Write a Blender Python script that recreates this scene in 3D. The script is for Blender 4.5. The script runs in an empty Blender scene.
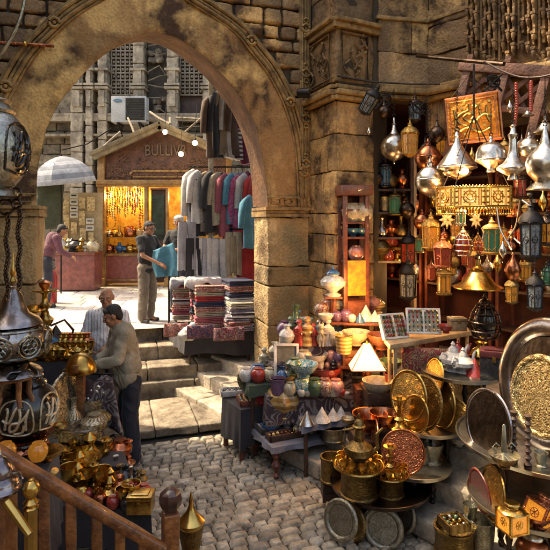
import bpy, bmesh, math, random
import numpy as np
from mathutils import Vector, Matrix, noise, Euler
R = math.radians
PI = math.pi
rnd = random.Random(11)
scene = bpy.context.scene
COL = scene.collection
CAMH, F, HOR = 2.6, 528.0, 220.0

# ------------------------------------------------------------------ pixel -> place helpers
def W(px, py, Y):
    return Vector(((px-275)/F*Y, Y, CAMH-(py-HOR)/F*Y))
def G(px, py, z):
    Y = (CAMH-z)*F/(py-HOR)
    return Vector(((px-275)/F*Y, Y, z))
SA = Vector((-1.09, 7.19)); SD = Vector((.62, -.786)).normalized(); SP = Vector((.786, .62)).normalized()
def S(s, q, z=0):
    p = SA+SD*s+SP*q
    return Vector((p.x, p.y, z))
def Yq(px, q):
    k = (px-275)/F
    return (q-SP.x*1.09+SP.y*7.19)/(SP.x*k+SP.y)
def PQ(px, py, q):
    return W(px, py, Yq(px, q))
SROT = math.atan2(SD.y, SD.x)

# ------------------------------------------------------------------ materials
MATS = {}
def nn(nt, t, **kw):
    n = nt.nodes.new(t)
    for k, v in kw.items():
        setattr(n, k, v)
    return n
def ramp(nt, stops):
    r = nn(nt, 'ShaderNodeValToRGB')
    e = r.color_ramp.elements
    e[0].position, e[0].color = stops[0][0], (*stops[0][1], 1)
    e[1].position, e[1].color = stops[-1][0], (*stops[-1][1], 1)
    for p, c in stops[1:-1]:
        x = e.new(p); x.color = (*c, 1)
    return r
def mul(c, k):
    return tuple(min(1, x*k) for x in c)
def mat(name, col, rough=.6, metal=0., col2=None, vs=3., bump=.2, bs=30., engrave=0., es=8., ecol=None, patch=None, ps=1.2, spec=.5, emit=None, es_=0., trans=0., stripes=None, coat=0., lo=.35, hi=.65, dist=.01, sheen=0., isl=0.):
    if name in MATS:
        return MATS[name]
    m = bpy.data.materials.new(name); m.use_nodes = True
    nt = m.node_tree; L = nt.links
    b = nt.nodes['Principled BSDF']
    tc = nn(nt, 'ShaderNodeTexCoord')
    n1 = nn(nt, 'ShaderNodeTexNoise'); n1.inputs['Scale'].default_value = vs; n1.inputs['Detail'].default_value = 7; n1.inputs['Roughness'].default_value = .65
    L.new(tc.outputs['Object'], n1.inputs['Vector'])
    col2 = col2 or mul(col, .55)
    r = ramp(nt, [(lo, col2), (hi, col)])
    L.new(n1.outputs['Fac'], r.inputs['Fac'])
    c = r.outputs['Color']
    def mix(fac, a, bb):
        x = nn(nt, 'ShaderNodeMix', data_type='RGBA')
        L.new(fac, x.inputs['Factor'])
        for s, v in ((6, a), (7, bb)):
            if isinstance(v, tuple): x.inputs[s].default_value = (*v, 1)
            else: L.new(v, x.inputs[s])
        return x.outputs[2]
    if patch:
        mpn = nn(nt, 'ShaderNodeMapping'); mpn.inputs['Scale'].default_value = (1, 1, .45); L.new(tc.outputs['Object'], mpn.inputs['Vector'])
        n3 = nn(nt, 'ShaderNodeTexNoise'); n3.inputs['Scale'].default_value = ps; n3.inputs['Detail'].default_value = 5; n3.inputs['Distortion'].default_value = .6
        L.new(mpn.outputs[0], n3.inputs['Vector'])
        r3 = ramp(nt, [(.47, (0, 0, 0)), (.58, (1, 1, 1))]); L.new(n3.outputs['Fac'], r3.inputs['Fac'])
        c = mix(r3.outputs['Color'], c, patch)
    n2 = nn(nt, 'ShaderNodeTexNoise'); n2.inputs['Scale'].default_value = bs; n2.inputs['Detail'].default_value = 6
    L.new(tc.outputs['Object'], n2.inputs['Vector'])
    h = n2.outputs['Fac']
    if stripes:     # list of (position, colour) along one axis, repeated
        axis, freq, stops = stripes
        sx = nn(nt, 'ShaderNodeSeparateXYZ'); L.new(tc.outputs['Object'], sx.inputs[0])
        mm = nn(nt, 'ShaderNodeMath', operation='MULTIPLY'); L.new(sx.outputs[axis], mm.inputs[0]); mm.inputs[1].default_value = freq
        ad = nn(nt, 'ShaderNodeMath', operation='ADD'); L.new(mm.outputs[0], ad.inputs[0]); ad.inputs[1].default_value = 100
        fr = nn(nt, 'ShaderNodeMath', operation='FRACT'); L.new(ad.outputs[0], fr.inputs[0])
        rs = ramp(nt, stops); rs.color_ramp.interpolation = 'CONSTANT'; L.new(fr.outputs[0], rs.inputs[0])
        x = nn(nt, 'ShaderNodeMix', data_type='RGBA', blend_type='MULTIPLY'); x.inputs['Factor'].default_value = .5
        L.new(rs.outputs[0], x.inputs[6]); L.new(c, x.inputs[7]); c = x.outputs[2]
    if engrave:
        def M_(op, x, y=None, z=None):
            k_ = nn(nt, 'ShaderNodeMath', operation=op)
            for i_, q_ in enumerate((x, y, z)):
                if q_ is None: continue
                if isinstance(q_, (int, float)): k_.inputs[i_].default_value = q_
                else: L.new(q_, k_.inputs[i_])
            return k_.outputs[0]
        nd = nn(nt, 'ShaderNodeTexNoise'); nd.inputs['Scale'].default_value = es*.55; nd.inputs['Detail'].default_value = 1.; nd.inputs['Distortion'].default_value = .9
        L.new(tc.outputs['Object'], nd.inputs['Vector'])
        if metal > .3:       # rosette bands round the axis, mixed with scrolls
            sx = nn(nt, 'ShaderNodeSeparateXYZ'); L.new(tc.outputs['Object'], sx.inputs[0])
            th = M_('ARCTAN2', sx.outputs[1], sx.outputs[0]); rr_ = M_('SQRT', M_('ADD', M_('MULTIPLY', sx.outputs[0], sx.outputs[0]), M_('MULTIPLY', sx.outputs[1], sx.outputs[1])))
            rz_ = M_('ADD', M_('MULTIPLY', rr_, es*2.6), M_('MULTIPLY', sx.outputs[2], es*2.2))
            a_ = M_('SINE', M_('ADD', M_('MULTIPLY', th, float(round(es*1.6))), M_('MULTIPLY', M_('SINE', rz_), 2.4)))
            b_ = M_('SINE', M_('MULTIPLY', rz_, 2.1))
            v_ = M_('ADD', M_('MULTIPLY', a_, b_), M_('MULTIPLY', M_('SINE', M_('MULTIPLY', nd.outputs['Fac'], 60.)), .45))
            v_ = M_('MULTIPLY_ADD', v_, .5, .5)
            re = ramp(nt, [(.22, (0, 0, 0)), (.42, (1, 1, 1))])
        else:
            v_ = M_('MULTIPLY_ADD', M_('SINE', M_('MULTIPLY', nd.outputs['Fac'], 48.)), .5, .5)
            re = ramp(nt, [(.18, (0, 0, 0)), (.4, (1, 1, 1))])
        L.new(v_, re.inputs['Fac'])
        c = mix(re.outputs['Color'], ecol or mul(col, .12), c)
        ma = nn(nt, 'ShaderNodeMath', operation='MULTIPLY_ADD'); L.new(re.outputs['Color'], ma.inputs[0]); ma.inputs[1].default_value = engrave; L.new(h, ma.inputs[2]); h = ma.outputs[0]
    if isl:
        gi = nn(nt, 'ShaderNodeNewGeometry'); ri = ramp(nt, [(0, (1-isl, 1-isl, 1-isl*.95)), (.5, (1, .97, .92)), (1, (1+isl*.5, 1+isl*.5, 1+isl*.55))]); L.new(gi.outputs['Random Per Island'], ri.inputs['Fac'])
        xi = nn(nt, 'ShaderNodeMix', data_type='RGBA', blend_type='MULTIPLY'); xi.inputs['Factor'].default_value = 1
        L.new(c, xi.inputs[6]); L.new(ri.outputs[0], xi.inputs[7]); c = xi.outputs[2]
    # fine colour grain
    g = nn(nt, 'ShaderNodeMix', data_type='RGBA', blend_type='MULTIPLY'); g.inputs['Factor'].default_value = .6
    rg = ramp(nt, [(.25, (.45, .45, .45)), (.7, (1.15, 1.15, 1.15))]); L.new(n2.outputs['Fac'], rg.inputs['Fac'])
    L.new(c, g.inputs[6]); L.new(rg.outputs['Color'], g.inputs[7]); c = g.outputs[2]
    L.new(c, b.inputs['Base Color'])
    bp = nn(nt, 'ShaderNodeBump'); bp.inputs['Strength'].default_value = min(1, bump); bp.inputs['Distance'].default_value = dist
    L.new(h, bp.inputs['Height']); L.new(bp.outputs['Normal'], b.inputs['Normal'])
    rr = nn(nt, 'ShaderNodeMapRange'); rr.inputs['To Min'].default_value = min(1, rough*1.35); rr.inputs['To Max'].default_value = rough*.75
    L.new(n1.outputs['Fac'], rr.inputs['Value']); L.new(rr.outputs[0], b.inputs['Roughness'])
    b.inputs['Metallic'].default_value = metal
    b.inputs['Specular IOR Level'].default_value = spec
    b.inputs['Transmission Weight'].default_value = trans
    b.inputs['Coat Weight'].default_value = coat
    if sheen: b.inputs['Sheen Weight'].default_value = sheen
    if emit:
        b.inputs['Emission Color'].default_value = (*emit, 1); b.inputs['Emission Strength'].default_value = es_
    MATS[name] = m
    return m

stone = mat('stone_gold', (.68, .41, .16), .85, col2=(.075, .038, .016), vs=2.6, bump=1., bs=34, patch=(.27, .165, .08), ps=1.1, lo=.40, hi=.58, dist=.024, isl=0.38)
stone2 = mat('stone_brown', (.38, .22, .085), .85, col2=(.055, .03, .014), vs=3.2, bump=1., bs=18, patch=(.22, .13, .055), ps=1.6, dist=.03, isl=0.38)
stonel = mat('stone_jamb', (.68, .50, .26), .85, col2=(.11, .062, .026), vs=2.1, bump=1., bs=30, patch=(.40, .26, .11), ps=1.1, dist=.03, isl=0.38)
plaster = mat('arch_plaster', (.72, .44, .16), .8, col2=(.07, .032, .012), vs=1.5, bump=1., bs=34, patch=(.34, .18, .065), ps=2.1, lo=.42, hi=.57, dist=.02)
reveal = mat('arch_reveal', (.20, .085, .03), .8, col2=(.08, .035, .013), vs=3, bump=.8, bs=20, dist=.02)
mould = mat('carved_moulding', (.44, .27, .10), .75, col2=(.13, .075, .03), vs=6, bump=.9, bs=40)
mortar = mat('mortar', (.08, .055, .03), .95, bump=.6)
greystone = mat('grey_limestone', (.40, .335, .24), .9, col2=(.10, .082, .06), vs=1.8, bump=1., bs=11, patch=(.24, .20, .15), ps=.8, dist=.04, isl=0.38)
stepstone = mat('step_stone', (.38, .32, .23), .8, col2=(.12, .09, .06), vs=4, bump=.8, bs=25, dist=.015, isl=0.2)
cobble = mat('cobble_stone', (.47, .42, .33), .6, col2=(.20, .165, .12), vs=7, bump=.8, bs=35, dist=.012, isl=0.45)
dirt = mat('joint_dirt', (.05, .042, .032), .95, bump=.5)
plazam = mat('plaza_paving', (.62, .585, .53), .75, col2=(.36, .33, .29), vs=1.6, bump=.5, bs=12, isl=0.15)
woodo = mat('railing_wood', (.36, .125, .035), .38, col2=(.10, .032, .012), vs=9, bump=.6, bs=50, coat=.3)
woodr = mat('red_wood', (.26, .065, .03), .4, col2=(.07, .02, .012), vs=6, bump=.4, bs=40, coat=.2)
woodd = mat('dark_wood', (.09, .04, .022), .5, col2=(.03, .015, .01), vs=6, bump=.5, bs=40)
woodg = mat('gold_wood', (.42, .24, .08), .4, col2=(.16, .08, .03), vs=4, bump=.4, bs=25, metal=.2)
woodl = mat('light_wood', (.52, .36, .2), .5, col2=(.26, .16, .08), vs=5, bump=.3, bs=30)
silver = mat('silver', (.84, .80, .73), .24, 1, col2=(.42, .36, .29), vs=2.2, bump=.08, bs=7, dist=.02)
silverd = mat('dark_silver', (.42, .38, .36), .28, 1, col2=(.12, .09, .08), vs=3, bump=.4, bs=12, engrave=1., es=5, dist=.02)
pewter = mat('pewter', (.46, .45, .38), .36, 1, col2=(.20, .19, .14), vs=2, bump=.4, bs=14, engrave=.35, es=9, ecol=(.25, .24, .19))
brass = mat('brass', (.80, .53, .16), .24, 1, col2=(.30, .15, .035), vs=2.5, bump=.14, bs=12)
pewterp = mat('plain_pewter', (.50, .48, .42), .34, 1, col2=(.2, .18, .14), vs=3, bump=.3, bs=16)
blackg = mat('glossy_black_metal', (.05, .04, .035), .16, .6, col2=(.012, .01, .01), vs=3, bump=.2, bs=8, coat=.5)
creamm = mat('pale_inlay', (.72, .62, .45), .35, .5, col2=(.4, .3, .18), vs=8)
brasse = mat('engraved_brass', (.83, .56, .19), .27, 1, col2=(.42, .24, .07), vs=2.5, bump=.5, bs=20, engrave=.5, es=8, ecol=(.45, .25, .07))
brassp = mat('pale_engraved_brass', (.72, .60, .34), .35, 1, col2=(.34, .26, .12), vs=4, bump=.9, bs=20, engrave=1., es=11, ecol=(.14, .09, .04))
silvere = mat('engraved_silver', (.78, .71, .55), .33, 1, col2=(.4, .33, .2), vs=3, bump=.8, bs=20, engrave=.8, es=10, ecol=(.2, .15, .1))
brassd = mat('old_brass', (.36, .25, .10), .38, 1, col2=(.12, .075, .03), vs=3, bump=.5, bs=14, engrave=.25, es=7, ecol=(.22, .14, .05))
copper = mat('copper', (.70, .27, .13), .26, 1, col2=(.28, .08, .04), vs=2.5, bump=.15, bs=9)
coppere = mat('engraved_copper', (.62, .24, .12), .3, 1, col2=(.30, .09, .045), vs=3, bump=.7, bs=12, engrave=.5, es=7, ecol=(.28, .08, .04))
iron = mat('black_iron', (.035, .03, .028), .4, .8, bump=.3)
grime = mat('dark_bronze', (.14, .10, .075), .3, 1, col2=(.04, .025, .02), vs=2, bump=.4, bs=8)
gunm = mat('polished_dark_metal', (.62, .55, .52), .22, 1, col2=(.13, .10, .10), vs=1.3, bump=.3, bs=8)
plaquem = mat('copper_plaque', (1.0, .36, .03), .42, .45, col2=(.42, .11, .012), vs=9, bump=1., bs=30, dist=.02)
def cer(name, c, c2=None, **k):
    return mat(name, c, k.pop('rough', .22), col2=c2 or mul(c, .6), vs=k.pop('vs', 3), bump=.15, bs=12, coat=.4, **k)
cw = cer('white_ceramic', (.74, .70, .63)); cc = cer('cream_ceramic', (.62, .52, .34)); cr = cer('red_ceramic', (.45, .05, .04)); cg = cer('green_ceramic', (.10, .17, .09))
cb = cer('blue_ceramic', (.05, .17, .36)); ct = cer('turquoise_patterned_ceramic', (.10, .38, .46), engrave=.5, es=4, ecol=(.7, .65, .5)); ck = cer('black_ceramic', (.03, .03, .035))
cp = cer('pink_ceramic', (.55, .26, .22)); cm = cer('mottled_ceramic', (.55, .48, .36), (.2, .06, .05), engrave=.5, es=4, ecol=(.25, .05, .04)); cpp = cer('purple_ceramic', (.2, .1, .2)); cgd = cer('golden_swirl_ceramic', (.72, .48, .18), stripes=(2, 5., [(0, (.8, .6, .3)), (.5, (.45, .27, .1))]))
gg = cer('green_glass', (.02, .12, .07), (.005, .03, .02), vs=7, emit=(.1, .5, .25), es_=.03); gr = cer('red_glass', (.24, .02, .012), (.04, .006, .004), vs=7, emit=(.9, .1, .04), es_=.04); ga = cer('amber_glass', (.50, .17, .02), (.10, .03, .006), vs=7, emit=(1, .4, .05), es_=.05); gal = cer('lit_amber_glass', (.70, .28, .03), (.22, .05, .01), vs=9, emit=(1, .38, .05), es_=.16)
gw = cer('frosted_pane', (.22, .25, .27), (.05, .06, .07), vs=6); gb = cer('blue_glass', (.04, .16, .28))
lit = mat('lit_shade', (.9, .75, .5), .7, emit=(1, .55, .2), es_=1.15); bulb = mat('lit_bulb', (1, .9, .7), .5, emit=(1, .8, .48), es_=26.)
litp = mat('lit_panel', (.9, .6, .3), .6, col2=(.5, .12, .04), vs=22, emit=(1, .42, .13), es_=.45, engrave=.5, es=60, ecol=(.4, .03, .01))
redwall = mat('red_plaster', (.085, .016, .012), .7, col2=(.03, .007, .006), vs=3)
marble = mat('red_marble', (.30, .09, .07), .35, col2=(.16, .045, .04), vs=9, bump=.1, bs=30)
skinm = mat('skin', (.42, .20, .11), .55, col2=(.33, .14, .075), vs=9, bump=.15, bs=60, dist=.002)
hairm = mat('black_hair', (.015, .012, .01), .6, bump=.8, bs=120, dist=.01); hairw = mat('white_hair', (.6, .58, .55), .7, bump=.8, bs=100, dist=.01); hairg = mat('grey_hair', (.2, .17, .15), .7, bump=.6, bs=100, dist=.01)
def cloth(name, c, c2=None, **k):
    return mat(name, c, k.pop('rough', .9), col2=c2 or mul(c, .6), vs=k.pop('vs', 5), bump=k.pop('bump', .5), bs=k.pop('bs', 60), dist=.006, sheen=.1, **k)

# ------------------------------------------------------------------ mesh builder
class MB:
    def __init__(s):
        s.v, s.f, s.mi = [], [], []; s.T = Matrix.Identity(4); s.m = 0
    def add(s, vs, fs):
        o = len(s.v); T = s.T
        s.v += [tuple(T @ Vector(p)) for p in vs]
        s.f += [tuple(i+o for i in f) for f in fs]; s.mi += [s.m]*len(fs)
        return s
    def box(s, c, size, rz=0, rot=None):
        a, b, d = (x/2 for x in size)
        M = Matrix.Translation(Vector(c)) @ (rot.to_matrix().to_4x4() if rot else Matrix.Rotation(rz, 4, 'Z'))
        vs = [M @ Vector((x, y, z)) for z in (-d, d) for (x, y) in ((-a, -b), (a, -b), (a, b), (-a, b))]
        return s.add(vs, [(3, 2, 1, 0), (4, 5, 6, 7), (0, 1, 5, 4), (1, 2, 6, 5), (2, 3, 7, 6), (3, 0, 4, 7)])
    def lathe(s, prof, n=20, M=None, fl=0., lobes=0, ph=0.):
        vs, fs = [], []
        for (r, z) in prof:
            for i in range(n):
                a = 2*PI*i/n+ph
                rr = r*(1+fl*math.cos(lobes*a)) if lobes else r
                p = Vector((rr*math.cos(a), rr*math.sin(a), z))
                vs.append(M @ p if M else p)
        for k in range(len(prof)-1):
            for i in range(n):
                j = (i+1) % n
                fs.append((k*n+i, k*n+j, (k+1)*n+j, (k+1)*n+i))
        if prof[0][0] > 1e-4: fs.append(tuple(range(n-1, -1, -1)))
        if prof[-1][0] > 1e-4: fs.append(tuple((len(prof)-1)*n+i for i in range(n)))
        return s.add(vs, fs)
    def tube(s, pts, r, n=6, closed=False):
        pts = [Vector(p) for p in pts]; N = len(pts)
        rs = r if isinstance(r, (list, tuple)) else [r]*N
        vs, fs = [], []
        up = Vector((0, 0, 1))
        for i, p in enumerate(pts):
            t = (pts[(i+1) % N]-pts[i-1]) if closed else (pts[min(i+1, N-1)]-pts[max(i-1, 0)])
            if t.length < 1e-9: t = Vector((0, 0, 1))
            t.normalize()
            a = t.cross(up)
            if a.length < 1e-3: a = t.cross(Vector((1, 0, 0)))
            a.normalize(); b = a.cross(t)
            for k in range(n):
                an = 2*PI*k/n
                vs.append(p+(a*math.cos(an)+b*math.sin(an))*rs[i])
        for i in range(N if closed else N-1):
            for k in range(n):
                k2 = (k+1) % n; i2 = (i+1) % N
                fs.append((i*n+k, i*n+k2, i2*n+k2, i2*n+k))
        if not closed:
            fs.append(tuple(range(n-1, -1, -1))); fs.append(tuple((N-1)*n+k for k in range(n)))
        return s.add(vs, fs)
    def ring(s, c, R_, r, axis='Z', n=20, m=6, sx=1, sy=1):
        pts = []
        for i in range(n):
            a = 2*PI*i/n; x, y = R_*math.cos(a)*sx, R_*math.sin(a)*sy
            pts.append(Vector(c)+{'Z': Vector((x, y, 0)), 'Y': Vector((x, 0, y)), 'X': Vector((0, x, y))}[axis])
        return s.tube(pts, r, m, True)
    def ball(s, c, r, n=14, sc=(1, 1, 1)):
        k = max(5, n//2)
        prof = [(math.sin(PI*i/k), -math.cos(PI*i/k)) for i in range(k+1)]
        prof[0] = (0.0001, -1); prof[-1] = (.0001, 1)
        return s.lathe([(a, b) for a, b in prof], n, Matrix.Translation(Vector(c)) @ Matrix.Diagonal((r*sc[0], r*sc[1], r*sc[2], 1)))
    def prism(s, poly, z0, z1):      # poly in XY
        n = len(poly)
        vs = [(x, y, z0) for x, y in poly]+[(x, y, z1) for x, y in poly]
        return s.add(vs, [tuple(range(n-1, -1, -1)), tuple(range(n, 2*n))]+[(i, (i+1) % n, (i+1) % n+n, i+n) for i in range(n)])
    def rough(s, c, size, rz=0, r=.02, amp=.008, cell=.08, nf=6., M=None):
        h = [x/2 for x in size]; r = min(r, *(x*.98 for x in h))
        M = M or (Matrix.Translation(Vector(c)) @ Matrix.Rotation(rz, 4, 'Z'))
        seed = Vector((c[0]*3.1, c[1]*2.7, c[2]*1.9)) if c is not None else Vector((0, 0, 0))
        for ax in range(3):
            a, b = (ax+1) % 3, (ax+2) % 3
            na = max(2, min(14, int(size[a]/cell)+2)); nb = max(2, min(14, int(size[b]/cell)+2))
            def params(n, hh):
                e = r/hh*1. if hh > 0 else .1
                base = [-1, -1+e*.4, -1+e]+[(-1+e)+(2-2*e)*i/n for i in range(1, n)]+[1-e, 1-e*.4, 1]
                return base
            A, B = params(na, h[a]), params(nb, h[b])
            for sg in (-1, 1):
                vs, fs = [], []
                for u in A:
                    for v in B:
                        p = [0, 0, 0]; p[ax] = sg*h[ax]; p[a] = u*h[a]; p[b] = v*h[b]
                        p = Vector(p)
                        q = Vector([max(-h[i]+r, min(h[i]-r, p[i])) for i in range(3)])
                        d = p-q
                        d.normalize()
                        nz = noise.noise((p+seed)*nf)+.5*noise.noise((p+seed)*nf*2.7)+.28*noise.noise((p+seed)*nf*6.5)
                        vs.append(M @ (q+d*(r+nz*amp)))
                n2 = len(B)
                for i in range(len(A)-1):
                    for j in range(n2-1):
                        q4 = (i*n2+j, (i+1)*n2+j, (i+1)*n2+j+1, i*n2+j+1)
                        fs.append(q4 if sg > 0 else q4[::-1])
                s.add(vs, fs)
        return s
    def build(s, name, mats, parent=None, ang=40, bev=0., smooth=True, link=True):
        me = bpy.data.meshes.new(name)
        me.from_pydata(s.v, [], s.f)
        if not isinstance(mats, (list, tuple)): mats = [mats]
        for m in mats: me.materials.append(m)
        if len(mats) > 1: me.polygons.foreach_set('material_index', s.mi)
        if bev or len(s.v) < 500000:
            bm = bmesh.new(); bm.from_mesh(me)
            if bev:
                es = [e for e in bm.edges if len(e.link_faces) == 2 and e.calc_face_angle(0) > .6]
                bmesh.ops.bevel(bm, geom=es, offset=bev, segments=2, affect='EDGES', profile=.6)
            else:
                bmesh.ops.remove_doubles(bm, verts=bm.verts, dist=1e-5)
            bmesh.ops.recalc_face_normals(bm, faces=bm.faces)
            bm.to_mesh(me); bm.free()
        if smooth:
            me.polygons.foreach_set('use_smooth', [True]*len(me.polygons))
            me.set_sharp_from_angle(angle=R(ang))
        o = bpy.data.objects.new(name, me); COL.objects.link(o)
        if parent: o.parent = parent
        return o

def tag(o, label=None, cat=None, group=None, kind=None):
    for k, v in (('label', label), ('category', cat), ('group', group), ('kind', kind)):
        if v: o[k] = v
    return o
def empty(name, loc=(0, 0, 0), rz=0):
    o = bpy.data.objects.new(name, None); COL.objects.link(o); o.location = loc; o.rotation_euler = (0, 0, rz); o.empty_display_size = .05
    return o
def copy_tree(o, parent=None):
    c = o.copy(); COL.objects.link(c); c.parent = parent
    for ch in list(o.children): copy_tree(ch, c)
    return c
def struct(o):
    o['kind'] = 'structure'; return o

PROTO = {}
BUILD = {}
def kind(fn):
    BUILD[fn.__name__] = fn; return fn
def put(k, args, loc, size, label, cat, group=None, rz=0., rot=None, name=None):
    """First use builds the thing; later uses copy it with its parts. size: number or (x, y, z)."""
    key = (k,)+tuple(a if not hasattr(a, 'name') else a.name for a in args)
    if key not in PROTO:
        o = BUILD[k](*args); PROTO[key] = o
    else:
        o = copy_tree(PROTO[key])
    if name and o.name.split('.')[0] != name: o.name = name
    o.location = loc
    o.rotation_euler = rot if rot else (0, 0, rz)
    o.scale = (size,)*3 if isinstance(size, (int, float)) else size
    for q in ('label', 'category', 'group'):
        if q in o: del o[q]
    tag(o, label, cat, group)
    return o
# ------------------------------------------------------------------ arch wall frame
WO = Vector((.45, 7.16)); ang = R(17); WU = Vector((math.cos(ang), math.sin(ang))); WN = Vector((WU.y, -WU.x))
def wp(t, z, w=0.):
    p = WO+WU*t+WN*w
    return Vector((p.x, p.y, z))
def tz(px, py, w=0.):
    k = (px-275)/F; o = WO+WN*w
    t = (k*o.y-o.x)/(WU.x-k*WU.y)
    Y = o.y+t*WU.y
    return t, CAMH-(py-HOR)/F*Y
def catmull(P, n):
    out = []
    for i in range(len(P)-1):
        p0, p1, p2, p3 = P[max(i-1, 0)], P[i], P[i+1], P[min(i+2, len(P)-1)]
        for k in range(n):
            t = k/n
            out.append(tuple(.5*((2*p1[j])+(-p0[j]+p2[j])*t+(2*p0[j]-5*p1[j]+4*p2[j]-p3[j])*t*t+(-p0[j]+3*p1[j]-3*p2[j]+p3[j])*t**3) for j in range(len(p1))))
    out.append(tuple(P[-1]))
    return out
def resample(P, n):
    L = [0]
    for a, b in zip(P, P[1:]): L.append(L[-1]+math.dist(a, b))
    out, j = [], 0
    for i in range(n+1):
        d = L[-1]*i/n
        while j < len(L)-2 and L[j+1] < d: j += 1
        t = (d-L[j])/max(1e-9, L[j+1]-L[j])
        out.append(tuple(P[j][k]+(P[j+1][k]-P[j][k])*t for k in range(len(P[0]))))
    return out
inner_px = [(37, 207), (38, 170), (42, 152), (48, 127), (61, 102), (74, 86), (89, 69), (107, 54), (126, 43), (141, 36), (153, 33), (167, 36), (181, 41), (206, 59), (232, 87), (245, 107), (255, 127), (262, 160), (266, 188), (267, 207)]
outer_px = [(-16, 207), (-14, 160), (-8, 122), (3, 97), (25, 58), (46, 35), (69, 14), (102, -6), (130, -19), (152, -24), (172, -16), (192, -1), (214, 13), (239, 31), (257, 53), (271, 71), (285, 97), (294, 122), (300, 155), (303, 207)]
NA = 96
back_px = [(36, 207), (36, 170), (40, 150), (46, 126), (59, 100), (72, 84), (87, 67), (105, 53), (124, 45), (140, 42), (150, 43), (162, 46), (175, 53), (190, 64), (204, 76), (219, 94), (232, 112), (241, 132), (250, 165), (253, 207)]
IN = resample(catmull([tz(*p) for p in inner_px], 8), NA)
IB = resample(catmull([tz(*p, w=-.72) for p in back_px], 8), NA)
OU = resample(catmull([tz(*p) for p in outer_px], 8), NA)
ZS = 2.76; ZT = 8.2; TL = tz(-16, 207)[0]; JL, JR = IN[0][0], IN[-1][0]; DEP = .72
def build_arch():
    root = empty('stone_arch_gate', wp(-2, 0)); inv = Vector(root.location)
    tag(root, 'big pointed stone archway over the alley steps with carved moulding', 'archway')
    o = lambda v: v-inv
    mb = MB()
    K = 16                                                   # archivolt face with uneven plaster
    vs, fs = [], []
    for k in range(NA+1):
        for j in range(K+1):
            f = j/K
            t = IN[k][0]+(OU[k][0]-IN[k][0])*f; z = IN[k][1]+(OU[k][1]-IN[k][1])*f
            p = Vector((t, z, 0))
            w = .06+.03*noise.fractal(p*2.2, 1, 2, 4)+.008*noise.noise(p*14)-(.02 if j == 0 else 0)
            vs.append(o(wp(t, z, w)))
    for k in range(NA):
        for j in range(K):
            a = k*(K+1)+j; fs.append((a, a+K+1, a+K+2, a+1))
    mb.add(vs, fs); mb.build('archivolt', plaster, root, ang=60)
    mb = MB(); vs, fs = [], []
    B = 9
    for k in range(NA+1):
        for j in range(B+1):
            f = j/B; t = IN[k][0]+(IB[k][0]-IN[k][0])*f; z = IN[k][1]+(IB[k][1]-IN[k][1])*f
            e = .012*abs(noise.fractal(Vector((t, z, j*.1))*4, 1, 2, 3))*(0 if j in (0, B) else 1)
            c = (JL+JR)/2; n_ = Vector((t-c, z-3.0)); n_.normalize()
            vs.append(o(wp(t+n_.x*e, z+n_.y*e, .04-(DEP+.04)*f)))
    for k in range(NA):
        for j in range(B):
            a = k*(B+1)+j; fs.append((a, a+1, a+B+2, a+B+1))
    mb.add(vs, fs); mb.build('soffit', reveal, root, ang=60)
    # backing masonry around the arch ring, front and back
    mb = MB(); vs, fs = [], []
    for w in (0., -DEP):
        for k in range(NA+1):
            t, z = (OU[k] if w == 0 else IB[k])
            c = -1.9
            a = k/NA
            if a < .2: q = (TL-.25 if w == 0 else TL-.25, ZS+(ZT-ZS)*a/.2)
            elif a > .8: q = (.05, ZS+(ZT-ZS)*(1-a)/.2)
            else: q = (TL-.25+(.05-TL+.25)*(a-.2)/.6, ZT)
            vs += [o(wp(t, z, w)), o(wp(q[0], q[1], w))]
    N2 = 2*(NA+1)
    for s_ in (0, N2):
        for k in range(NA):
            a = s_+2*k; fs.append((a, a+2, a+3, a+1))
    for k in range(NA):
        fs.append((2*k+1, 2*k+3, N2+2*k+3, N2+2*k+1))
    mb.add(vs, fs); mb.build('masonry_core', mortar, root, smooth=False)
    # rubble courses
    mb = MB(); rr = random.Random(5)
    z = 2.9
    rz = ang
    while z < 5.95:
        h = rr.uniform(.15, .23); t = TL-.2+rr.uniform(-.2, 0)
        while t < -.03:
            l = rr.uniform(.2, .46)
            if t+l > -.05: l = -.04-t
            if l < .05: break
            cx, cz = t+l/2, z+h/2
            # outside the outer curve?
            ins = False
            for k in range(NA):
                a, b = OU[k], OU[k+1]
                if (a[0]-cx)*(b[0]-cx) <= 0 and cz < max(a[1], b[1])+.02: ins = True
            if not ins:
                p = o(wp(cx, cz, -.04+rr.uniform(0, .03)))
                mb.rough(p, (l-.022, .2, h-.022), rz+rr.uniform(-.02, .02), r=.035, amp=.02, cell=.05, nf=5)
            t += l
        z += h
    mb.build('rubble_masonry', stone, root, ang=60)
    # jambs
    mb = MB()
    def jamb(t0, t1, zs):
        for z0, z1 in zip(zs, zs[1:]):
            c = o(wp((t0+t1)/2, (z0+z1)/2, .03-DEP/2))
            mb.rough(c, (t1-t0, DEP, z1-z0-.012), rz, r=.02, amp=.018, cell=.06, nf=3.2)
    jamb(JR, .07, [0, .45, .82, 1.2, 1.72, 1.98, 2.64]); mb.build('jamb', stonel, root, ang=60)
    mb = MB(); jamb(TL-.25, JL, [0, .5, .95, 1.3, 1.85, 2.64]); mb.build('jamb', stonel, root, ang=60)
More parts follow.
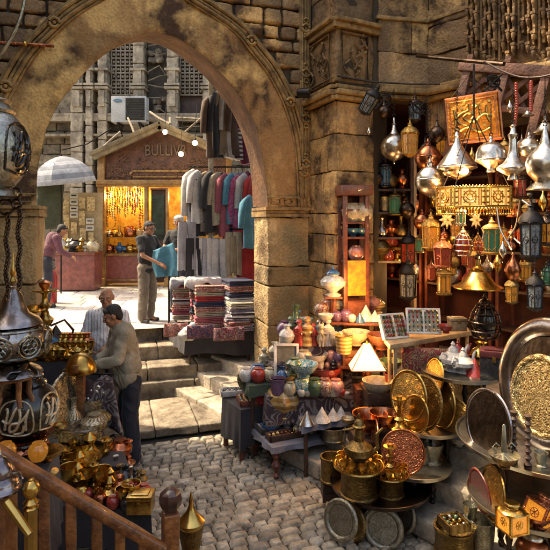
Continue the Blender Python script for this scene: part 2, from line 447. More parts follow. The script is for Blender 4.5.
    for t0, t1 in ((JR-.03, .0), (TL-.25, JL+.03)):
        mb = MB()
        tm = (t0+t1)/2; L = t1-t0
        for zc, h, w in ((2.66, .035, .03), (2.70, .05, .0), (2.75, .04, .05)):
            mb.box(o(wp(tm, zc, w-DEP/2+.03)), (L+w*.4, DEP+.03, h), rz)
        for f in (-.3, .3):
            mb.tube([o(wp(tm+f*L-.1*L, 2.81, .085)), o(wp(tm+f*L+.1*L, 2.81, .085)), o(wp(tm+f*L+.1*L, 2.88, .085)), o(wp(tm+f*L-.1*L, 2.88, .085))], .012, 6, True)
        mb.T = Matrix.Translation(o(wp(tm, 2.845, .085))) @ Matrix.Rotation(rz, 4, 'Z')
        mb.ring((0, 0, 0), .05, .014, 'Y'); mb.T = Matrix.Identity(4)
        mb.tube([o(wp(t0+.02, 2.9, .08)), o(wp(t1-.02, 2.9, .08))], .014)
        mb.build('capital_moulding', mould, root, bev=0)
    # twin ribbed moulding with loops, round the arch and up the frame
    mb = MB()
    def offset(cur, d):
        out = []
        for k, p in enumerate(cur):
            a, b = cur[max(k-1, 0)], cur[min(k+1, len(cur)-1)]
            n_ = Vector((-(b[1]-a[1]), b[0]-a[0])); n_.normalize()
            out.append((p[0]+n_.x*d, p[1]+n_.y*d))
        return out
    for d, r, w in ((-.085, .016, .075), (-.045, .026, .085), (.005, .02, .075), (.055, .026, .085), (.09, .014, .07)):
        mb.tube([o(wp(t, z, w)) for t, z in offset(OU, d)], r, 6)
    for k in range(6, NA, 12):
        t, z = OU[k]
        mb.T = Matrix.Translation(o(wp(t, z, .11))) @ Matrix.Rotation(rz, 4, 'Z')
        mb.ring((0, 0, 0), .055, .022, 'Y'); mb.ball((0, 0, 0), .024, 8)
    mb.T = Matrix.Identity(4)
    for tt in (-.035, -.075, -.115):
        mb.tube([o(wp(tt, 2.9, .10)), o(wp(tt, 6.0, .10))], .015, 6)
    mb.box(o(wp(-.075, 4.4, .045)), (.15, .09, 3.2), rz)
    for z in (3.35, 3.95, 4.55, 5.15):
        mb.T = Matrix.Translation(o(wp(-.075, z, .125))) @ Matrix.Rotation(rz, 4, 'Z')
        mb.ring((0, 0, 0), .05, .018, 'Y'); mb.ring((0, 0, .1), .03, .012, 'Y'); mb.ring((0, 0, -.1), .03, .012, 'Y')
    mb.T = Matrix.Identity(4)
    mb.build('carved_moulding', mould, root, ang=60)
build_arch()

# ------------------------------------------------------------------ right pier and shop wall
K0, K1, K2 = Vector((.75, 6.45)), Vector((1.25, 6.72)), Vector((2.0, 6.9))
KB = Vector((.46, 7.16))
def face_blocks(mb, inv, a, b, courses, bl, proud=.02, seed=1, amp=.014, th=.14, r=.014, cell=.06):
    rr = random.Random(seed); a, b = Vector(a), Vector(b)
    u = (b-a); L = u.length; u.normalize(); n = Vector((u.y, -u.x)); rz = math.atan2(u.y, u.x)
    for ci, (z0, z1) in enumerate(zip(courses, courses[1:])):
        x = 0
        while x < L-.01:
            l = rr.uniform(bl*.7, bl*1.3)
            if L-x-l < bl*.4: l = L-x
            p = a+u*(x+l/2)+n*(proud-th/2+rr.uniform(-.006, .006))
            mb.rough(Vector((p.x, p.y, (z0+z1)/2))-inv, (l-.01, th, z1-z0-.01), rz, r=r, amp=amp, cell=cell, nf=4)
            x += l
def line_beam(mb, inv, a, b, z, h, d, over=.03):
    a, b = Vector(a), Vector(b); u = (b-a); L = u.length; u.normalize(); n = Vector((u.y, -u.x)); p = (a+b)/2+n*(d/2)
    mb.box(Vector((p.x, p.y, z))-inv, (L+over*2, d, h), math.atan2(u.y, u.x))
def build_pier():
    root = empty('stone_pier', (K0.x, K0.y, 0)); inv = Vector(root.location)
    tag(root, 'square stone pier with a cornice beside the archway', 'pier')
    mb = MB(); sh = lambda p: (p.x-inv.x, p.y-inv.y)
    mb.prism([sh(KB), sh(K0+Vector((.03, .02))), sh(K1+Vector((0, .03))), sh(K1+Vector((.3, .6))), sh(KB+Vector((.3, .5)))], 0, ZT); mb.build('masonry_core', mortar, root, smooth=False)
    mb = MB()
    zs = [0, .45, .9, 1.35, 1.72, 2.05, 2.42, 2.68, 3.2, 3.66, 4.06]
    face_blocks(mb, inv, KB, K0, zs, .5, seed=3); face_blocks(mb, inv, K0, K1, zs, .56, seed=4)
    zs2 = [4.3, 4.98, 5.08, 5.45, 5.9]
    mb.build('dressed_stone', stone, root, ang=60)
    mb = MB()
    face_blocks(mb, inv, KB, K0, zs2, .7, seed=6, amp=.03, proud=-.0); face_blocks(mb, inv, K0, K1, zs2, .6, seed=7, amp=.03, proud=0)
    mb.build('upper_stone', stone2, root, ang=60)
    for st_ in (((4.09, .05, .10), (4.15, .06, .15), (4.22, .05, .10)), ((4.98, .07, .07), (5.04, .05, .12))):
        mb = MB()
        for a, b in ((KB, K0), (K0, K1)):
            for z, h, d in st_: line_beam(mb, inv, a, b, z, h, d, .06+(.003 if a == K0 else 0))
        mb.build('cornice', mould, root, bev=.012)
    # carved relief panels over the cornice
    mb = MB()
    for a, b, sd in ((KB, K0, 1), (K0, K1, 2)):
        u = (b-a); L = u.length; u.normalize(); n = Vector((u.y, -u.x)); rr = random.Random(sd)
        def Q(x, z, w=.035):
            p = a+u*x+n*w; return Vector((p.x, p.y, z))-inv
        mb.tube([Q(.06, 4.34), Q(L-.12, 4.34), Q(L-.12, 4.9), Q(.06, 4.9)], .016, 6, True)
        for i in range(7):
            x = .12+(L-.28)*rr.random(); z = 4.42+rr.random()*.4
            pts = [Q(x+.05*math.sin(t*.9+i)*min(1, t), z-.12+t*.035) for t in range(8)]
            mb.tube(pts, .014, 5)
    mb.build('relief_carving', stone2, root, ang=60)
build_pier()

def build_shopwall():
    root = empty('carved_stone_wall', (K2.x, K2.y, 0)); inv = Vector(root.location)
    tag(root, 'tall golden stone wall with ribbed carving above the lantern shop', 'wall')
    E = K2+SD*4.6
    A1 = K1+Vector((.06, .03)); z0 = 4.06
    mb = MB()
    for a, b, z in ((A1, K2, 4.2), (K2, E, 3.75)):
        u = (b-a).normalized(); n = Vector((u.y, -u.x))
        q = [a-n*.02-u*.05, b-n*.02+u*.12, b-n*.45+u*.12, a-n*.45-u*.05]
        mb.prism([(p.x-inv.x, p.y-inv.y) for p in q], z, ZT)
    mb.build('masonry_core', mortar, root, smooth=False)
    mb = MB()
    face_blocks(mb, inv, A1, K2, [4.3, 4.75, 5.2, 5.6, 6.0], .6, seed=8, amp=.02)
    face_blocks(mb, inv, K2, E, [3.75, 4.15], .5, seed=9)
    face_blocks(mb, inv, K2, E, [4.3, 4.72, 5.1, 5.5, 6.0], .8, seed=10, amp=.03)
    mb.build('dressed_stone', stone, root, ang=60)
    mb = MB()
    for z, h, d in ((4.16, .05, .13), (4.23, .07, .2), (4.3, .04, .12)):
        line_beam(mb, inv, A1, K2, z, h, d); line_beam(mb, inv, K2, E, z-.002, h, d)
    mb.build('cornice', mould, root, bev=.012); mb = MB()
    line_beam(mb, inv, A1, K2, 5.18, .05, .06); line_beam(mb, inv, K2, K2+SD*1.1, 5.182, .05, .06)
    mb.build('string_course', mould, root, bev=.012); mb = MB()
    line_beam(mb, inv, K2, E, 5.62, .06, .09)
    mb.build('string_course', mould, root, bev=.012)
    # hanging ribbed carving (stalactite relief)
    mb = MB(); rr = random.Random(4)
    n = Vector((SD.y, -SD.x))
    for i in range(44):
        s_ = .62+i*.075
        zb = 4.42+.09*math.sin(i*.9)+rr.uniform(0, .06)
        w = .07+.03*(i % 3)
        q_ = lambda ds, dw, z: Vector(((K2+SD*(s_+ds)+n*(w+dw)).x, (K2+SD*(s_+ds)+n*(w+dw)).y, z))-inv
        mb.box(q_(0, -.02, (zb+5.95)/2+.08), (.026, .07, 5.95-zb-.16), SROT)
        mb.box(q_(.037, -.05, (zb+5.95)/2), (.02, .05, 5.95-zb), SROT)
        z = zb
        while z < 5.9:
            mb.box(q_(0, .012, z+.05), (.05, .06, .03), SROT); mb.lathe([(.004, -.06), (.022, -.02), (.026, .02), (.012, .045)], 6, Matrix.Translation(q_(.0, .02, z)))
            z += rr.uniform(.14, .3)
    mb.build('ribbed_carving', stone2, root, ang=60)
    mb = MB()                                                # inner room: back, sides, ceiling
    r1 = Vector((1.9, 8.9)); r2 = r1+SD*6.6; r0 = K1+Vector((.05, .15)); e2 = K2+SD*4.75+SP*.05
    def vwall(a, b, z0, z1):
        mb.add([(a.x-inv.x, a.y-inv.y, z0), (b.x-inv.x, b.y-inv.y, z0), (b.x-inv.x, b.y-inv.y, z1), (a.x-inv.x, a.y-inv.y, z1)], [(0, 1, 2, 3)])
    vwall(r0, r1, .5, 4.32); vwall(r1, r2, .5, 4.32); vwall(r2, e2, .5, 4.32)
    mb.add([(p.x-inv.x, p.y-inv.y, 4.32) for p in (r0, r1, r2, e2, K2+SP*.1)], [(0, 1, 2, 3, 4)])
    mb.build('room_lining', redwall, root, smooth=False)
build_shopwall()

# ------------------------------------------------------------------ ground, cobbles, steps, plaza
def rough_sheet(name, pts, z, m, sub=24, amp=.01):
    (a, b, c, d) = [Vector(p) for p in pts]; vs, fs = [], []
    for i in range(sub+1):
        for j in range(sub+1):
            p = a.lerp(b, i/sub).lerp(d.lerp(c, i/sub), j/sub)
            vs.append((p.x, p.y, z+amp*noise.noise(Vector((p.x, p.y, 0))*2)))
    for i in range(sub):
        for j in range(sub):
            q = i*(sub+1)+j; fs.append((q, q+1, q+sub+2, q+sub+1))
    return MB().add(vs, fs).build(name, m)
struct(MB().add([(-300, -300, -.028), (300, -300, -.028), (300, 400, -.028), (-300, 400, -.028)], [(0, 1, 2, 3)]).build('ground', dirt, smooth=False))
def cobbles():
    mb = MB(); rr = random.Random(2); a = R(20); u = Vector((math.cos(a), math.sin(a))); v = Vector((-u.y, u.x))
    rows = 46; y = 0; O = Vector((-.6, 6.45))
    vs, fs = [], []
    while y < 5.2:
        h = rr.uniform(.078, .105); x = -2.4+rr.uniform(-.1, 0)
        while x < 3.6:
            l = rr.choice((.10, .13, .16, .2)) * rr.uniform(.9, 1.1)
            c = O+u*(x+l/2)-v*(y+h/2)
            s_, q_ = (c-SA).dot(SD), (c-SA).dot(SP)
            if q_ < .08 and c.y > 1.6:
                zt = rr.uniform(-.004, .004)+.012*noise.noise(Vector((c.x, c.y, 3))*1.1); tx, ty = rr.uniform(-.018, .018), rr.uniform(-.02, .02)
                n = 5; o = len(vs); hl, hh = l/2-.003, h/2-.0025
                for i in range(n+1):
                    for j in range(n+1):
                        U, V = 2*i/n-1, 2*j/n-1
                        U = math.copysign(abs(U)**.6, U); V = math.copysign(abs(V)**.6, V)
                        e = max(abs(U), abs(V))
                        cu = 1-.035*V**4*abs(U); cv = 1-.04*U**4*abs(V)
                        jit = 1+.06*noise.noise(Vector((c.x*5+U, c.y*5+V, 0)))
                        P = c+u*(U*hl*cu*jit)+v*(V*hh*cv*jit)
                        z = zt-.004*(U**8+V**8)-(.026 if e > .99 else 0)+tx*U*.1+ty*V*.06+.005*noise.noise(Vector((P.x, P.y, 0))*30)
                        vs.append((P.x, P.y, z))
                for i in range(n):
                    for j in range(n):
                        q = o+i*(n+1)+j; fs.append((q, q+n+1, q+n+2, q+1))
            x += l
        y += h
    mb.add(vs, fs); return mb.build('cobbled_alley', cobble, ang=70)
struct(cobbles())
def main_steps():
    mb = MB(); rr = random.Random(8)
    # direction parallel to the arch wall; nose centre line depth read along px 175
    def nose(px, py, z): return G(px, py, z)
    data = [(428, .10, .36+.75), (386-5, .27, .42), (366, .46, .42), (345, .66, .42), (325, .87, .6)]
    for i, (py, z, dep) in enumerate(data):
        c = G(172, py, z); p = Vector((c.x, c.y)); x = -1.75
        zb = 0 if i == 0 else data[i-1][1]-.12
        h = z-zb
        while x < 1.3:
            l = rr.uniform(.45, 1.0)
            if x+l > 1.0: l = 1.35-x
            m = p+WU*(x+l/2)-WN*(dep/2)
            mb.rough(Vector((m.x, m.y, zb+h/2)), (l-.008, dep, h), ang, r=.022, amp=.009, cell=.05, nf=7)
            x += l
    return mb.build('stone_steps', stepstone, ang=60)
struct(main_steps())
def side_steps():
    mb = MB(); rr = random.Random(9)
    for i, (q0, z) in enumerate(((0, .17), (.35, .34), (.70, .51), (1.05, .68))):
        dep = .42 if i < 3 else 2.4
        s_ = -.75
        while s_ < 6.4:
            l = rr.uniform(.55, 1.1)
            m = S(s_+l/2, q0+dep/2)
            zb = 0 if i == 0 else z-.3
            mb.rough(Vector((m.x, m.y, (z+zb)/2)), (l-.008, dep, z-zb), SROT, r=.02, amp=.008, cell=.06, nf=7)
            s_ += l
    return mb.build('side_steps', mat('brightened_step_stone', (.56, .49, .39), .7, col2=(.24, .20, .15), vs=4, bump=.8, bs=25, dist=.015, isl=.2), ang=60)  # stone colour brightened to stand in for light the tables block
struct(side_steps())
pl = MB(); a_, b_ = Vector((-1.28, 8.62)), WU
p0 = a_-WU*14; p1 = a_+WU*14
pl.add([(p0.x, p0.y, .874), (p1.x, p1.y, .874), (p1.x-WN.x*9, p1.y-WN.y*9+4, .874), (p0.x-WN.x*9-4, p0.y-WN.y*9+6, .874)], [(0, 1, 2, 3)])
struct(pl.build('plaza', plazam, smooth=False))
# scattered flagstones give the plaza its joints
fl = MB(); rr = random.Random(3); y = 9.3
while y < 16.5:
    h = rr.uniform(.4, .6); x = -9+rr.uniform(0, .5)
    while x < 5:
        l = rr.uniform(.5, 1.0)
        fl.rough(Vector((x+l/2, y+h/2+x*.15, .862)), (l-.02, h-.02, .05), .14, r=.012, amp=.006, cell=.3)
        x += l
    y += h
struct(fl.build('plaza_flagstones', plazam, ang=60))
fa = MB(); pa = G(172, 325, .87)
fa.rough((pa.x-2.2, pa.y+.2, .43), (2.4, .7, .86), ang, r=.02)
struct(fa.build('retaining_stone', stepstone))
# ------------------------------------------------------------------ unseen walls added to shade and enclose the alley
def plain_wall(name, a, b, th, z1, label, m=stone):
    a, b = Vector(a), Vector(b); u = (b-a); L = u.length; c = (a+b)/2; rz = math.atan2(u.y, u.x)
    mb = MB(); mb.box((0, 0, z1/2), (L, th, z1)); z = 0; rr = random.Random(7)
    while z < min(z1, 5):
        x = -L/2
        while x < L/2:
            l = rr.uniform(.5, .9); l = min(l, L/2-x)
            if l > .08: mb.rough(Vector((x+l/2, -th/2-.0, z+.17)), (l-.015, .08, .325), 0, r=.02, amp=.012, cell=.12)
            x += l
        z += .34
    o = mb.build(name, m); o.location = (c.x, c.y, 0); o.rotation_euler = (0, 0, rz); tag(o, label, 'wall'); return o
plain_wall('alley_shade_wall', (-3.55, -3), (-3.35, 5.9), .4, 7, 'high unseen stone wall added to shade the alley beyond the brass stall')  # out of view, added to keep the side sun off the alley
plain_wall('rear_shade_wall', (6.5, -4.2), (-4, -4.2), .4, 3.4, 'unseen stone wall added behind the terrace to dim the light')  # out of view, added for reflections and dimmer light from behind
# terrace the railing stands on
tb = MB()
tb.box((-.9, .35, .5), (2.6, 3.3, 1.0))
for i in range(5): tb.box((.6+.28*i, 1.35, (.85-.17*i)/2), (.4, 1.3, .85-.17*i))
struct(tb.build('terrace', stepstone, bev=.01))

# ------------------------------------------------------------------ far facade
FY = 17.
def fx(px, Y=FY): return (px-275)/F*Y
def fz(py, Y=FY): return CAMH-(py-HOR)/F*Y
def facade():
    root = empty('carved_stone_building', (-4, FY, 0)); inv = Vector(root.location)
    tag(root, 'weathered grey stone building with tall latticed windows behind the kiosk', 'building')
    def B(mb, x0, x1, z0, z1, y0, y1):
        mb.box(Vector(((x0+x1)/2, (y0+y1)/2, (z0+z1)/2))-inv, (x1-x0, y1-y0, z1-z0))
    mb = MB(); B(mb, -13, 7, .8, 10, FY+.5, FY+1.2)
    mb.build('wall', greystone, root, smooth=False)
    mb = MB(); rr = random.Random(12); z = .9
    wins = [(109, 132), (145, 166), (179, 202), (60, 66), (215, 240)]
    while z < 10:
        h = rr.uniform(.3, .45); x = -9.5
        while x < 1.5:
            l = rr.uniform(.4, .9); cx = x+l/2
            pxx = cx/FY*F+275
            if not any(a-4 < pxx < b+4 for a, b in wins) or z < fz(125):
                mb.rough(Vector((cx, FY+.5, z+h/2))-inv, (l-.02, .2, h-.02), 0, r=.03, amp=.03, cell=.14, nf=3)
            x += l
        z += h
    mb.build('ashlar', greystone, root, ang=60)
    for a, b in ((71, 83), (86, 93), (98, 107), (133, 144), (167, 178), (203, 211)):
        mb = MB(); x0, x1 = fx(a), fx(b); z = .9
        while z < 9.8:
            h = rr.uniform(.5, .8); mb.rough(Vector(((x0+x1)/2, FY+.25, z+h/2))-inv, (x1-x0, .6, h-.015), 0, r=.03, amp=.025, cell=.1); z += h
        for zz in (fz(85), fz(88.5), fz(70)): mb.box(Vector(((x0+x1)/2, FY+.2, zz))-inv, (x1-x0+.12, .7, .07))
        for zz in (fz(78), fz(99)): mb.box(Vector(((x0+x1)/2, FY-.07, zz))-inv, ((x1-x0)*.6, .1, .5))
        mb.build('pilaster', stonef, root, ang=60)
    for a, b in wins[:3]:
        x0, x1 = fx(a), fx(b); z0, z1 = fz(122), 9.4
        mb = MB(); B(mb, x0, x1, z0, z1, FY+.38, FY+.42)
        w = mb.build('window', woodd if a != 145 else darkgap, root, smooth=False)
        mb = MB(); nx = 5
        if a != 145:
            for i in range(nx+1):
                x = x0+(x1-x0)*i/nx; mb.box(Vector((x, FY+.28, (fz(93)+z1)/2))-inv, (.045, .05, z1-fz(93)))
            z = fz(93)
            while z < z1:
                mb.box(Vector(((x0+x1)/2, FY+.27, z))-inv, (x1-x0, .06, .045)); z += .24
                for i in range(nx): mb.ball(Vector((x0+(x1-x0)*(i+.5)/nx, FY+.28, z-.12))-inv, .05, 6)
            mb.build('lattice', latm, w, ang=60)
        else:
            for k in range(8):
                z = fz(122)+k*.35; mb.tube([Vector((x0+.05, FY+.2, z+rr.uniform(-.2, .2)))-inv, Vector(((x0+x1)/2+.1, FY+.1, z+.1))-inv, Vector((x1-.05, FY+.2, z+rr.uniform(-.2, .2)))-inv], .02, 5)
            for k in range(14): mb.rough(Vector((rr.uniform(x0+.1, x1-.1), FY+.2, rr.choice((rr.uniform(fz(122), fz(95)), rr.uniform(fz(60), fz(50))))))-inv, (.22, .15, .16), rr.random(), r=.03, amp=.05)
            mb.build('rubble_filling', greystone, w)
    for py, h in ((116, .1), (121, .16), (136, .08)):
        mb = MB(); B(mb, -9.5, 1.5, fz(py), fz(py)+h, FY+.0, FY+.5); mb.build('ledge', greystone, root, bev=.02)
stonef = mat('pilaster_stone', (.50, .43, .32), .9, col2=(.16, .13, .10), vs=2.5, bump=.9, bs=12, dist=.03)
darkgap = mat('dark_opening', (.09, .075, .06), .9)
latm = mat('grey_lattice', (.34, .29, .23), .8)
facade()
def jumble():        # scaffold poles and old beams above the kiosk roof
    rr = random.Random(21)
    for i, (a, b, r_) in enumerate((((150, 112, 15.5), (170, 124, 14.4), .035), ((176, 118, 15), (205, 120, 15), .04), ((120, 132, 15), (100, 150, 14), .03), ((185, 132, 14), (208, 112, 14), .03), ((200, 150, 13.8), (230, 128, 14), .035), ((128, 118, 15.8), (136, 138, 14.6), .03), ((170, 118, 15.5), (171, 134, 15), .04))):
        a = W(*a); b = W(*b)
        mb = MB().tube([Vector((0, 0, 0)), (b-a)*.5+Vector((0, 0, rr.uniform(-.04, .04))), b-a], r_, 6)
        o = mb.build('scaffold_pole', greystone); o.location = a
        tag(o, ['short pale beam sloping down to the kiosk gable', 'level pale bar right above the kiosk roof', 'bent pole propped against the kiosk roof at the air conditioner side', 'pole rising steeply beside the clothes rack post', 'diagonal pole right of the kiosk gable bulbs', 'bracket pole hanging under the air conditioner', 'upright stub pole at the tip of the kiosk gable'][i], 'pole', 'poles and beams above the kiosk')
jumble()
plastw = mat('ac_white', (.55, .56, .55), .5, col2=(.40, .41, .40), vs=2); dgrey = mat('dark_grille', (.05, .045, .035), .6)
def text(s, size, m, parent, loc, rot=(PI/2, 0, 0), ext=.01, sx=1., name='lettering'):
    cu = bpy.data.curves.new(name, 'FONT'); cu.body = s; cu.size = size; cu.extrude = ext; cu.align_x = 'CENTER'; cu.align_y = 'CENTER'; cu.resolution_u = 3; cu.materials.append(m)
    t = bpy.data.objects.new(name, cu); COL.objects.link(t); dg = bpy.context.evaluated_depsgraph_get(); dg.update(); me = bpy.data.meshes.new_from_object(t.evaluated_get(dg)); bpy.data.objects.remove(t)
    o = bpy.data.objects.new(name, me); COL.objects.link(o); o.parent = parent; o.location = loc; o.rotation_euler = rot; o.scale = (sx, 1, 1); return o
def acunit():
    Y = 16.2; x0, x1, z0, z1 = fx(111, Y), fx(146, Y), fz(122, Y), fz(96, Y)
    root = empty('air_conditioner', ((x0+x1)/2, Y, z0)); tag(root, 'white air conditioning box with dark fan grille mounted on the far facade', 'air conditioner')
    w, h = x1-x0, z1-z0
    MB().box((0, .2, h/2), (w, .4, h)).build('casing', plastw, root, bev=.02)
    g = MB(); g.box((w*.19, -.01, h/2), (w*.54, .02, h*.84))
    for i in range(13): g.box((w*.19, -.03, h*.1+i*h*.066), (w*.54, .02, .012))
    g.ring((w*.19, -.03, h/2), .26, .012, 'Y')
    g.build('fan_grille', dgrey, root, smooth=False)
    b = MB(); b.T = Matrix.Translation((-w*.31, -.012, h*.82)) @ Matrix.Rotation(PI/2, 4, 'X') @ Matrix.Diagonal((.13, .055, 1, 1)); b.lathe([(1, -.008), (1, .008)], 20)
    bd = b.build('badge', gb, root)
    text('Carrier', .06, plastw, bd, (-w*.31, -.024, h*.82), ext=.002)
    f = MB()
    for s_ in (-.3, .3): f.box((w*s_, .25, -.04), (.05, .6, .06)); f.tube([(w*s_, 0, -.04), (w*s_, .6, -.45)], .02)
    f.build('bracket', iron, root)
acunit()
for i, (a, b) in enumerate((((130, 96, 16), (108, 60, 16.6)), ((146, 120, 16), (206, 126, 15.8)), ((112, 128, 15.8), (62, 150, 15.5)))):
    a = W(*a); b = W(*b); o = MB().tube([Vector((0, 0, 0)), (b-a)*.5+Vector((0, 0, -.15)), b-a], .018, 5).build('cable', iron); o.location = a
    tag(o, ['cable running up from the air conditioner across the lattice window', 'slack cable from the air conditioner past the kiosk gable', 'slack cable drooping leftward beneath the air conditioner'][i], 'cable')

# ------------------------------------------------------------------ kiosk
KY = 13.6
def kiosk():
    kx = lambda p: fx(p, KY); kz = lambda p: fz(p, KY)
    root = empty('shop_kiosk', (kx(160), KY, .87)); inv = Vector(root.location)
    tag(root, 'gabled wooden shop kiosk with lit golden window and red marble base', 'kiosk')
    def B(mb, a, b, y0, y1, d0, d1): mb.box(Vector(((kx(a)+kx(b))/2, KY+(d0+d1)/2, (kz(y0)+kz(y1))/2))-inv, (kx(b)-kx(a), d1-d0, abs(kz(y0)-kz(y1))))
    for a, b, t in ((98, 105, 153), (144.5, 148, 185), (226, 232, 153), (166, 168.5, 188)):
        mb = MB(); B(mb, a, b, 285, t, -.05, .1); mb.box(Vector(((kx(a)+kx(b))/2, KY, 1.0))-inv, (kx(b)-kx(a)+.06, .24, .22)); mb.build('post', woodg, root, bev=.012)
    mb = MB(); B(mb, 97, 233, 187, 180, -.08, .12); B(mb, 97, 233, 184, 183, -.12, .12); mb.build('lintel', woodg, root, bev=.01)
    P = lambda px, py, d=0.: Vector((kx(px), KY+d, kz(py)))-inv
    mb = MB()
    gab = [(101, 181), (101, 157), (162, 130), (229, 157), (229, 181)]
    vs = [P(x, y, .03) for x, y in gab]+[P(x, y, .12) for x, y in gab]
    mb.add(vs, [(4, 3, 2, 1, 0), (5, 6, 7, 8, 9)]+[(i, (i+1) % 5, (i+1) % 5+5, i+5) for i in range(5)]); ga_ = mb.build('gable_panel', pedm, root, smooth=False)
    mb = MB(); rr = random.Random(31)
    for i in range(80):                                       # raised scrollwork
        x = rr.uniform(106, 224); top = 158-abs(x-162)*-.0; lim = 134+abs(x-162)*.42
        y = rr.uniform(lim+8, 178)
        if 140 < x < 192 and 140 < y < 160: continue
        c = P(x, y, .02); a0 = rr.uniform(0, 6); r0 = rr.uniform(.05, .13)
        mb.tube([c+Vector((r0*(1-t*.09)*math.cos(a0+t*.7), 0, r0*(1-t*.09)*math.sin(a0+t*.7))) for t in range(9)], .015, 5)
    mb.build('scrollwork', pedm2, ga_)
    mb = MB(); mb.tube([P(130, 174, 0), P(133, 171, 0), P(190, 171, 0), P(194, 174, 0)], .03, 6); mb.tube([P(133, 177, 0), P(195, 177, 0)], .02, 6); mb.build('scroll_bar', mould, ga_)
    text('BULLIVR', .40, letm, root, P(166, 151, 0.0), ext=.03, sx=.74)
    for a, b in (((95, 155), (162, 125)), ((162, 125), (236, 156))):       # roof slopes
        mb = MB(); p, q = P(*a, -.15), P(*b, -.15); u = (q-p); L = u.length; an = -math.atan2(u.z, u.x)
        mb.T = Matrix.Translation((p+q)/2+Vector((0, .5, 0))) @ Matrix.Rotation(an, 4, 'Y')
        mb.box((0, 0, 0), (L+.05, 1.4, .09)); mb.box((0, -.6, -.11), (L, .12, .12)); mb.box((0, -.66, -.03), (L, .06, .07)); mb.build('roof_slope', woodg2, root, bev=.01)
    for a, b in ((105, 144.5), (168.5, 226)):
        mb = MB(); B(mb, a, b, 283, 255, 0, .08); pn = mb.build('marble_panel', marble, root, smooth=False)
        mb = MB()
        for y in (281, 256): B(mb, a, b, y, y-2, -.03, .02)
        for x in (a, b-1): B(mb, x, x+1, 281, 254, -.03, .02)
        mb.build('edging', woodg, pn, bev=.005)
    mb = MB(); B(mb, 95, 160, 291, 286, -.5, .1); B(mb, 93, 165, 293, 290, -.9, .1); mb.build('doorstep', stepstone, root, bev=.02)
    mb = MB(); B(mb, 104, 232, 286, 184, 1.3, 1.36); B(mb, 99, 104, 286, 184, .1, 1.3); B(mb, 228, 232, 286, 184, .1, 1.3); B(mb, 99, 232, 184.5, 183.5, .1, 1.3); mb.build('interior_wall', goldwall, root, smooth=False)
    for y, nm in ((254, 0), (238, 1)):
        mb = MB(); B(mb, 105, 144, y, y-.8, .12, .5); mb.build('window_shelf', woodg, root)
    mb = MB(); B(mb, 150, 165, 283, 190, .12, .16); d = mb.build('door', woodd, root, bev=.01)
    mb = MB(); B(mb, 151.5, 163.5, 240, 195, .10, .12); mb.build('pane', mat('dark_door_glass', (.03, .06, .045), .1, col2=(.01, .012, .01), vs=4), d)
    mb = MB(); B(mb, 150, 166, 190, 188, .05, .18); mb.build('door_lintel', woodr, root)
    return root
pedm = mat('gable_brown', (.15, .06, .035), .5, col2=(.05, .02, .014), vs=5, bump=.8, bs=14, dist=.03)
woodg2 = mat('roof_board', (.30, .23, .12), .6, col2=(.12, .09, .05), vs=4, bump=.6)
letm = mat('sign_letters', (.20, .14, .09), .5, .3); goldwall = mat('gold_lining', (.62, .42, .12), .45, col2=(.35, .16, .03), vs=6, metal=.4)
pedm2 = mat('gable_relief', (.22, .11, .06), .5, col2=(.08, .035, .02), vs=8)
kiosk()

@kind
def bulblamp():
    r = empty('hanging_bulb')
    MB().ball((0, 0, 0), 1, 14).build('bulb', bulb, r); MB().lathe([(.45, .8), (.5, 1.5), (.3, 1.9)], 10).build('socket', iron, r); MB().tube([(0, 0, 1.8), (.3, 0, 9), (.8, 0, 16)], .12, 5).build('cord', iron, r)
    return r
for i, (px, py, Y) in enumerate(((165, 132, 12.2), (181, 154, 11.8), (195, 143, 11.4))):
    put('bulblamp', (), W(px, py, Y), .055, ['glowing bare bulb topmost, at the tip of the kiosk gable', 'glowing bare bulb lowest, over the end of the sign letters', 'glowing bare bulb nearest the clothes rack post'][i], 'bulb', 'bare bulbs strung before the kiosk')

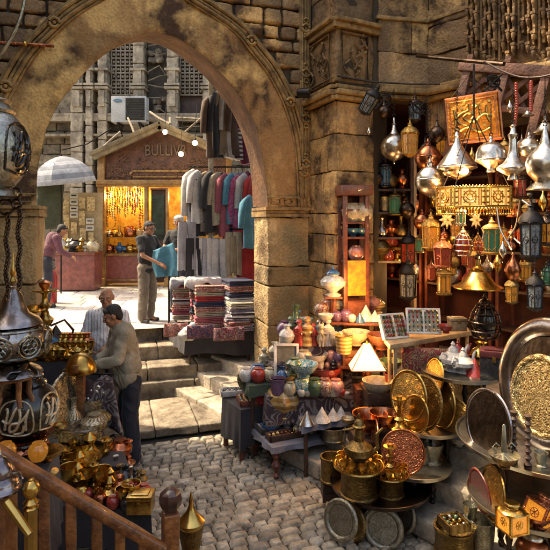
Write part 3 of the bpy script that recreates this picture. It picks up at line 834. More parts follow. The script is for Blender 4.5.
# ------------------------------------------------------------------ small goods
def lathe_part(name, prof, m, parent, n=20, loc=(0, 0, 0), lobes=0, fl=0.):
    mb = MB(); mb.T = Matrix.Translation(loc); return mb.lathe(prof, n, None, fl, lobes).build(name, m, parent)
PROF = dict(
    cup=[(.32, 0), (.34, .06), (.16, .16), (.14, .28), (.38, .46), (.46, .8), (.5, 1), (.45, .99), (.38, .6), (.05, .45)],
    bowl=[(.4, 0), (.42, .08), (.32, .14), (.7, .38), (.95, .75), (1, 1), (.93, .98), (.6, .4), (.05, .25)],
    dish=[(.35, 0), (.36, .12), (.3, .2), (.8, .45), (1, 1), (.94, 1), (.7, .55), (.05, .35)],
    vase=[(.26, 0), (.28, .05), (.2, .1), (.36, .3), (.42, .5), (.33, .7), (.15, .82), (.14, .92), (.24, 1), (.2, .99), (.1, .9)],
    amphora=[(.2, 0), (.22, .04), (.14, .1), (.28, .3), (.38, .52), (.36, .66), (.16, .78), (.12, .9), (.2, 1), (.15, .99)],
    jar=[(.3, 0), (.34, .05), (.46, .3), (.48, .55), (.38, .75), (.26, .82), (.28, .88), (.24, .87)],
    flask=[(.24, 0), (.3, .1), (.32, .3), (.2, .5), (.1, .62), (.08, .9), (.13, 1), (.08, .99)],
    mortar=[(.42, 0), (.44, .08), (.3, .15), (.3, .25), (.4, .6), (.5, 1), (.45, 1), (.3, .5), (.05, .4)],
    drum=[(.5, 0), (.5, .06), (.46, .1), (.46, .85), (.5, .9), (.5, 1), (.44, 1), (.42, .6), (.05, .55)],
    tub=[(.38, 0), (.42, .1), (.47, .5), (.5, .95), (.54, 1), (.48, 1), (.42, .5), (.05, .3)],
    pyramid=[(.5, 0), (.01, .85)],
    spinning=[(.3, 0), (.33, .1), (.1, .3), (.3, .45), (.34, .5), (.12, .7), (.2, .8), (.22, .84), (.05, 1.0)],
    candlestick=[(.34, 0), (.36, .05), (.2, .1), (.09, .2), (.16, .28), (.07, .36), (.06, .55), (.15, .62), (.07, .68), (.08, .85), (.22, .9), (.22, .93), (.1, .94), (.1, 1)],
    chalice=[(.4, 0), (.4, .06), (.14, .14), (.1, .4), (.18, .46), (.1, .52), (.5, .66), (.56, .8), (.5, .8), (.1, .62)],
    urn=[(.3, 0), (.32, .06), (.14, .14), (.2, .2), (.48, .42), (.5, .58), (.34, .74), (.2, .8), (.26, .86), (.2, .86)])
def simple(k, m, lid=None, lidm=None, nm=None, n=18, lobes=0, fl=0.):
    key = nm or k
    if not lid: return lathe_part(key, PROF[k], m, None, n, lobes=lobes, fl=fl)
    r = empty(key); lathe_part('body', PROF[k], m, r, n, lobes=lobes, fl=fl)
    z = PROF[k][-1][1]; w = max(PROF[k][-2][0], PROF[k][-1][0])
    lathe_part('lid', [(w*1.05, z-.02), (w*1.0, z+.04), (w*.6, z+.13), (w*.15, z+.17), (w*.22, z+.23), (w*.05, z+.3)], lidm or m, r, n)
    return r
@kind
def pot(k, m): return simple(k, m)
@kind
def lidpot(k, m, lm): return simple(k, m, True, lm)
@kind
def lobed(k, m): return simple(k, m, n=48, lobes=8, fl=.06)
@kind
def stackcup(m):
    r = empty('stacked_goblets')
    return r
@kind
def teapot(m):
    r = empty('teapot')
    lathe_part('body', [(.3, 0), (.34, .05), (.22, .12), (.5, .35), (.5, .5), (.3, .66), (.16, .74)], m, r, 20)
    lathe_part('lid', [(.2, .72), (.18, .82), (.06, .95), (.09, 1.0), (.02, 1.1)], m, r, 14)
    MB().tube([(.42, 0, .3), (.68, 0, .42), (.75, 0, .7), (.9, 0, .85)], [.1, .08, .055, .04], 8).build('spout', m, r)
    MB().tube([(-.35, 0, .62), (-.6, 0, .75), (-.75, 0, .55), (-.62, 0, .32), (-.45, 0, .3)], .04, 6).build('handle', m, r)
    return r
@kind
def ewer(m):
    r = empty('long_necked_ewer')
    lathe_part('body', [(.2, 0), (.24, .03), (.1, .08), (.28, .25), (.26, .36), (.1, .48), (.07, .7), (.13, .76), (.08, .8)], m, r, 16)
    lathe_part('lid', [(.1, .79), (.08, .86), (.03, .9), (.04, .94), (.01, 1.0)], m, r, 12)
    MB().tube([(.22, 0, .22), (.36, 0, .35), (.34, 0, .6), (.46, 0, .72)], [.05, .04, .03, .02], 7).build('spout', m, r)
    MB().tube([(-.08, 0, .72), (-.3, 0, .68), (-.34, 0, .4), (-.22, 0, .25)], .022, 6).build('handle', m, r)
    return r
@kind
def hookah(m, gm):
    r = empty('water_pipe')
    lathe_part('glass_base', [(.16, 0), (.18, .02), (.2, .1), (.17, .18), (.08, .24), (.06, .3)], gm, r, 18)
    lathe_part('stem', [(.07, .28), (.09, .32), (.04, .36), (.08, .42), (.1, .47), (.05, .52), (.035, .6), (.07, .66), (.035, .7), (.03, .8), (.06, .84), (.03, .87)], m, r, 14)
    lathe_part('tray', [(.02, .83), (.13, .85), (.14, .87), (.12, .865), (.02, .85)], m, r, 18)
    lathe_part('bowl', [(.03, .87), (.06, .92), (.07, .97), (.02, 1.0)], copper, r, 12)
    MB().tube([(.06, 0, .38), (.2, .05, .45), (.28, .1, .3), (.24, .14, .1), (.3, .05, .02)], .016, 6).build('hose', redwall, r)
    return r
@kind
def tray(m, cm_, rimf=.14):
    """round metal tray, face along +Z, radius 1"""
    r = empty('round_tray')
    lathe_part('rim', [(1-rimf*1.1, .0), (1-rimf, .035), (1-rimf*.9, .05+rimf*.12), (1-rimf*.7, .05+rimf*.26), (1-rimf*.45, .05+rimf*.32), (1-rimf*.2, .05+rimf*.24), (.985, .05+rimf*.08), (1.0, .04), (.985, .02), (1-rimf*.9, -.03), (.2, -.045), (.001, -.045)], m, r, 48)
    lathe_part('engraved_centre', [(1-rimf, .055), (.93-rimf, .012), (.62, .010), (.60, .022), (.57, .010), (.25, .012), (.23, .03), (.2, .012), (.001, .014)], cm_, r, 48)
    return r
def trayput(px, py, Y, ra, tiltx, rz, mats, label, group=None, sy=1., rimf=.14, loc=None, name=None):
    return put('tray', (*mats, rimf), loc or W(px, py, Y), (ra, ra*sy, ra), label, 'tray', group, rot=Euler((PI/2-R(tiltx), 0, R(rz))), name=name)
@kind
def figurine(m, m2):
    r = empty('small_figurine')
    lathe_part('robe', [(.24, 0), (.25, .05), (.17, .35), (.19, .55), (.2, .66), (.09, .74), (.07, .78)], m, r, 14)
    MB().ball((0, 0, .86), .1, 12).ball((0, -.09, .85), .02, 6).build('head', m2, r)
    MB().tube([(-.17, 0, .64), (-.22, -.08, .48), (-.06, -.18, .45)], .045, 6).tube([(.17, 0, .64), (.22, -.08, .48), (.06, -.18, .45)], .045, 6).build('arm', m, r)
    lathe_part('headdress', [(.12, .84), (.13, .9), (.08, .98), (.02, 1.0)], m, r, 12)
    return r
@kind
def catfig(m):
    b = MB(); b.ball((0, 0, .28), .24, 12, (.8, 1, 1.15)); b.ball((0, -.06, .55), .15, 12, (.8, .8, 1.3)); b.ball((0, -.1, .82), .13, 12)
    b.lathe([(.05, 0), (.001, .13)], 6, Matrix.Translation((-.07, -.08, .9))); b.lathe([(.05, 0), (.001, .13)], 6, Matrix.Translation((.07, -.08, .9)))
    b.tube([(.06, -.16, .5), (.07, -.2, .2), (.07, -.25, .03)], .045, 6); b.tube([(-.06, -.16, .5), (-.07, -.2, .2), (-.07, -.25, .03)], .045, 6); b.tube([(0, .2, .1), (.18, .28, .05), (.28, .1, .05)], .035, 6)
    return b.build('cat_figurine', m)
@kind
def stoneegg(m):
    return MB().ball((0, 0, .5), .5, 16, (.8, .8, 1)).build('polished_egg', m)
@kind
def squarebox(m, m2):
    r = empty('lidded_box')
    MB().box((0, 0, .3), (1, .8, .6)).build('body', m, r, bev=.03); MB().box((0, 0, .7), (1.04, .84, .18)).box((0, 0, .81), (.7, .55, .05)).build('lid', m2, r, bev=.03)
    MB().box((0, -.43, .58), (.12, .04, .16)).build('clasp', brass, r, bev=.01)
    return r
@kind
def tealantern(m, gm):
    """square jar-lantern with stepped neck"""
    r = empty('square_lantern')
    b = MB()
    for x in (-1, 1):
        for y in (-1, 1): b.box((x*.44, y*.44, .42), (.1, .1, .84))
    b.box((0, 0, .03), (1, 1, .07)); b.box((0, 0, .83), (1, 1, .07)); b.lathe([(.62, .86), (.5, .95), (.28, 1.0), (.26, 1.1), (.34, 1.14), (.3, 1.2), (.12, 1.2)], 8, None, ph=PI/8)
    b.build('frame', m, r, bev=.01)
    for i in range(4):
        q = MB(); q.T = Matrix.Rotation(PI/2*i, 4, 'Z'); q.box((0, -.43, .43), (.8, .02, .76)); p = q.build('pane', gm, r)
        q = MB(); q.T = Matrix.Rotation(PI/2*i, 4, 'Z')
        for k in range(6): q.tube([(0, -.45, .43), (.16*math.cos(k*PI/3), -.45, .43+.16*math.sin(k*PI/3))], .02, 5)
        q.ring((0, -.45, .43), .18, .015, 'Y', 12, 5); q.build('star', m, p)
    return r
@kind
def mashrabiya(m): return None
# ------------------------------------------------------------------ hanging lamps (radius 1, centre of body at origin)
def chain(r, z0, L, m=iron, rr=.05):
    mb = MB(); z = z0; i = 0
    while z < z0+L and i < 34:
        mb.ring((0, 0, z+.09), .055, .018, 'Y' if i % 2 else 'X', 8, 4, 1, 1.6); z += .155; i += 1
    mb.build('chain', m, r, ang=60)
ONION = dict(
    onion=[(.02, -1.28), (.1, -1.2), (.06, -1.1), (.2, -1.02), (.55, -.85), (.88, -.5), (1, 0), (.92, .38), (.66, .72), (.36, .95), (.2, 1.25), (.13, 1.6), (.2, 1.68), (.1, 1.78), (.08, 2.1), (.02, 2.2)],
    wide=[(.02, -.75), (.1, -.68), (.3, -.62), (.62, -.5), (.74, -.34), (.66, -.28), (1.0, -.1), (1.02, 0), (.93, .12), (.72, .42), (.42, .82), (.2, 1.2), (.12, 1.5), (.16, 1.56), (.06, 1.8)],
    dome=[(.25, -.95), (.3, -.9), (.22, -.72), (.4, -.6), (.62, -.42), (.85, -.3), (1.0, -.2), (1.02, -.12), (.98, -.05), (.97, .3), (.82, .72), (.5, .98), (.15, 1.1), (.1, 1.25), (.14, 1.32), (.05, 1.45)],
    longneck=[(.3, -.75), (.34, -.7), (.28, -.5), (.55, -.35), (.95, -.12), (1.0, -.02), (.93, .1), (.6, .32), (.36, .65), (.26, 1.1), (.23, 1.8), (.3, 2.0), (.3, 2.1), (.2, 2.2), (.14, 2.5), (.2, 2.6), (.05, 2.75)],
    flare=[(.95, -1.45), (.98, -1.4), (.72, -1.15), (.52, -.98), (.62, -.85), (.9, -.5), (1.02, 0), (.9, .45), (.55, .8), (.3, 1.1), (.2, 1.5), (.12, 1.9), (.05, 2.1)],
    globe=[(.05, -1.1), (.12, -1.02), (.3, -.95), (.7, -.7), (.95, -.3), (1, .1), (.85, .52), (.5, .85), (.22, 1.0), (.2, 1.15), (.28, 1.2), (.12, 1.3), (.06, 1.5)],
    tear=[(.04, -1.6), (.2, -1.3), (.6, -.8), (.8, -.2), (.6, .4), (.3, .9), (.12, 1.3), (.18, 1.4), (.06, 1.6)],
    dish=[(.12, -.5), (.98, -.5), (1.0, -.44), (.94, -.4), (.7, -.25), (.46, .1), (.34, .3), (.2, .36), (.24, .5), (.12, .6), (.1, .9)])
@kind
def onion(k, m, L):
    r = empty('hanging_lamp')
    pr = ONION[k]
    # the shade: body plus a separate cap and drop
    zc = {'onion': .95, 'wide': 1.2, 'dome': .98, 'longneck': 1.8, 'flare': 1.1, 'globe': .85, 'tear': .9, 'dish': .3}[k]
    body = [p for p in pr if p[1] <= zc+1e-6]; cap = [p for p in pr if p[1] >= zc-1e-6]
    lathe_part('shade', body, m, r, 30); lathe_part('cap', cap, m, r, 16)
    zt = pr[-1][1]
    MB().ring((0, 0, zt+.12), .12, .035, 'Y', 10, 5).build('hook', iron, r)
    if k in ('wide', 'dome', 'globe'):
        b = MB(); b.ring((0, 0, -.1 if k != 'globe' else .1), 1.0, .035, 'Z', 30, 5); b.build('band', m, r)
    chain(r, zt+.15, L)
    return r
@kind
def hexlamp(m, gm, L, n=6):
    r = empty('glass_lantern')
    b = MB(); h = 1.25
    for i in range(n):
        a = 2*PI*i/n; c, s_ = math.cos(a), math.sin(a)
        b.tube([(.78*c, .78*s_, -h), (.9*c, .9*s_, h*.8)], .075, 4)
    b.lathe([(.3, -h-.35), (.75, -h-.1), (.95, -h), (.95, -h+.12), (.8, -h+.14)], n); b.lathe([(.95, h*.8-.1), (1.08, h*.8), (1.02, h*.8+.1)], n)
    b.build('frame', m, r)
    for i in range(n):
        a0, a1 = 2*PI*i/n, 2*PI*(i+1)/n
        q = MB(); q.add([(.73*math.cos(a0), .73*math.sin(a0), -h), (.73*math.cos(a1), .73*math.sin(a1), -h), (.85*math.cos(a1), .85*math.sin(a1), h*.8), (.85*math.cos(a0), .85*math.sin(a0), h*.8)], [(0, 1, 2, 3)])
        p = q.build('pane', gm, r, smooth=False)
        q = MB(); am = (a0+a1)/2; rad = .8*math.cos(PI/n); x, y = rad*math.cos(am), rad*math.sin(am)
        q.T = Matrix.Translation((x, y, -.1)) @ Matrix.Rotation(am, 4, 'Z') @ Matrix.Rotation(PI/2, 4, 'Y')
        q.ring((0, 0, 0), .22, .035, 'Z', 10, 4); q.tube([(-.8, 0, 0), (-.22, 0, 0)], .03, 4); q.tube([(.22, 0, 0), (.9, 0, 0)], .03, 4); q.tube([(0, -.3, 0), (0, .3, 0)], .025, 4)
        q.build('tracery', m, p)
    lathe_part('dome', [(1.02, h*.8+.08), (.92, h*.8+.35), (.6, h*.8+.7), (.3, h*.8+.85), (.22, h*.8+1.05), (.3, h*.8+1.12), (.1, h*.8+1.3), (.06, h*.8+1.55)], m, r, 20, lobes=8, fl=.03)
    MB().ring((0, 0, h*.8+1.65), .13, .035, 'Y', 10, 5).build('hook', m, r)
    chain(r, h*.8+1.7, L)
    return r
@kind
def cylamp(m, gm, L):
    r = empty('pierced_cylinder_lantern')
    lathe_part('base', [(.5, -1.55), (.95, -1.45), (1.0, -1.3), (.82, -1.2)], m, r); lathe_part('pane', [(.78, -1.2), (.78, 1.1)], gm, r, 20)
    b = MB()
    for i in range(8):
        a = 2*PI*i/8; x, y = .8*math.cos(a), .8*math.sin(a)
        b.tube([(x, y, -1.2), (x, y, 1.1)], .07, 5)
        a2 = a+PI/8; x2, y2 = .8*math.cos(a2), .8*math.sin(a2)
        b.tube([(x, y, .6), (x2, y2, .95), (.8*math.cos(a+PI/4), .8*math.sin(a+PI/4), .6)], .05, 4); b.tube([(x, y, -.8), (x2, y2, -1.1), (.8*math.cos(a+PI/4), .8*math.sin(a+PI/4), -.8)], .05, 4)
    b.build('tracery', m, r)
    lathe_part('cap', [(.9, 1.1), (1.02, 1.2), (.95, 1.4), (.55, 1.62), (.3, 1.72), (.34, 1.9), (.15, 2.05), (.08, 2.4)], m, r)
    chain(r, 2.4, L); return r
@kind
def cagelamp(m, gm, L):
    r = empty('ringed_cage_lantern')
    lathe_part('glass', [(.3, -1.3), (.62, -1.1), (.8, -.4), (.72, .3), (.45, .9), (.25, 1.1)], gm, r)
    b = MB()
    for z, q in ((-1.25, .75), (-.75, .98), (-.1, 1.0), (.5, .85), (1.0, .58)): b.ring((0, 0, z), q, .06, 'Z', 24, 5)
    for i in range(10):
        a = 2*PI*i/10; c, s_ = math.cos(a), math.sin(a)
        b.tube([(.7*c, .7*s_, -1.4), (.98*c, .98*s_, -.7), (1.0*c, 1.0*s_, -.1), (.85*c, .85*s_, .5), (.5*c, .5*s_, 1.1), (.15*c, .15*s_, 1.4)], .045, 4)
    b.build('cage', m, r)
    lathe_part('cap', [(.4, 1.25), (.34, 1.45), (.12, 1.6), (.16, 1.7), (.04, 1.95)], m, r, 14)
    if L: chain(r, 1.95, L)
    return r
@kind
def starlamp(m, gm, L):
    r = empty('star_lantern')
    vs = [(0, -.22, 0), (0, .22, 0)]
    for i in range(16):
        a = PI*i/8; q = 1 if i % 2 == 0 else .5
        vs.append((q*math.cos(a), 0, q*math.sin(a)))
    fs = [(0, 2+i, 2+(i+1) % 16) for i in range(16)]+[(1, 2+(i+1) % 16, 2+i) for i in range(16)]
    MB().add(vs, fs).build('pane', gm, r, smooth=False)
    b = MB()
    for i in range(16):
        b.tube([vs[2+i], vs[2+(i+1) % 16]], .05, 4); b.tube([vs[0], vs[2+i]], .025, 4)
    b.build('frame', m, r)
    chain(r, 1.0, L); return r
@kind
def clothlist(): return None

def rail_q(): return 1.4
SHOP = []
def hang(k, args, px, py, rpx, q, label, cat='lantern', group='lamps hanging at the lantern shop', top=None, rz=0., name=None, zs=1., L=None, tilt=None):
    p = PQ(px, py, q); ra = rpx*p.y/F
    a = list(args)
    return put(k, tuple(a), p, (ra, ra, ra*zs), label, cat, group, rz=rz, rot=tilt, name=name)
H = hang
H('onion', ('onion', silver, 2), 394, 147, 13.5, 1.5, 'leftmost silver onion lamp, hanging beside the brass lantern under the cornice')
H('hexlamp', (brasse, ga, 3), 410, 143, 9, 1.45, 'small yellow brass lantern between the leftmost silver lamp and the copper one')
H('onion', ('globe', copper, 3), 428, 158, 13, 1.3, 'reddish copper globe lamp just left of the carved copper plaque')
H('onion', ('globe', silver, 3), 430, 181, 15, 1.15, 'silver globe lamp hanging directly below the copper one')
H('onion', ('wide', silver, 2), 457, 166, 19, 1.15, 'wide silver lamp with a glowing bulb under the copper plaque')
H('onion', ('dome', silver, 2), 491, 158, 15, 1.05, 'dome shaped silver lamp right of the plaque, with a flat rim')
H('onion', ('longneck', silver, 2), 513, 168, 16, .95, 'silver lamp with a tall narrow neck like a bottle')
H('onion', ('globe', silver, 5), 529, 148, 10.5, 1.25, 'small silver ball lamp behind the long-necked one')
H('onion', ('flare', silver, 2), 545, 164, 18, .85, 'biggest silver lamp with a flared foot at the picture edge')
H('onion', ('dish', silver, 3), 545, 127, 12, 1.2, 'shallow silver shade above the biggest silver lamp', cat='lamp shade')
H('onion', ('tear', silver, 2), 503, 250, 5.5, .9, 'narrow bright silver drop beside the green paned lantern')
H('onion', ('tear', copper, 2), 513, 268, 10, .95, 'dull copper drop lamp below the silver cables')
H('onion', ('globe', copper, 3), 422, 222, 8.5, 1.5, 'small tan ball lamp against the dark shop, left of the star lanterns')
H('onion', ('dish', brass, 1), 478, 278, 24, .9, 'wide brass dish lamp hanging above the ringed cage lantern', zs=.85)
H('onion', ('dish', silver, 2), 528, 113, 6, 1.3, 'tiny silver dome shade high under the wooden awning frame', cat='lamp shade')
H('onion', ('tear', silver, 1), 510, 107, 4, 1.3, 'tiny white drop lamp high beside the red chain', cat='lamp')
H('cylamp', (brasse, gg, 2), 492, 240, 9.5, .95, 'brass lantern with green panes beside the silver drop')
H('hexlamp', (brasse, ga, 1), 431, 236, 9.5, 1.15, 'brass paned lantern just below the small tan ball lamp')
H('hexlamp', (coppere, gr, 2), 443, 256, 10, .85, 'red paned copper lantern low beside the brass dish', zs=.8)
H('cagelamp', (silver, gr, 2), 463, 244, 9, .95, 'red glass lamp in a cage with a grey cap below the star lanterns')
H('cylamp', (silver, gg, 1), 461, 218, 5.5, 1.0, 'small green cylinder lantern between the two star lanterns')
H('starlamp', (silvere, litp, 1), 447, 220, 9, .95, 'left star lantern under the glowing band', rz=.3)
H('starlamp', (silvere, litp, 1), 476, 220, 9, .93, 'right star lantern under the glowing band', rz=.5)
H('hexlamp', (iron, gw, 1), 531, 238, 12, .75, 'large black lantern with frosted panes below the biggest silver lamp', zs=1.25)
H('hexlamp', (iron, gw, 3), 535, 295, 9, .65, 'black lantern with frosted panes above the great round tray', zs=1.15)
H('hexlamp', (brassd, ga, 2), 512, 293, 7, .95, 'little amber lantern hanging over the zigzag ornament')
H('hexlamp', (iron, gr, 2), 409, 252, 9, 1.7, 'dim black lantern with red panes near the shop shelf post')
H('hexlamp', (iron, gw, 1), 408, 284, 9, 1.5, 'black lantern with pale panes above the ring trays', zs=1.2)
H('cylamp', (brassd, ga, 2), 444, 283, 8, 1.2, 'old brass lantern behind the wide brass dish on its left')
H('cylamp', (grime, gr, 2), 520, 188, 7, 1.3, 'dark bronze lantern half hidden behind the long-necked silver lamp')
H('hexlamp', (grime, ga, 2), 547, 232, 9, .9, 'dark amber lantern cut by the picture edge beneath the biggest silver lamp')
H('cagelamp', (grime, ga, 2), 492, 205, 7, 1.5, 'dark caged lamp in the shadow right of the glowing band')
H('onion', ('onion', grime, 2), 437, 134, 8, 1.45, 'black onion lamp left of the copper plaque, above the copper globe')
H('hexlamp', (grime, gw, 2), 415, 112, 7, 1.7, 'black lantern high under the cornice above the brass lantern')
H('hexlamp', (iron, gw, 0), 369, 103, 8, .95, 'black street lantern hanging at the corner of the stone pier', group=None, tilt=Euler((.35, .5, 0)))
H('onion', ('tear', silver, 1), 369, 131, 2.5, .95, 'tiny pale drop hanging below the tilted black lantern at the pier', group=None)
H('onion', ('onion', grime, 3), 384, 112, 6.5, 1.45, 'black onion lamp left of the high black lantern')
H('cylamp', (brassd, gg, 2), 395, 205, 7, 1.9, 'dim old brass lantern above the shelf of bottles')
H('onion', ('globe', grime, 4), 407, 210, 8, 1.9, 'dark ball lamp beside the shelf post')
H('cylamp', (grime, gb, 3), 385, 176, 8, 1.9, 'dark lantern over the tall red cabinet')
H('cagelamp', (brassd, gr, 2), 478, 246, 7, 1.3, 'brass caged lamp glowing red behind the green paned lantern')
H('onion', ('dish', copper, 2), 517, 212, 10, 1.2, 'copper dish shade in the shadow below the long-necked lamp', cat='lamp shade')
H('cylamp', (brassd, ga, 2), 526, 272, 6, 1.1, 'slim amber lantern between the two black paned lanterns')
H('onion', ('globe', brassd, 2), 454, 262, 6, 1.3, 'small brown ball lamp behind the red paned copper lantern')
H('cagelamp', (iron, gg, 1), 548, 275, 8, .8, 'black caged lamp at the picture edge above the great round tray')
H('hexlamp', (brassd, gr, 2), 473, 262, 6, 1.1, 'small red paned lantern right above the wide brass dish')
put('cagelamp', (grime, blackg, 0), W(485, 320, 5.0), (15*5./F, 15*5./F, 13.5*5./F), 'tall dark ringed cage lantern standing behind the black box', 'lantern')

# glowing octagonal band of the chandelier
def chandelier():
    c = PQ(474, 198, 1.05); s_ = c.y/F
    r = empty('octagonal_chandelier', c, SROT-.35); tag(r, 'glowing octagonal band of lit red and gold panels over the star lanterns', 'chandelier')
    ra = 36*s_; h = 9*s_
    for i in range(8):
        a0, a1 = 2*PI*(i+.5)/8, 2*PI*(i+1.5)/8
        p0, p1 = Vector((ra*math.cos(a0), ra*math.sin(a0), 0)), Vector((ra*math.cos(a1), ra*math.sin(a1), 0))
        mb = MB(); mb.add([p0+Vector((0, 0, -h)), p1+Vector((0, 0, -h)), p1+Vector((0, 0, h)), p0+Vector((0, 0, h))], [(0, 1, 2, 3)])
        p = mb.build('lit_panel', litp, r, smooth=False)
        m = (p0+p1)/2*1.02; am = math.atan2(m.y, m.x); mb = MB()
        for z in (-h, h): mb.tube([p0*1.01+Vector((0, 0, z)), p1*1.01+Vector((0, 0, z))], .012, 5)
        mb.tube([p0*1.01+Vector((0, 0, -h)), p0*1.01+Vector((0, 0, h))], .012, 5)
        mb.T = Matrix.Translation(m) @ Matrix.Rotation(am+PI/2, 4, 'Z')
        mb.ring((0, 0, 0), h*.62, .009, 'Y', 14, 5); mb.ring((0, 0, 0), h*.3, .007, 'Y', 10, 5)
        w = (p1-p0).length/2
        for x in (-w*.72, -w*.58, w*.58, w*.72): mb.tube([(x, 0, -h), (x, 0, h)], .005, 4)
        for k in range(9):
            mb.ball((-w+2*w*(k+.5)/9, 0, -h-.015), .012, 6); mb.ball((-w+2*w*(k+.5)/9, 0, h+.012), .010, 6)
            mb.tube([(-w+2*w*(k+.5)/9, 0, -h-.02), (-w+2*w*(k+.5)/9, 0, -h-.06)], .003, 4); mb.ball((-w+2*w*(k+.5)/9, 0, -h-.07), .009, 6)
        for k in range(8):
            a_ = k*PI/4; mb.ball((h*.8*math.cos(a_), 0, h*.8*math.sin(a_)), .008, 6); mb.ball((h*.45*math.cos(a_), 0, h*.45*math.sin(a_)), .006, 6)
        for sx_ in (-1, 1):
            for sz_ in (-.6, 0, .6): mb.ball((sx_*w*.86, 0, sz_*h), .012, 6)
        mb.build('fretwork', brass, p)
    mb = MB()
    for i in range(4):
        a = PI/2*i+.4; mb.tube([(ra*math.cos(a), ra*math.sin(a), h), (0, 0, h+.7)], .006, 4)
    mb.tube([(0, 0, h+.7), (0, 0, h+1.2)], .01, 5)
    mb.build('suspension', iron, r)
    MB().ball((0, 0, 0), .05).build('bulb', bulb, r)
chandelier()
bb = MB().ball((0, 0, 0), .032).build('light_bulb', bulb); bb.location = PQ(465, 171, .9); tag(bb, 'bright bare bulb below the wide silver lamp', 'bulb')

# copper plaque
def plaque():
    c = PQ(473, 119, 1.35); s_ = c.y/F
    r = empty('copper_plaque', c, -.28); tag(r, 'square copper plaque with raised calligraphy hanging above the silver lamps', 'plaque')
    r.rotation_euler = (0, R(-5), R(-22))
    w, h = 25*s_, 23*s_
    MB().box((0, 0, 0), (2*w, .03, 2*h)).build('sheet', plaquem, r, bev=.006)
    mb = MB()
    for z in (-h, h): mb.tube([(-w, -.01, z), (w, -.01, z)], .016, 6)
    for x in (-w, w): mb.tube([(x, -.01, -h), (x, -.01, h)], .016, 6)
    for x in (-w*.85, w*.85): mb.tube([(x, -.02, -h*.85), (x, -.02, h*.85)], .006, 5)
    for z in (-h*.85, h*.85): mb.tube([(-w*.85, -.02, z), (w*.85, -.02, z)], .006, 5)
    mb.build('border', copper, r)
    mb = MB()
    def st(pts, rad=.011): mb.tube([(x*w, -.024, z*h) for x, z in catmull(pts, 5)], rad, 6)
    st([(.7, -.05), (.5, .12), (.25, .02), (.1, -.12), (-.2, -.08), (-.35, .1), (-.15, .25), (.05, .15), (-.05, -.02)], .013)
    st([(.55, .5), (.5, .2), (.55, -.1), (.62, -.25)]); st([(.3, .6), (.26, .3), (.3, .05)]); st([(-.1, .65), (-.15, .4), (-.4, .3), (-.6, .1), (-.5, -.15), (-.25, -.25)])
    st([(-.7, .5), (-.66, .1), (-.7, -.2)]); st([(.6, -.5), (.3, -.62), (0, -.5), (-.2, -.35), (-.5, -.45), (-.7, -.35)]); st([(.1, .45), (.2, .55), (.0, .6)])
    for x, z in ((.4, -.35), (.1, -.3), (-.4, .5), (.02, .3), (-.35, -.62), (.65, .65), (-.55, -.05)): mb.box((x*w, -.024, z*h), (.022, .014, .022), rot=Euler((0, PI/4, 0)))
    mb.build('calligraphy', brass, r)
    MB().tube([(-w*.8, 0, h), (0, 0, h+.22), (w*.8, 0, h)], .005, 4).build('hanging_wire', iron, r)
plaque()

# wooden awning frame over the shop
def awning():
    a = PQ(460, 66, 1.85); b = W(558, 73, 5.5); r = empty('wooden_awning', a); tag(r, 'weathered reddish wooden awning frame with crossed braces over the hanging lamps', 'awning frame')
    u = (b-a); L = u.length; an = math.atan2(u.y, u.x)
    MB().box((L/2, 0, 0), (L, .12, .12), 0).build('beam', woodr2, r, bev=.01)
    r.rotation_euler = (0, -math.atan2(u.z, Vector((u.x, u.y)).length), an)
    MB().box((L/2, .02, -.42), (L, .07, .07)).build('lower_beam', woodr2, r, bev=.01)
    for i, f in enumerate((.1, .5, .9)):
        MB().box((L*f, .0, -.55), (.09, .09, 1.0)).build('post', woodr2, r, bev=.01)
    for i, f in enumerate((.14, .32, .54, .72)):
        mb = MB(); mb.box((L*(f+.08), .03, -.21), (.05, .04, .5), rot=Euler((0, R(40), 0))); mb.box((L*(f+.08), .05, -.21), (.05, .04, .5), rot=Euler((0, R(-40), 0))); mb.build('cross_brace', woodr2, r, bev=.006)
    for f in (.1, .5, .9): MB().box((L*f, .3, .1), (.06, .7, .06)).build('wall_bracket', woodr2, r)
woodr2 = mat('weathered_red_wood', (.20, .085, .05), .65, col2=(.07, .03, .02), vs=6, bump=.7, bs=40)
awning()
a, b = PQ(417, 56, 1.7), PQ(504, 64, 1.3); o = MB().tube([(0, 0, 0), b-a], .022, 8).build('awning_rod', grime); o.location = a; tag(o, 'pale grey metal rod sticking out above the wooden awning frame', 'rod')
a = PQ(484, 61, 1.3); o = MB().tube([PQ(x, y, 1.3)-a for x, y in catmull([(484, 61), (500, 70), (520, 77), (540, 77), (556, 73)], 5)], .009, 5).build('electric_cable', woodd); o.location = a; tag(o, 'loose cable sagging along the wooden awning beam', 'cable')
a = W(337, 76, 6.3); o = MB().tube([W(x, y, Y)-a for x, y, Y in ((337, 76, 6.3), (372, 82, 6.3), (410, 84, 6.1), (440, 84, 6.0))], .012, 5).build('pier_rod', iron); o.location = a; tag(o, 'thin dark rod running from the stone pier to the shop front', 'rod')
# black brackets of crossed scroll iron under the cornice
for i, (px, py, lb) in enumerate(((384, 100, 'black scroll bracket left, above the leftmost silver lamp'), (418, 108, 'black scroll bracket right, above the copper globe lamp'), (493, 82, 'black scroll bracket hanging in the wooden awning frame'))):
    p = PQ(px, py, 1.5); mb = MB(); q = p.y/F
    mb.tube([(-9*q, 0, 8*q), (0, 0, 0), (9*q, 0, -9*q)], .012, 5); mb.tube([(9*q, 0, 8*q), (0, 0, 0), (-9*q, 0, -9*q)], .012, 5); mb.ring((0, 0, 0), 5*q, .01, 'Y'); mb.tube([(-7*q*math.cos(t*.5), 0, 7*q*math.sin(t*.5)) for t in range(10)], .01, 5)
    o = mb.build('scroll_bracket', iron); o.location = p; tag(o, lb, 'bracket', 'scroll brackets at the lantern shop')
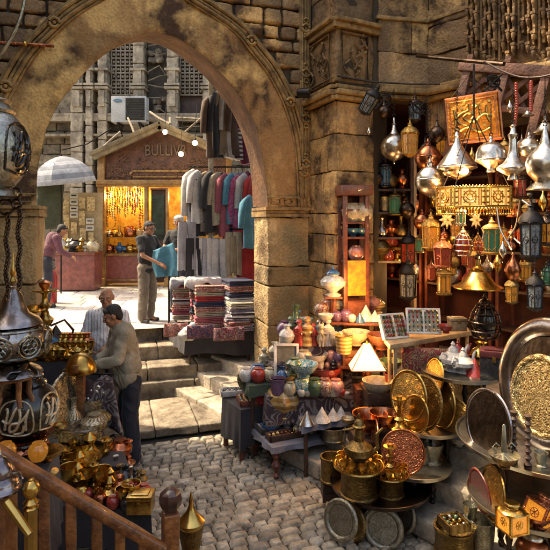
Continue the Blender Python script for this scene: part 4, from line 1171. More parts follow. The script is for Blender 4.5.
# red chains and curled cables
for i, (pts, m, lb) in enumerate((([(516, 84), (517, 105), (515, 125)], gr, 'red beaded chain left of the tiny dome shade'), ([(531, 82), (531, 110)], gr, 'red beaded chain holding the tiny dome shade'))):
    a = PQ(*pts[0], 1.25); mb = MB()
    for p in resample([tuple(PQ(x, y, 1.25)-a) for x, y in pts], 16): mb.ball(p, .018, 8)
    o = mb.build('bead_chain', m); o.location = a; tag(o, lb, 'bead chain', 'red bead chains')
for i, (pts, lb) in enumerate((([(520, 200), (516, 225), (508, 240), (512, 250)], 'thin silver cable curling down left of the large black lantern'), ([(522, 200), (532, 208), (538, 220), (537, 240)], 'thin silver cable looping over the large black lantern'), ([(514, 238), (522, 244), (532, 243), (537, 236)], 'thin silver cable hanging as a loop beneath the large black lantern'), ([(497, 208), (500, 228), (508, 244)], 'thin silver cable hanging beside the green paned lantern'))):
    a = PQ(*pts[0], .85); o = MB().tube([PQ(x, y, .85)-a for x, y in catmull(pts, 6)], .007, 6).build('lamp_cable', silver); o.location = a; tag(o, lb, 'cable', 'silver cables among the lanterns')

# tall cabinet, shelves
def cabinet():
    Y = 6.25; x0, x1 = (343-275)/F*Y, (370-275)/F*Y; z1 = W(0, 186, Y).z; z0 = .68
    r = empty('display_cabinet', ((x0+x1)/2, Y, z0), .18); tag(r, 'tall narrow red wooden cabinet standing against the stone pier', 'cabinet'); w = x1-x0; h = z1-z0; d = .26
    mb = MB()
    for x in (-w/2+.025, w/2-.025):
        for y in (.02, d-.02): mb.box((x, y, h/2), (.05, .05, h))
    mb.build('frame', woodr, r, bev=.006)
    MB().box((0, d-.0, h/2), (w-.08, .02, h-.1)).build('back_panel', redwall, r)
    MB().box((0, d/2-.02, h-.05), (w+.06, d+.08, .12)).build('cornice', woodr, r, bev=.015)
    zz = lambda py: W(0, py, Y).z-z0
    for py in (210, 238, 262, 302, 350): MB().box((0, d/2, zz(py)), (w-.06, d-.03, .025)).build('shelf', woodr, r)
    MB().box((0, 0, zz(278)), (w-.1, .02, zz(262)-zz(297))).build('glass_front', gal, r)
    MB().box((0, 0, zz(325)), (w-.1, .02, zz(302)-zz(348))).build('lower_door', woodr, r)
    for i, (px, py, k, m, s_, lb) in enumerate(((352, 222, 'jar', cc, .26, 'round cream jar on the upper cabinet shelf, left'), (363, 222, 'jar', cc, .26, 'round cream jar on the upper cabinet shelf, right'), (353, 238, 'bowl', gb, .1, 'small dark blue bowl low in the cabinet, left'), (362, 238, 'bowl', gb, .1, 'small dark blue bowl low in the cabinet, right'), (356, 261, 'jar', cp, .2, 'reddish jar on the shelf above the amber glass'))):
        p = W(px, py, Y+.13); p.z = z0+zz({222: 238, 238: 238, 261: 262}[py])+.013 if py != 222 else z0+zz(238)+.013
        if py == 222: p.z = z0+zz(210+12)-.0; p.z = z0+zz(222)
        put('pot', (k, m), p, s_, lb, 'jar' if k == 'jar' else 'bowl', 'pots in the tall red cabinet')
    MB().box((0, d/2, zz(222)-.012), (w-.06, d-.03, .02)).build('shelf', woodr, r)
cabinet()
def wallshelf():
    # dark shop shelving right of the cabinet
    a = PQ(390, 262, 1.9); r = empty('shop_shelf', (a.x, a.y, .68), -.05); tag(r, 'dark open shelving with brass bottles right of the tall cabinet', 'shelf')
    Y = a.y; zz = lambda py: W(0, py, Y).z-.68; w = 44*Y/F
    for py in (262, 238, 213, 190): MB().box((0, .12, zz(py)), (w, .26, .03)).build('board', woodd if py != 262 else woodl, r, bev=.005)
    for x in (-w/2, w/2): MB().box((x, .12, zz(150)/2), (.05, .28, zz(150))).build('upright', woodd, r, bev=.006)
    MB().box((w/2+.03, -.02, zz(150)/2+.3), (.035, .035, zz(160))).build('pale_post', woodl, r)
    its = [(372, 262, 'flask', brass, .3), (380, 262, 'vase', brassd, .34), (388, 262, 'flask', gr, .26), (397, 262, 'chalice', brass, .22), (405, 262, 'vase', brass, .27), (373, 238, 'jar', silverd, .22), (382, 238, 'flask', silver, .25), (391, 238, 'vase', copper, .22), (401, 238, 'flask', brassd, .27), (374, 213, 'tub', grime, .18), (385, 213, 'tub', pewter, .2), (396, 213, 'drum', grime, .2), (405, 213, 'jar', copper, .2), (377, 190, 'vase', grime, .3), (390, 190, 'jar', brassd, .22), (402, 190, 'vase', copper, .26)]
    rown = {262: 'bottom', 238: 'second', 213: 'third', 190: 'top'}
    desc = {brass: 'bright brass', brassd: 'old brass', gr: 'red glass', silverd: 'dark silver', silver: 'silver', copper: 'copper', grime: 'blackened', pewter: 'pewter'}
    cats = dict(flask='bottle', vase='vase', chalice='goblet', jar='jar', tub='pot', drum='canister')
    order = {}
    for px, py, k, m, s_ in its:
        order.setdefault(py, []).append(px)
    ordn = ['first', 'second', 'third', 'fourth', 'fifth']
    for px, py, k, m, s_ in its:
        p = W(px, py, Y+.1); p.z = .68+zz(py)+.016
        put('pot', (k, m), p, s_, f'{desc[m]} {cats[k]}, {ordn[order[py].index(px)]} from the cabinet on the {rown[py]} shop shelf', cats[k], 'metalware on the dark shop shelves')
wallshelf()
# deep interior shelves along the back wall, filled with vessels
def backshelves():
    rr = random.Random(40); k = 0
    for j, s0 in enumerate((1.0, 2.1, 3.2)):
        p = S(s0, 3.1, .68); r = empty('rear_shelf', p, SROT); tag(r, ['dark rear shelving left, seen behind the small tan ball lamp', 'dark rear shelving behind the star lanterns', 'dark rear shelving right, behind the black paned lanterns'][j], 'shelf', 'rear shelving inside the lantern shop')
        for z in (.5, 1.0, 1.5, 2.0, 2.5): MB().box((0, 0, z), (1.0, .3, .03)).build('board', woodd, r)
        for x in (-.5, .5): MB().box((x, 0, 1.4), (.04, .3, 2.8)).build('upright', woodr, r)
        cnt = 0
        for z in (1.0, 1.5, 2.0):
            for x in (-.35, -.12, .12, .35):
                kk = rr.choice(('vase', 'flask', 'jar', 'urn', 'amphora')); m = rr.choice((brass, copper, brassd, silver, gr))
                q = S(s0+x, 3.05, .68+z+.016)
                put('pot', (kk, m), q, rr.uniform(.25, .36), 'dim metal or glass vessel on the unlit rear shelves of the lantern shop', 'vessel', 'vessels on the unlit rear shelves', name='shelf_vessel')
backshelves()

q = random.Random(60); oo_ = ['first', 'second', 'third', 'fourth', 'fifth', 'sixth', 'seventh', 'eighth', 'ninth', 'tenth', 'eleventh', 'twelfth', 'thirteenth', 'fourteenth']
for row, py, qq, x0, x1, n in (('upper', 205, 1.9, 428, 548, 9), ('middle', 238, 1.6, 416, 552, 12), ('lower', 266, 1.35, 424, 552, 11), ('highest', 150, 1.85, 400, 548, 9)):
    for i in range(n):
        px = x0+(x1-x0)*(i+.5)/n+q.uniform(-3, 3); c_ = q.choice((0, 1, 2, 3, 4, 5)); y_ = py+q.uniform(-9, 9)
        k, a, d = (('hexlamp', (brassd, ga, 1), 'amber paned brass'), ('hexlamp', (coppere, gr, 1), 'red paned copper'), ('cylamp', (brassd, gg, 1), 'green paned brass'), ('onion', ('globe', copper, 1), 'round copper'), ('onion', ('tear', brass, 1), 'brass drop'), ('onion', ('onion', silverd, 1), 'dark silver'))[c_]
        hang(k, a, px, y_, q.uniform(4.5, 6.5), qq, f'tiny {d} lamp, {oo_[i]} from left in the {row} string of tiny shop lamps', group='strings of tiny lamps in the shop')
# ------------------------------------------------------------------ right-hand goods
def it(k, args, px, py, z, hpx, label, cat, group=None, rz=0., w=1., Y=None, name=None):
    p = W(px, py, Y) if Y else G(px, py, z)
    s_ = hpx*p.y/F
    nm = name or cat.replace(' ', '_')
    return put(k, args, p, (s_*w, s_*w, s_), label, cat, group, rz=rz, name=nm)
def board(z, quad, th, m, name, label=None, cat='table', legs=None, floor=0., cloth_m=None, drop=0., legm=None, legr=.02, turned=False):
    P = [G(x, y, z) for x, y in quad]; c = sum(P, Vector())/4
    r = empty(name, (c.x, c.y, floor)); tag(r, label, cat)
    o = Vector((c.x, c.y, floor))
    mb = MB(); mb.prism([(p.x-c.x, p.y-c.y) for p in P], z-th-floor, z-floor-.001); mb.build('top', m, r, bev=.006)
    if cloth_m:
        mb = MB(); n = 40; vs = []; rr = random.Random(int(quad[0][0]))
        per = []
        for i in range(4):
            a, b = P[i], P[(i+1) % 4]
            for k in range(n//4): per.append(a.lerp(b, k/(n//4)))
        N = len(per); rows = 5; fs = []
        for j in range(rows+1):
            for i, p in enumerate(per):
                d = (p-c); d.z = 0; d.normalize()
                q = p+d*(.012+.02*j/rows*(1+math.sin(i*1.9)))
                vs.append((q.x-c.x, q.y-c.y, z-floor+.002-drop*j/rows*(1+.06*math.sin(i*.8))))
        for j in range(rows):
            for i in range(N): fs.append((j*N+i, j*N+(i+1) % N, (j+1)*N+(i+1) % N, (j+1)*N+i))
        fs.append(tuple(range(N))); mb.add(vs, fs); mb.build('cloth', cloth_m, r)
    for p in P:
        q = p.lerp(c, .12); h = z-th-floor
        mb = MB(); mb.T = Matrix.Translation((q.x-c.x, q.y-c.y, 0))
        if turned: mb.lathe([(legr, 0), (legr*1.5, h*.1), (legr*.7, h*.2), (legr*1.9, h*.45), (legr*.8, h*.62), (legr*1.5, h*.75), (legr*.9, h*.85), (legr*1.2, h)], 12)
        else: mb.lathe([(legr, 0), (legr, h)], 8)
        mb.build('leg', legm or m, r)
    return r
def roundtable(px, py, Y, rad, label, m, legm, floor, name='round_tray_table', zth=.035):
    p = W(px, py, Y); r = empty(name, (p.x, p.y, floor)); tag(r, label, 'table'); h = p.z-floor
    lathe_part('tray_top', [(rad*.4, h-.03), (rad*.97, h-.02), (rad*1.0, h+.012), (rad*.985, h+.014), (rad*.96, h-.001), (.001, h-.001)], m, r, 56)
    for i in range(6):
        a = PI/3*i+.3; q = Vector((rad*.55*math.cos(a), rad*.55*math.sin(a), 0)); H_ = h-.03
        mb = MB(); mb.T = Matrix.Translation(q); mb.lathe([(.018, 0), (.025, H_*.06), (.014, H_*.14), (.03, H_*.25), (.014, H_*.36), (.026, H_*.5), (.014, H_*.62), (.03, H_*.75), (.016, H_*.86), (.024, H_)], 10); mb.build('leg', legm, r)
    mb = MB(); mb.ring((0, 0, h*.3), rad*.55, .012, 'Z', 24, 5); mb.build('stretcher', legm, r)
    return r, p.z
clA = cloth('dark_patterned_cloth', (.10, .05, .05), (.03, .02, .03), engrave=.3, es=9, ecol=(.25, .2, .18)); clg = cloth('blue_grey_cloth', (.17, .17, .21)); clr = cloth('red_patterned_cloth', (.34, .05, .05), (.15, .03, .03), engrave=.3, es=18, ecol=(.4, .3, .15))
clblk = cloth('black_cloth_and_shade', (.03, .025, .03))  # real table cloths, and black hangings that paint shade under two tables
# low table A, its shelf, tiered stand behind
board(.33, [(249, 425), (273, 448), (346, 434), (318, 412)], .03, woodd, 'souvenir_table', 'low souvenir table with a blue grey cloth edge on the cobbles', cloth_m=clg, drop=.05, turned=True, legm=woodr, legr=.025)
board(.52, [(298, 412), (303, 427), (352, 417), (343, 402)], .03, woodd, 'souvenir_shelf', 'narrow raised shelf with white pyramids behind the low souvenir table', cat='shelf', cloth_m=clg, drop=.06)
board(.72, [(262, 384), (268, 397), (352, 393), (345, 380)], .03, woodd, 'souvenir_shelf', 'middle souvenir shelf carrying the swirled gold vase and patterned bowls', cat='shelf', cloth_m=clA, drop=.3)
board(.95, [(268, 358), (274, 369), (350, 367), (342, 356)], .03, woodd, 'souvenir_shelf', 'upper souvenir shelf crowded with small jars below the lamp', cat='shelf', cloth_m=clA, drop=.3)
board(1.16, [(280, 337), (284, 346), (345, 346), (340, 336)], .03, woodd, 'souvenir_shelf', 'topmost souvenir shelf carrying the row of figurines', cat='shelf', cloth_m=clA, drop=.3)
board(.55, [(223, 397), (241, 410), (272, 404), (256, 391)], .04, woodr, 'red_display_table', 'small dark red display table left of the low souvenir table', cloth_m=clblk, drop=.42, legm=woodr, legr=.03)  # black hanging stands in for the shade under this table
board(.80, [(243, 378), (250, 386), (297, 382), (288, 374)], .03, woodd, 'side_table', 'small green draped side table with the white and red jars', cloth_m=cloth('green_cloth', (.06, .09, .05)), drop=.12)
it('squarebox', (woodr, cp), 0, 0, 0, 0, '', 'box') if False else None
# a carved red jewellery tray and mirror on the red display table
def jewel(px, py, z, w, d, m, mm, label, rz=.25, nm='jewellery_tray'):
    p = G(px, py, z); r = empty(nm, p, rz); tag(r, label, 'tray')
    mb = MB(); mb.box((0, 0, .012), (w, d, .024)); 
    for x in (-w/2, w/2): mb.box((x, 0, .03), (.02, d+.02, .06))
    for y in (-d/2, d/2): mb.box((0, y, .03), (w+.02, .02, .06))
    mb.build('box', m, r, bev=.004)
    rr = random.Random(int(px)); b = MB()
    n1 = max(3, int(w/.045)); n2 = max(2, int(d/.045))
    for i in range(n1):
        for j in range(n2):
            b.m = rr.randrange(len(mm)); b.ball((-w/2+w*(i+.5)/n1, -d/2+d*(j+.5)/n2, .035+rr.random()*.01), .016+rr.random()*.004, 8)
    b.build('jewellery', mm, r); return r
jewel(252, 402, .552, .30, .26, woodr, [cc, ct, cgd], 'open red tray of cream and blue trinkets on the small red table')
jewel(287, 437, .334, .42, .12, woodd, [brass, cgd, woodr], 'long tray of golden trinkets on the front of the low souvenir table', rz=.42)
jewel(262, 428, .334, .14, .36, clblk, [cm, cb, cw], 'narrow dark tray of mixed beads along the left edge of the low table', rz=.42)
jewel(232, 394, .565, .26, .16, cw, [ck, cw], 'white tray of black and white pieces left of the red tray')
jewel(330, 408, .53, .34, .12, woodr, [cc, cr, ct], 'small tray of mixed red and cream beads behind the white pyramids')
for i, (px, py, hp, m, lb) in enumerate(((322, 421, 17, cw, 'white pyramid ornament, left one on the raised shelf'), (333, 419, 14, cw, 'white pyramid ornament, middle one on the raised shelf'), (341, 417, 13, cw, 'white pyramid ornament, right one on the raised shelf'), (307, 424, 16, silver, 'silvery pyramid ornament at the left end of the raised shelf'))):
    it('pot', ('pyramid', m), px, py, .525, hp, lb, 'pyramid', 'little pyramids on the raised shelf')
rr = random.Random(77)
it('lobed', ('vase', cgd), 284, 416, .73, 38, 'large swirled gold and cream vase left of the patterned bowls', 'vase', w=1.15, Y=5.75)
items = [
 # kind,args,px,py,z,h,label,cat
 ('pot', ('drum', cb), 272, 418, .335, 18, 'small plain blue pot beside the swirled gold vase', 'pot'),
 ('pot', ('jar', ct), 303, 394, .735, 20, 'turquoise patterned pot behind the right of the swirled gold vase', 'pot'),
 ('pot', ('bowl', ct), 304, 377, .96, 14, 'turquoise patterned bowl stacked high above the patterned pot', 'bowl'),
 ('pot', ('jar', cg), 315, 395, .735, 19, 'dark green round jar beside the turquoise pot', 'jar'),
 ('pot', ('jar', cm), 325, 395, .735, 19, 'mottled round jar under the big red bowl', 'jar'),
 ('pot', ('jar', cp), 336, 395, .735, 18, 'pink round jar under the right of the big red bowl', 'jar'),
 ('pot', ('bowl', cr), 325, 383, .80, 17, 'big glossy red bowl full of small stones', 'bowl'),
 ('pot', ('jar', cc), 290, 395, .735, 15, 'cream jar half hidden behind the swirled gold vase', 'jar'),
 ('pot', ('tub', cpp), 278, 394, .735, 16, 'purple tub left behind the swirled gold vase', 'pot'),
 ('pot', ('tub', cr), 308, 408, .525, 11, 'small red tub at the left end of the raised shelf', 'pot'),
 ('pot', ('dish', silver), 279, 386, .805, 10, 'wide pale metal dish on the green draped side table', 'dish'),
 ('pot', ('jar', cw), 246, 381, .805, 15, 'round white jar left of the red jar on the side table', 'jar'),
 ('pot', ('jar', cr), 258, 382, .805, 16, 'round red jar in the middle of the side table', 'jar'),
 ('pot', ('jar', cc), 270, 381, .805, 15, 'round cream jar right of the red jar on the side table', 'jar'),
 ('figurine', (cc, cc), 264, 371, .805, 24, 'tall cream figurine standing behind the red jar', 'figurine'),
 ('pot', ('vase', cb), 283, 383, .805, 17, 'little blue vase before the slanted picture frame', 'vase'),
 ('pot', ('vase', cg), 292, 381, .805, 16, 'little green vase before the slanted picture frame', 'vase'),
 ('pot', ('urn', cg), 294, 373, .955, 18, 'dark green urn at the left end of the upper shelf', 'urn'),
 ('pot', ('jar', cc), 304, 366, .955, 18, 'cream jar with dark mouth on the upper shelf', 'jar'),
 ('pot', ('lotus', cm), 0, 0, 0, 0, '', ''),
 ('pot', ('bowl', cw), 315, 366, .955, 13, 'white bowl in the middle of the upper shelf', 'bowl'),
 ('stoneegg', (cm,), 308, 360, .955, 16, 'mottled polished egg on the upper shelf', 'egg'),
 ('stoneegg', (cw,), 322, 360, .955, 15, 'white polished egg behind the big red bowl', 'egg'),
 ('stoneegg', (cp,), 331, 365, .955, 15, 'pink polished egg right of the white one', 'egg'),
 ('pot', ('jar', cpp), 340, 366, .955, 17, 'dark purple jar at the right end of the upper shelf', 'jar'),
 ('pot', ('vase', cw), 287, 345, 1.165, 20, 'white vase at the left end of the figurine row', 'vase'),
 ('figurine', (cg, cc), 291, 343, 1.165, 27, 'green robed figurine second in the row', 'figurine'),
 ('figurine', (cr, cc), 299, 345, 1.165, 26, 'red robed figurine third in the row', 'figurine'),
 ('figurine', (cgd, cc), 307, 345, 1.165, 29, 'gold robed figurine taller than the red ones', 'figurine'),
 ('figurine', (cr, cw), 313, 345, 1.165, 22, 'short red robed figurine with a white head', 'figurine'),
 ('catfig', (cc,), 321, 346, 1.165, 24, 'cream cat figurine in the row below the lit bowls', 'cat figurine'),
 ('figurine', (cw, cc), 328, 345, 1.165, 27, 'white robed figurine right of the cream cat', 'figurine'),
 ('stoneegg', (cc,), 335, 346, 1.165, 15, 'cream egg near the right end of the figurine row', 'egg'),
 ('stoneegg', (cw,), 341, 345, 1.165, 14, 'white egg at the right end of the figurine row', 'egg'),
 ('pot', ('flask', cg), 296, 339, 1.165, 34, 'tall dark green bottle rising over the figurine row', 'bottle'),
 ('pot', ('flask', cb), 298, 336, 1.165, 25, 'blue topped bottle rising left in the figurine row', 'bottle'),
]
# bits on the low table
bits = [(254, 424, 'bowl', cm, 8, 'mottled little bowl, leftmost on the low table'), (259, 420, 'jar', cw, 10, 'tiny white jar near the left corner of the low table'), (266, 416, 'tub', ct, 10, 'turquoise tub at the back left of the low table'), (270, 432, 'bowl', cb, 8, 'little blue bowl near the front corner of the low table'), (276, 427, 'spinning', cw, 12, 'white spool shaped piece left on the low table'), (281, 424, 'jar', cb, 9, 'tiny blue jar in the middle left of the low table'), (287, 427, 'bowl', cw, 8, 'white little bowl in the middle of the low table'), (292, 423, 'jar', cr, 10, 'tiny red jar in the middle of the low table'), (297, 427, 'jar', cw, 9, 'tiny white jar right of the red one on the low table'), (302, 424, 'tub', ct, 10, 'turquoise tub in the middle right of the low table'), (308, 428, 'bowl', cg, 8, 'little green bowl right on the low table'), (313, 426, 'spinning', cb, 12, 'blue spool shaped piece right on the low table'), (318, 430, 'jar', cc, 10, 'tiny cream jar near the right end of the low table'), (325, 432, 'bowl', cp, 8, 'little pink bowl near the right end of the low table'), (332, 431, 'jar', cm, 9, 'tiny mottled jar at the right corner of the low table'), (262, 410, 'jar', cpp, 12, 'tiny purple jar at the back edge of the low table'), (290, 417, 'jar', cg, 12, 'tiny green jar right behind the swirled gold vase foot'), (298, 418, 'vase', cr, 15, 'tiny red vase at the back of the low table')]
for px, py, k, m, h, lb in bits: items.append(('pot', (k, m), px, py, .335, h, lb, 'bowl' if k == 'bowl' else 'trinket', ))
for t in items:
    if t[2] == 0: continue
    it(*t[:8], group='trinkets on the souvenir tables' if len(t) == 8 else t[8])
# picture frame leaning on the stand
p = G(287, 383, .81); r = empty('picture_frame', p, .25); tag(r, 'slanted empty grey picture frame with white edge behind the side table', 'picture frame'); r.rotation_euler = (R(-18), R(4), .25)
mb = MB()
for x in (-.13, .13): mb.box((x, 0, .2), (.03, .025, .42))
for z in (.0, .41): mb.box((0, 0, z), (.29, .025, .03))
mb.build('frame', cw, r, bev=.004); MB().box((0, .015, .2), (.25, .006, .4)).build('backing', mat('grey_card', (.15, .15, .13), .8), r)
MB().box((-.03, -.1, -.05), (.0, .0, .0)) if False else None
p = G(262, 405, .55); r = empty('mirror', p, .4); tag(r, 'red oval backed mirror stand on the small red table', 'mirror')
mb = MB(); mb.T = Matrix.Translation((0, 0, .17)) @ Matrix.Rotation(R(78), 4, 'X') @ Matrix.Diagonal((.6, 1, 1, 1)); mb.lathe([(.001, -.012), (.15, -.012), (.165, 0), (.15, .02), (.13, .012), (.001, .012)], 28); mb.build('frame', cr, r); MB().box((0, .03, .02), (.12, .1, .03)).build('foot', woodr, r, bev=.01)
p = G(247, 392, .57); 
trayput(246, 379, 5.95, .12, 15, 35, (brassp, brassp), 'narrow pale gold plate standing on edge left of the red mirror')

# lit bowls and pots on the pier shelf
board(1.42, [(318, 312), (322, 322), (386, 324), (378, 311)], .03, woodr, 'pier_shelf', 'red wooden shelf with shiny bowls in front of the stone pier', cat='shelf', floor=.68)
L2 = [('pot', ('jar', cm), 322, 317, 1.425, 17, 'mottled jar leftmost on the red shelf at the pier', 'jar'), ('pot', ('jar', cp), 330, 316, 1.425, 20, 'pink jar second on the red shelf at the pier', 'jar'), ('pot', ('bowl', cw), 326, 322, 1.425, 8, 'white bowl in front on the left of the red shelf', 'bowl'), ('pot', ('urn', cc), 341, 316, 1.425, 20, 'glowing cream urn in the middle of the red shelf', 'urn'), ('pot', ('jar', cpp), 337, 321, 1.425, 11, 'dark purple jar before the glowing cream urn', 'jar'), ('pot', ('jar', cpp), 346, 321, 1.425, 13, 'dark purple jar right of the glowing cream urn', 'jar'), ('pot', ('bowl', cc), 356, 314, 1.425, 13, 'large cream bowl glowing on the red shelf', 'bowl'), ('pot', ('pyramid', cw), 366, 320, 1.425, 18, 'white and blue pyramid toward the right of the red shelf', 'pyramid'), ('pot', ('pyramid', cb), 360, 322, 1.425, 11, 'small blue pyramid in front on the red shelf', 'pyramid'), ('pot', ('pyramid', cw), 375, 321, 1.425, 13, 'white pyramid at the right end of the red shelf', 'pyramid'), ('pot', ('jar', cw), 352, 322, 1.425, 9, 'tiny white jar in front on the red shelf', 'jar')]
for t in L2: it(*t, group='pots on the red shelf at the pier')
it('lidpot', ('urn', cw, cb), 333, 296, 0, 26, 'white urn with dark blue lid before the stone pier', 'urn', Y=6.2)
p = W(333, 296, 6.2); mb = MB(); mb.box((0, .05, -.012), (.2, .26, .02)); mb.tube([(0, .1, -.02), (0, .15, -.25)], .02); o = mb.build('wall_bracket_shelf', woodr); o.location = p; tag(o, 'little wooden bracket shelf under the blue lidded white urn', 'bracket')
board(1.0, [(335, 352), (338, 366), (392, 370), (384, 352)], .03, woodr, 'lamp_table', 'wooden side table carrying the lit table lamp', floor=.5)
L3 = [('pot', ('bowl', cc), 356, 345, 0, 14, 'big cream bowl glowing behind the lit table lamp', 'bowl', 5.9), ('pot', ('tub', cgd), 344, 353, 0, 18, 'golden swirled tub left of the lit table lamp', 'pot', 5.75), ('pot', ('bowl', cc), 378, 396, 0, 16, 'round cream bowl on a red foot below the lit lamp', 'bowl', 5.35), ('pot', ('bowl', woodr), 382, 349, 0, 15, 'wooden bowl right of the lit table lamp', 'bowl', 5.7), ('pot', ('tub', cw), 393, 352, 0, 10, 'small white cup right of the wooden bowl', 'cup', 5.7), ('pot', ('bowl', cg), 391, 372, 0, 12, 'dark green bowl beneath the wooden bowl', 'bowl', 5.5), ('pot', ('tub', cr), 391, 386, 0, 13, 'deep red tub beneath the dark green bowl', 'pot', 5.45)]
for t in L3: it(*t[:8], Y=t[8])
for px, py, Y, wd, nm in ((356, 345, 5.9, .3, 'plinth'),): pass
# stack of crates carrying these pots
def crate(px, py, Y, w, h, m, label, cat='box', nm='wooden_crate', rz=.1, d=None):
    p = W(px, py, Y); r = empty(nm, p, rz); tag(r, label, cat); d = d or w*.8
    mb = MB(); n = max(2, int(h/.09))
    for i in range(n): mb.box((0, 0, h*(i+.5)/n), (w, d, h/n-.008))
    mb.build('slatted_box', m, r, bev=.004)
    mb = MB()
    for x in (-w/2, w/2): mb.box((x*.96, -d/2-.006, h/2), (.03, .015, h))
    mb.build('corner_batten', m, r); return r
crate(384, 412, 5.4, .42, .25, woodd, 'dark wooden crate under the red footed cream bowl')
crate(391, 401, 5.5, .3, .15, woodd, 'dark wooden crate under the deep red tub')
crate(356, 362, 5.95, .36, .17, woodr, 'reddish crate lifting the big cream bowl behind the lamp')
def tablelamp():
    p = W(367, 385, 5.55); r = empty('table_lamp', p); tag(r, 'lit table lamp with a glowing white pyramid shade', 'table lamp'); k = 5.55/F
    lathe_part('base', [(.07, 0), (.075, .02), (.03, .05), (.05, .1), (.045, .16), (.015, .2), (.015, .26)], coppere, r, 16)
    mb = MB(); w1, w2, z0, z1 = 17*k, 3*k, 17*k, 41*k
    mb.add([(-w1, -w1*.7, z0), (w1, -w1*.7, z0), (w1, w1*.7, z0), (-w1, w1*.7, z0), (-w2, -w2, z1), (w2, -w2, z1), (w2, w2, z1), (-w2, w2, z1)], [(0, 1, 5, 4), (1, 2, 6, 5), (2, 3, 7, 6), (3, 0, 4, 7), (4, 5, 6, 7)])
    o = mb.build('lamp_shade', lit, r, smooth=False)
    mb = MB(); e_ = 1.01
    for sx_ in (-1, 1):
        for sy_ in (-.7, .7): mb.tube([(sx_*w1*e_, sy_*w1*e_, z0), (sx_*w2, sy_*w2/.7, z1)], .005, 5)
        mb.tube([(-w1*e_, sx_*w1*.7*e_, z0), (w1*e_, sx_*w1*.7*e_, z0)], .006, 5); mb.tube([(sx_*w1*e_, -w1*.7*e_, z0), (sx_*w1*e_, w1*.7*e_, z0)], .006, 5)
    mb.build('shade_frame', woodr, r)
    lathe_part('finial', [(.012, z1), (.016, z1+.02), (.002, z1+.04)], brass, r, 8)
tablelamp()
crate(367, 402, 5.55, .26, .17, woodr, 'small red block lifting the lit table lamp')
# ring trays
def ringbox(px, py, Y, w, h, rz, tilt, label):
    p = W(px, py, Y); r = empty('ring_display_box', p); r.rotation_euler = (R(-tilt), 0, rz); tag(r, label, 'display box', 'open ring display boxes')
    mb = MB()
    for x in (-w/2, 0, w/2): mb.box((x, 0, h/2), (.022, .05, h))
    for z in (0, h): mb.box((0, 0, z), (w+.02, .05, .022))
    mb.build('frame', cw, r, bev=.003); MB().box((0, .02, h/2), (w, .012, h)).build('lining', mat('cream_velvet', (.85, .76, .58), .9, col2=(.75, .64, .46)), r)
    rr = random.Random(int(px))
    for j in range(5):
        for i in range(8):
            x = -w/2+w*(i+.5)/8; z = h*(j+.5)/5; mm_ = rr.choice((silver, brass, cr, cg))
            key = ('ringmesh', mm_.name)
            if key not in PROTO: PROTO[key] = MB().ring((0, -.01, 0), .016, .007, 'X', 8, 4).ball((0, -.024, 0), .01, 6).build('ring', mm_, r); g_ = PROTO[key]
            else:
                g_ = PROTO[key].copy(); COL.objects.link(g_); g_.parent = r
            g_.location = (x, 0, z)
ringbox(396, 338, 5.35, .27, .24, .35, 25, 'left white framed box of rings, tilted on the long wooden bench')
ringbox(424, 333, 5.35, .32, .24, -.1, 20, 'right white framed box of rings, upright on the long wooden bench')
board(1.40, [(384, 338), (390, 345), (472, 331), (462, 322)], .05, woodl, 'display_bench', 'long pale wooden bench edge below the ring boxes', cat='bench', floor=.68, cloth_m=None)
# hanging rug under the bench
mb = MB(); a = G(400, 346, 1.34); a = W(402, 344, 5.3); b = W(460, 337, 5.2); n = 14; vs = []; fs = []
for i in range(n+1):
    for j in range(6):
        q = a.lerp(b, i/n); vs.append((q.x-a.x, q.y-a.y+.012*math.sin(i*1.7)+.012, -.30*j/5-.0))
for i in range(n):
    for j in range(5): fs.append((i*6+j, i*6+j+1, (i+1)*6+j+1, (i+1)*6+j))
o = mb.add(vs, fs).build('hanging_rug', clr); o.location = a+Vector((0, -.0, -.03)); tag(o, 'red and black patterned rug hung under the ring boxes', 'rug')
m_ = o.modifiers.new('thickness', 'SOLIDIFY'); m_.thickness = .012
it('squarebox', (woodl, woodl), 457, 330, 0, 16, 'pale wooden casket at the right end of the long bench', 'casket', Y=5.25)
it('pot', ('bowl', cr), 446, 333, 0, 8, 'small bowl of red stones between ring box and casket', 'bowl', Y=5.25)
# round tables
rt3, z3 = roundtable(462, 371, 5.0, .38, 'small round table under the black box and white jugs', pewterp, iron, .68)
it('pot', ('amphora', cw), 449, 0, 0, 0, '', '') if False else None
for px, py, h, m, lb in ((453, 371, 30, cw, 'plump white jug with orange collar, left of the pair'), (463, 373, 26, cw, 'plump white jug, right of the pair'), (458, 366, 26, cr, 'wine red jug behind the white pair')):
    it('teapot', (m,), px, py, z3, h*.9, lb, 'jug', 'jugs on the small round table', rz=.6)
it('pot', ('pyramid', cr), 475, 375, z3, 20, 'dark red cone between the jugs and the black box', 'red cone')
it('pot', ('vase', brass), 481, 368, z3, 26, 'slim brass vase touching the black box', 'vase')
it('squarebox', (ck, mat('black_red_lid', (.14, .03, .03), .4)), 494, 378, z3, 36, 'tall black square box with a dark red lid', 'box', w=.72, rz=-.4)
rt2, z2 = roundtable(429, 424, 4.9, .315, 'round grey tray table holding the fan of oval brass trays', pewterp, iron, .17)
rt2b, z2b = roundtable(413, 463, 4.65, .33, 'lower round tray table with the round copper tray leaning on it', pewterp, iron, .17)
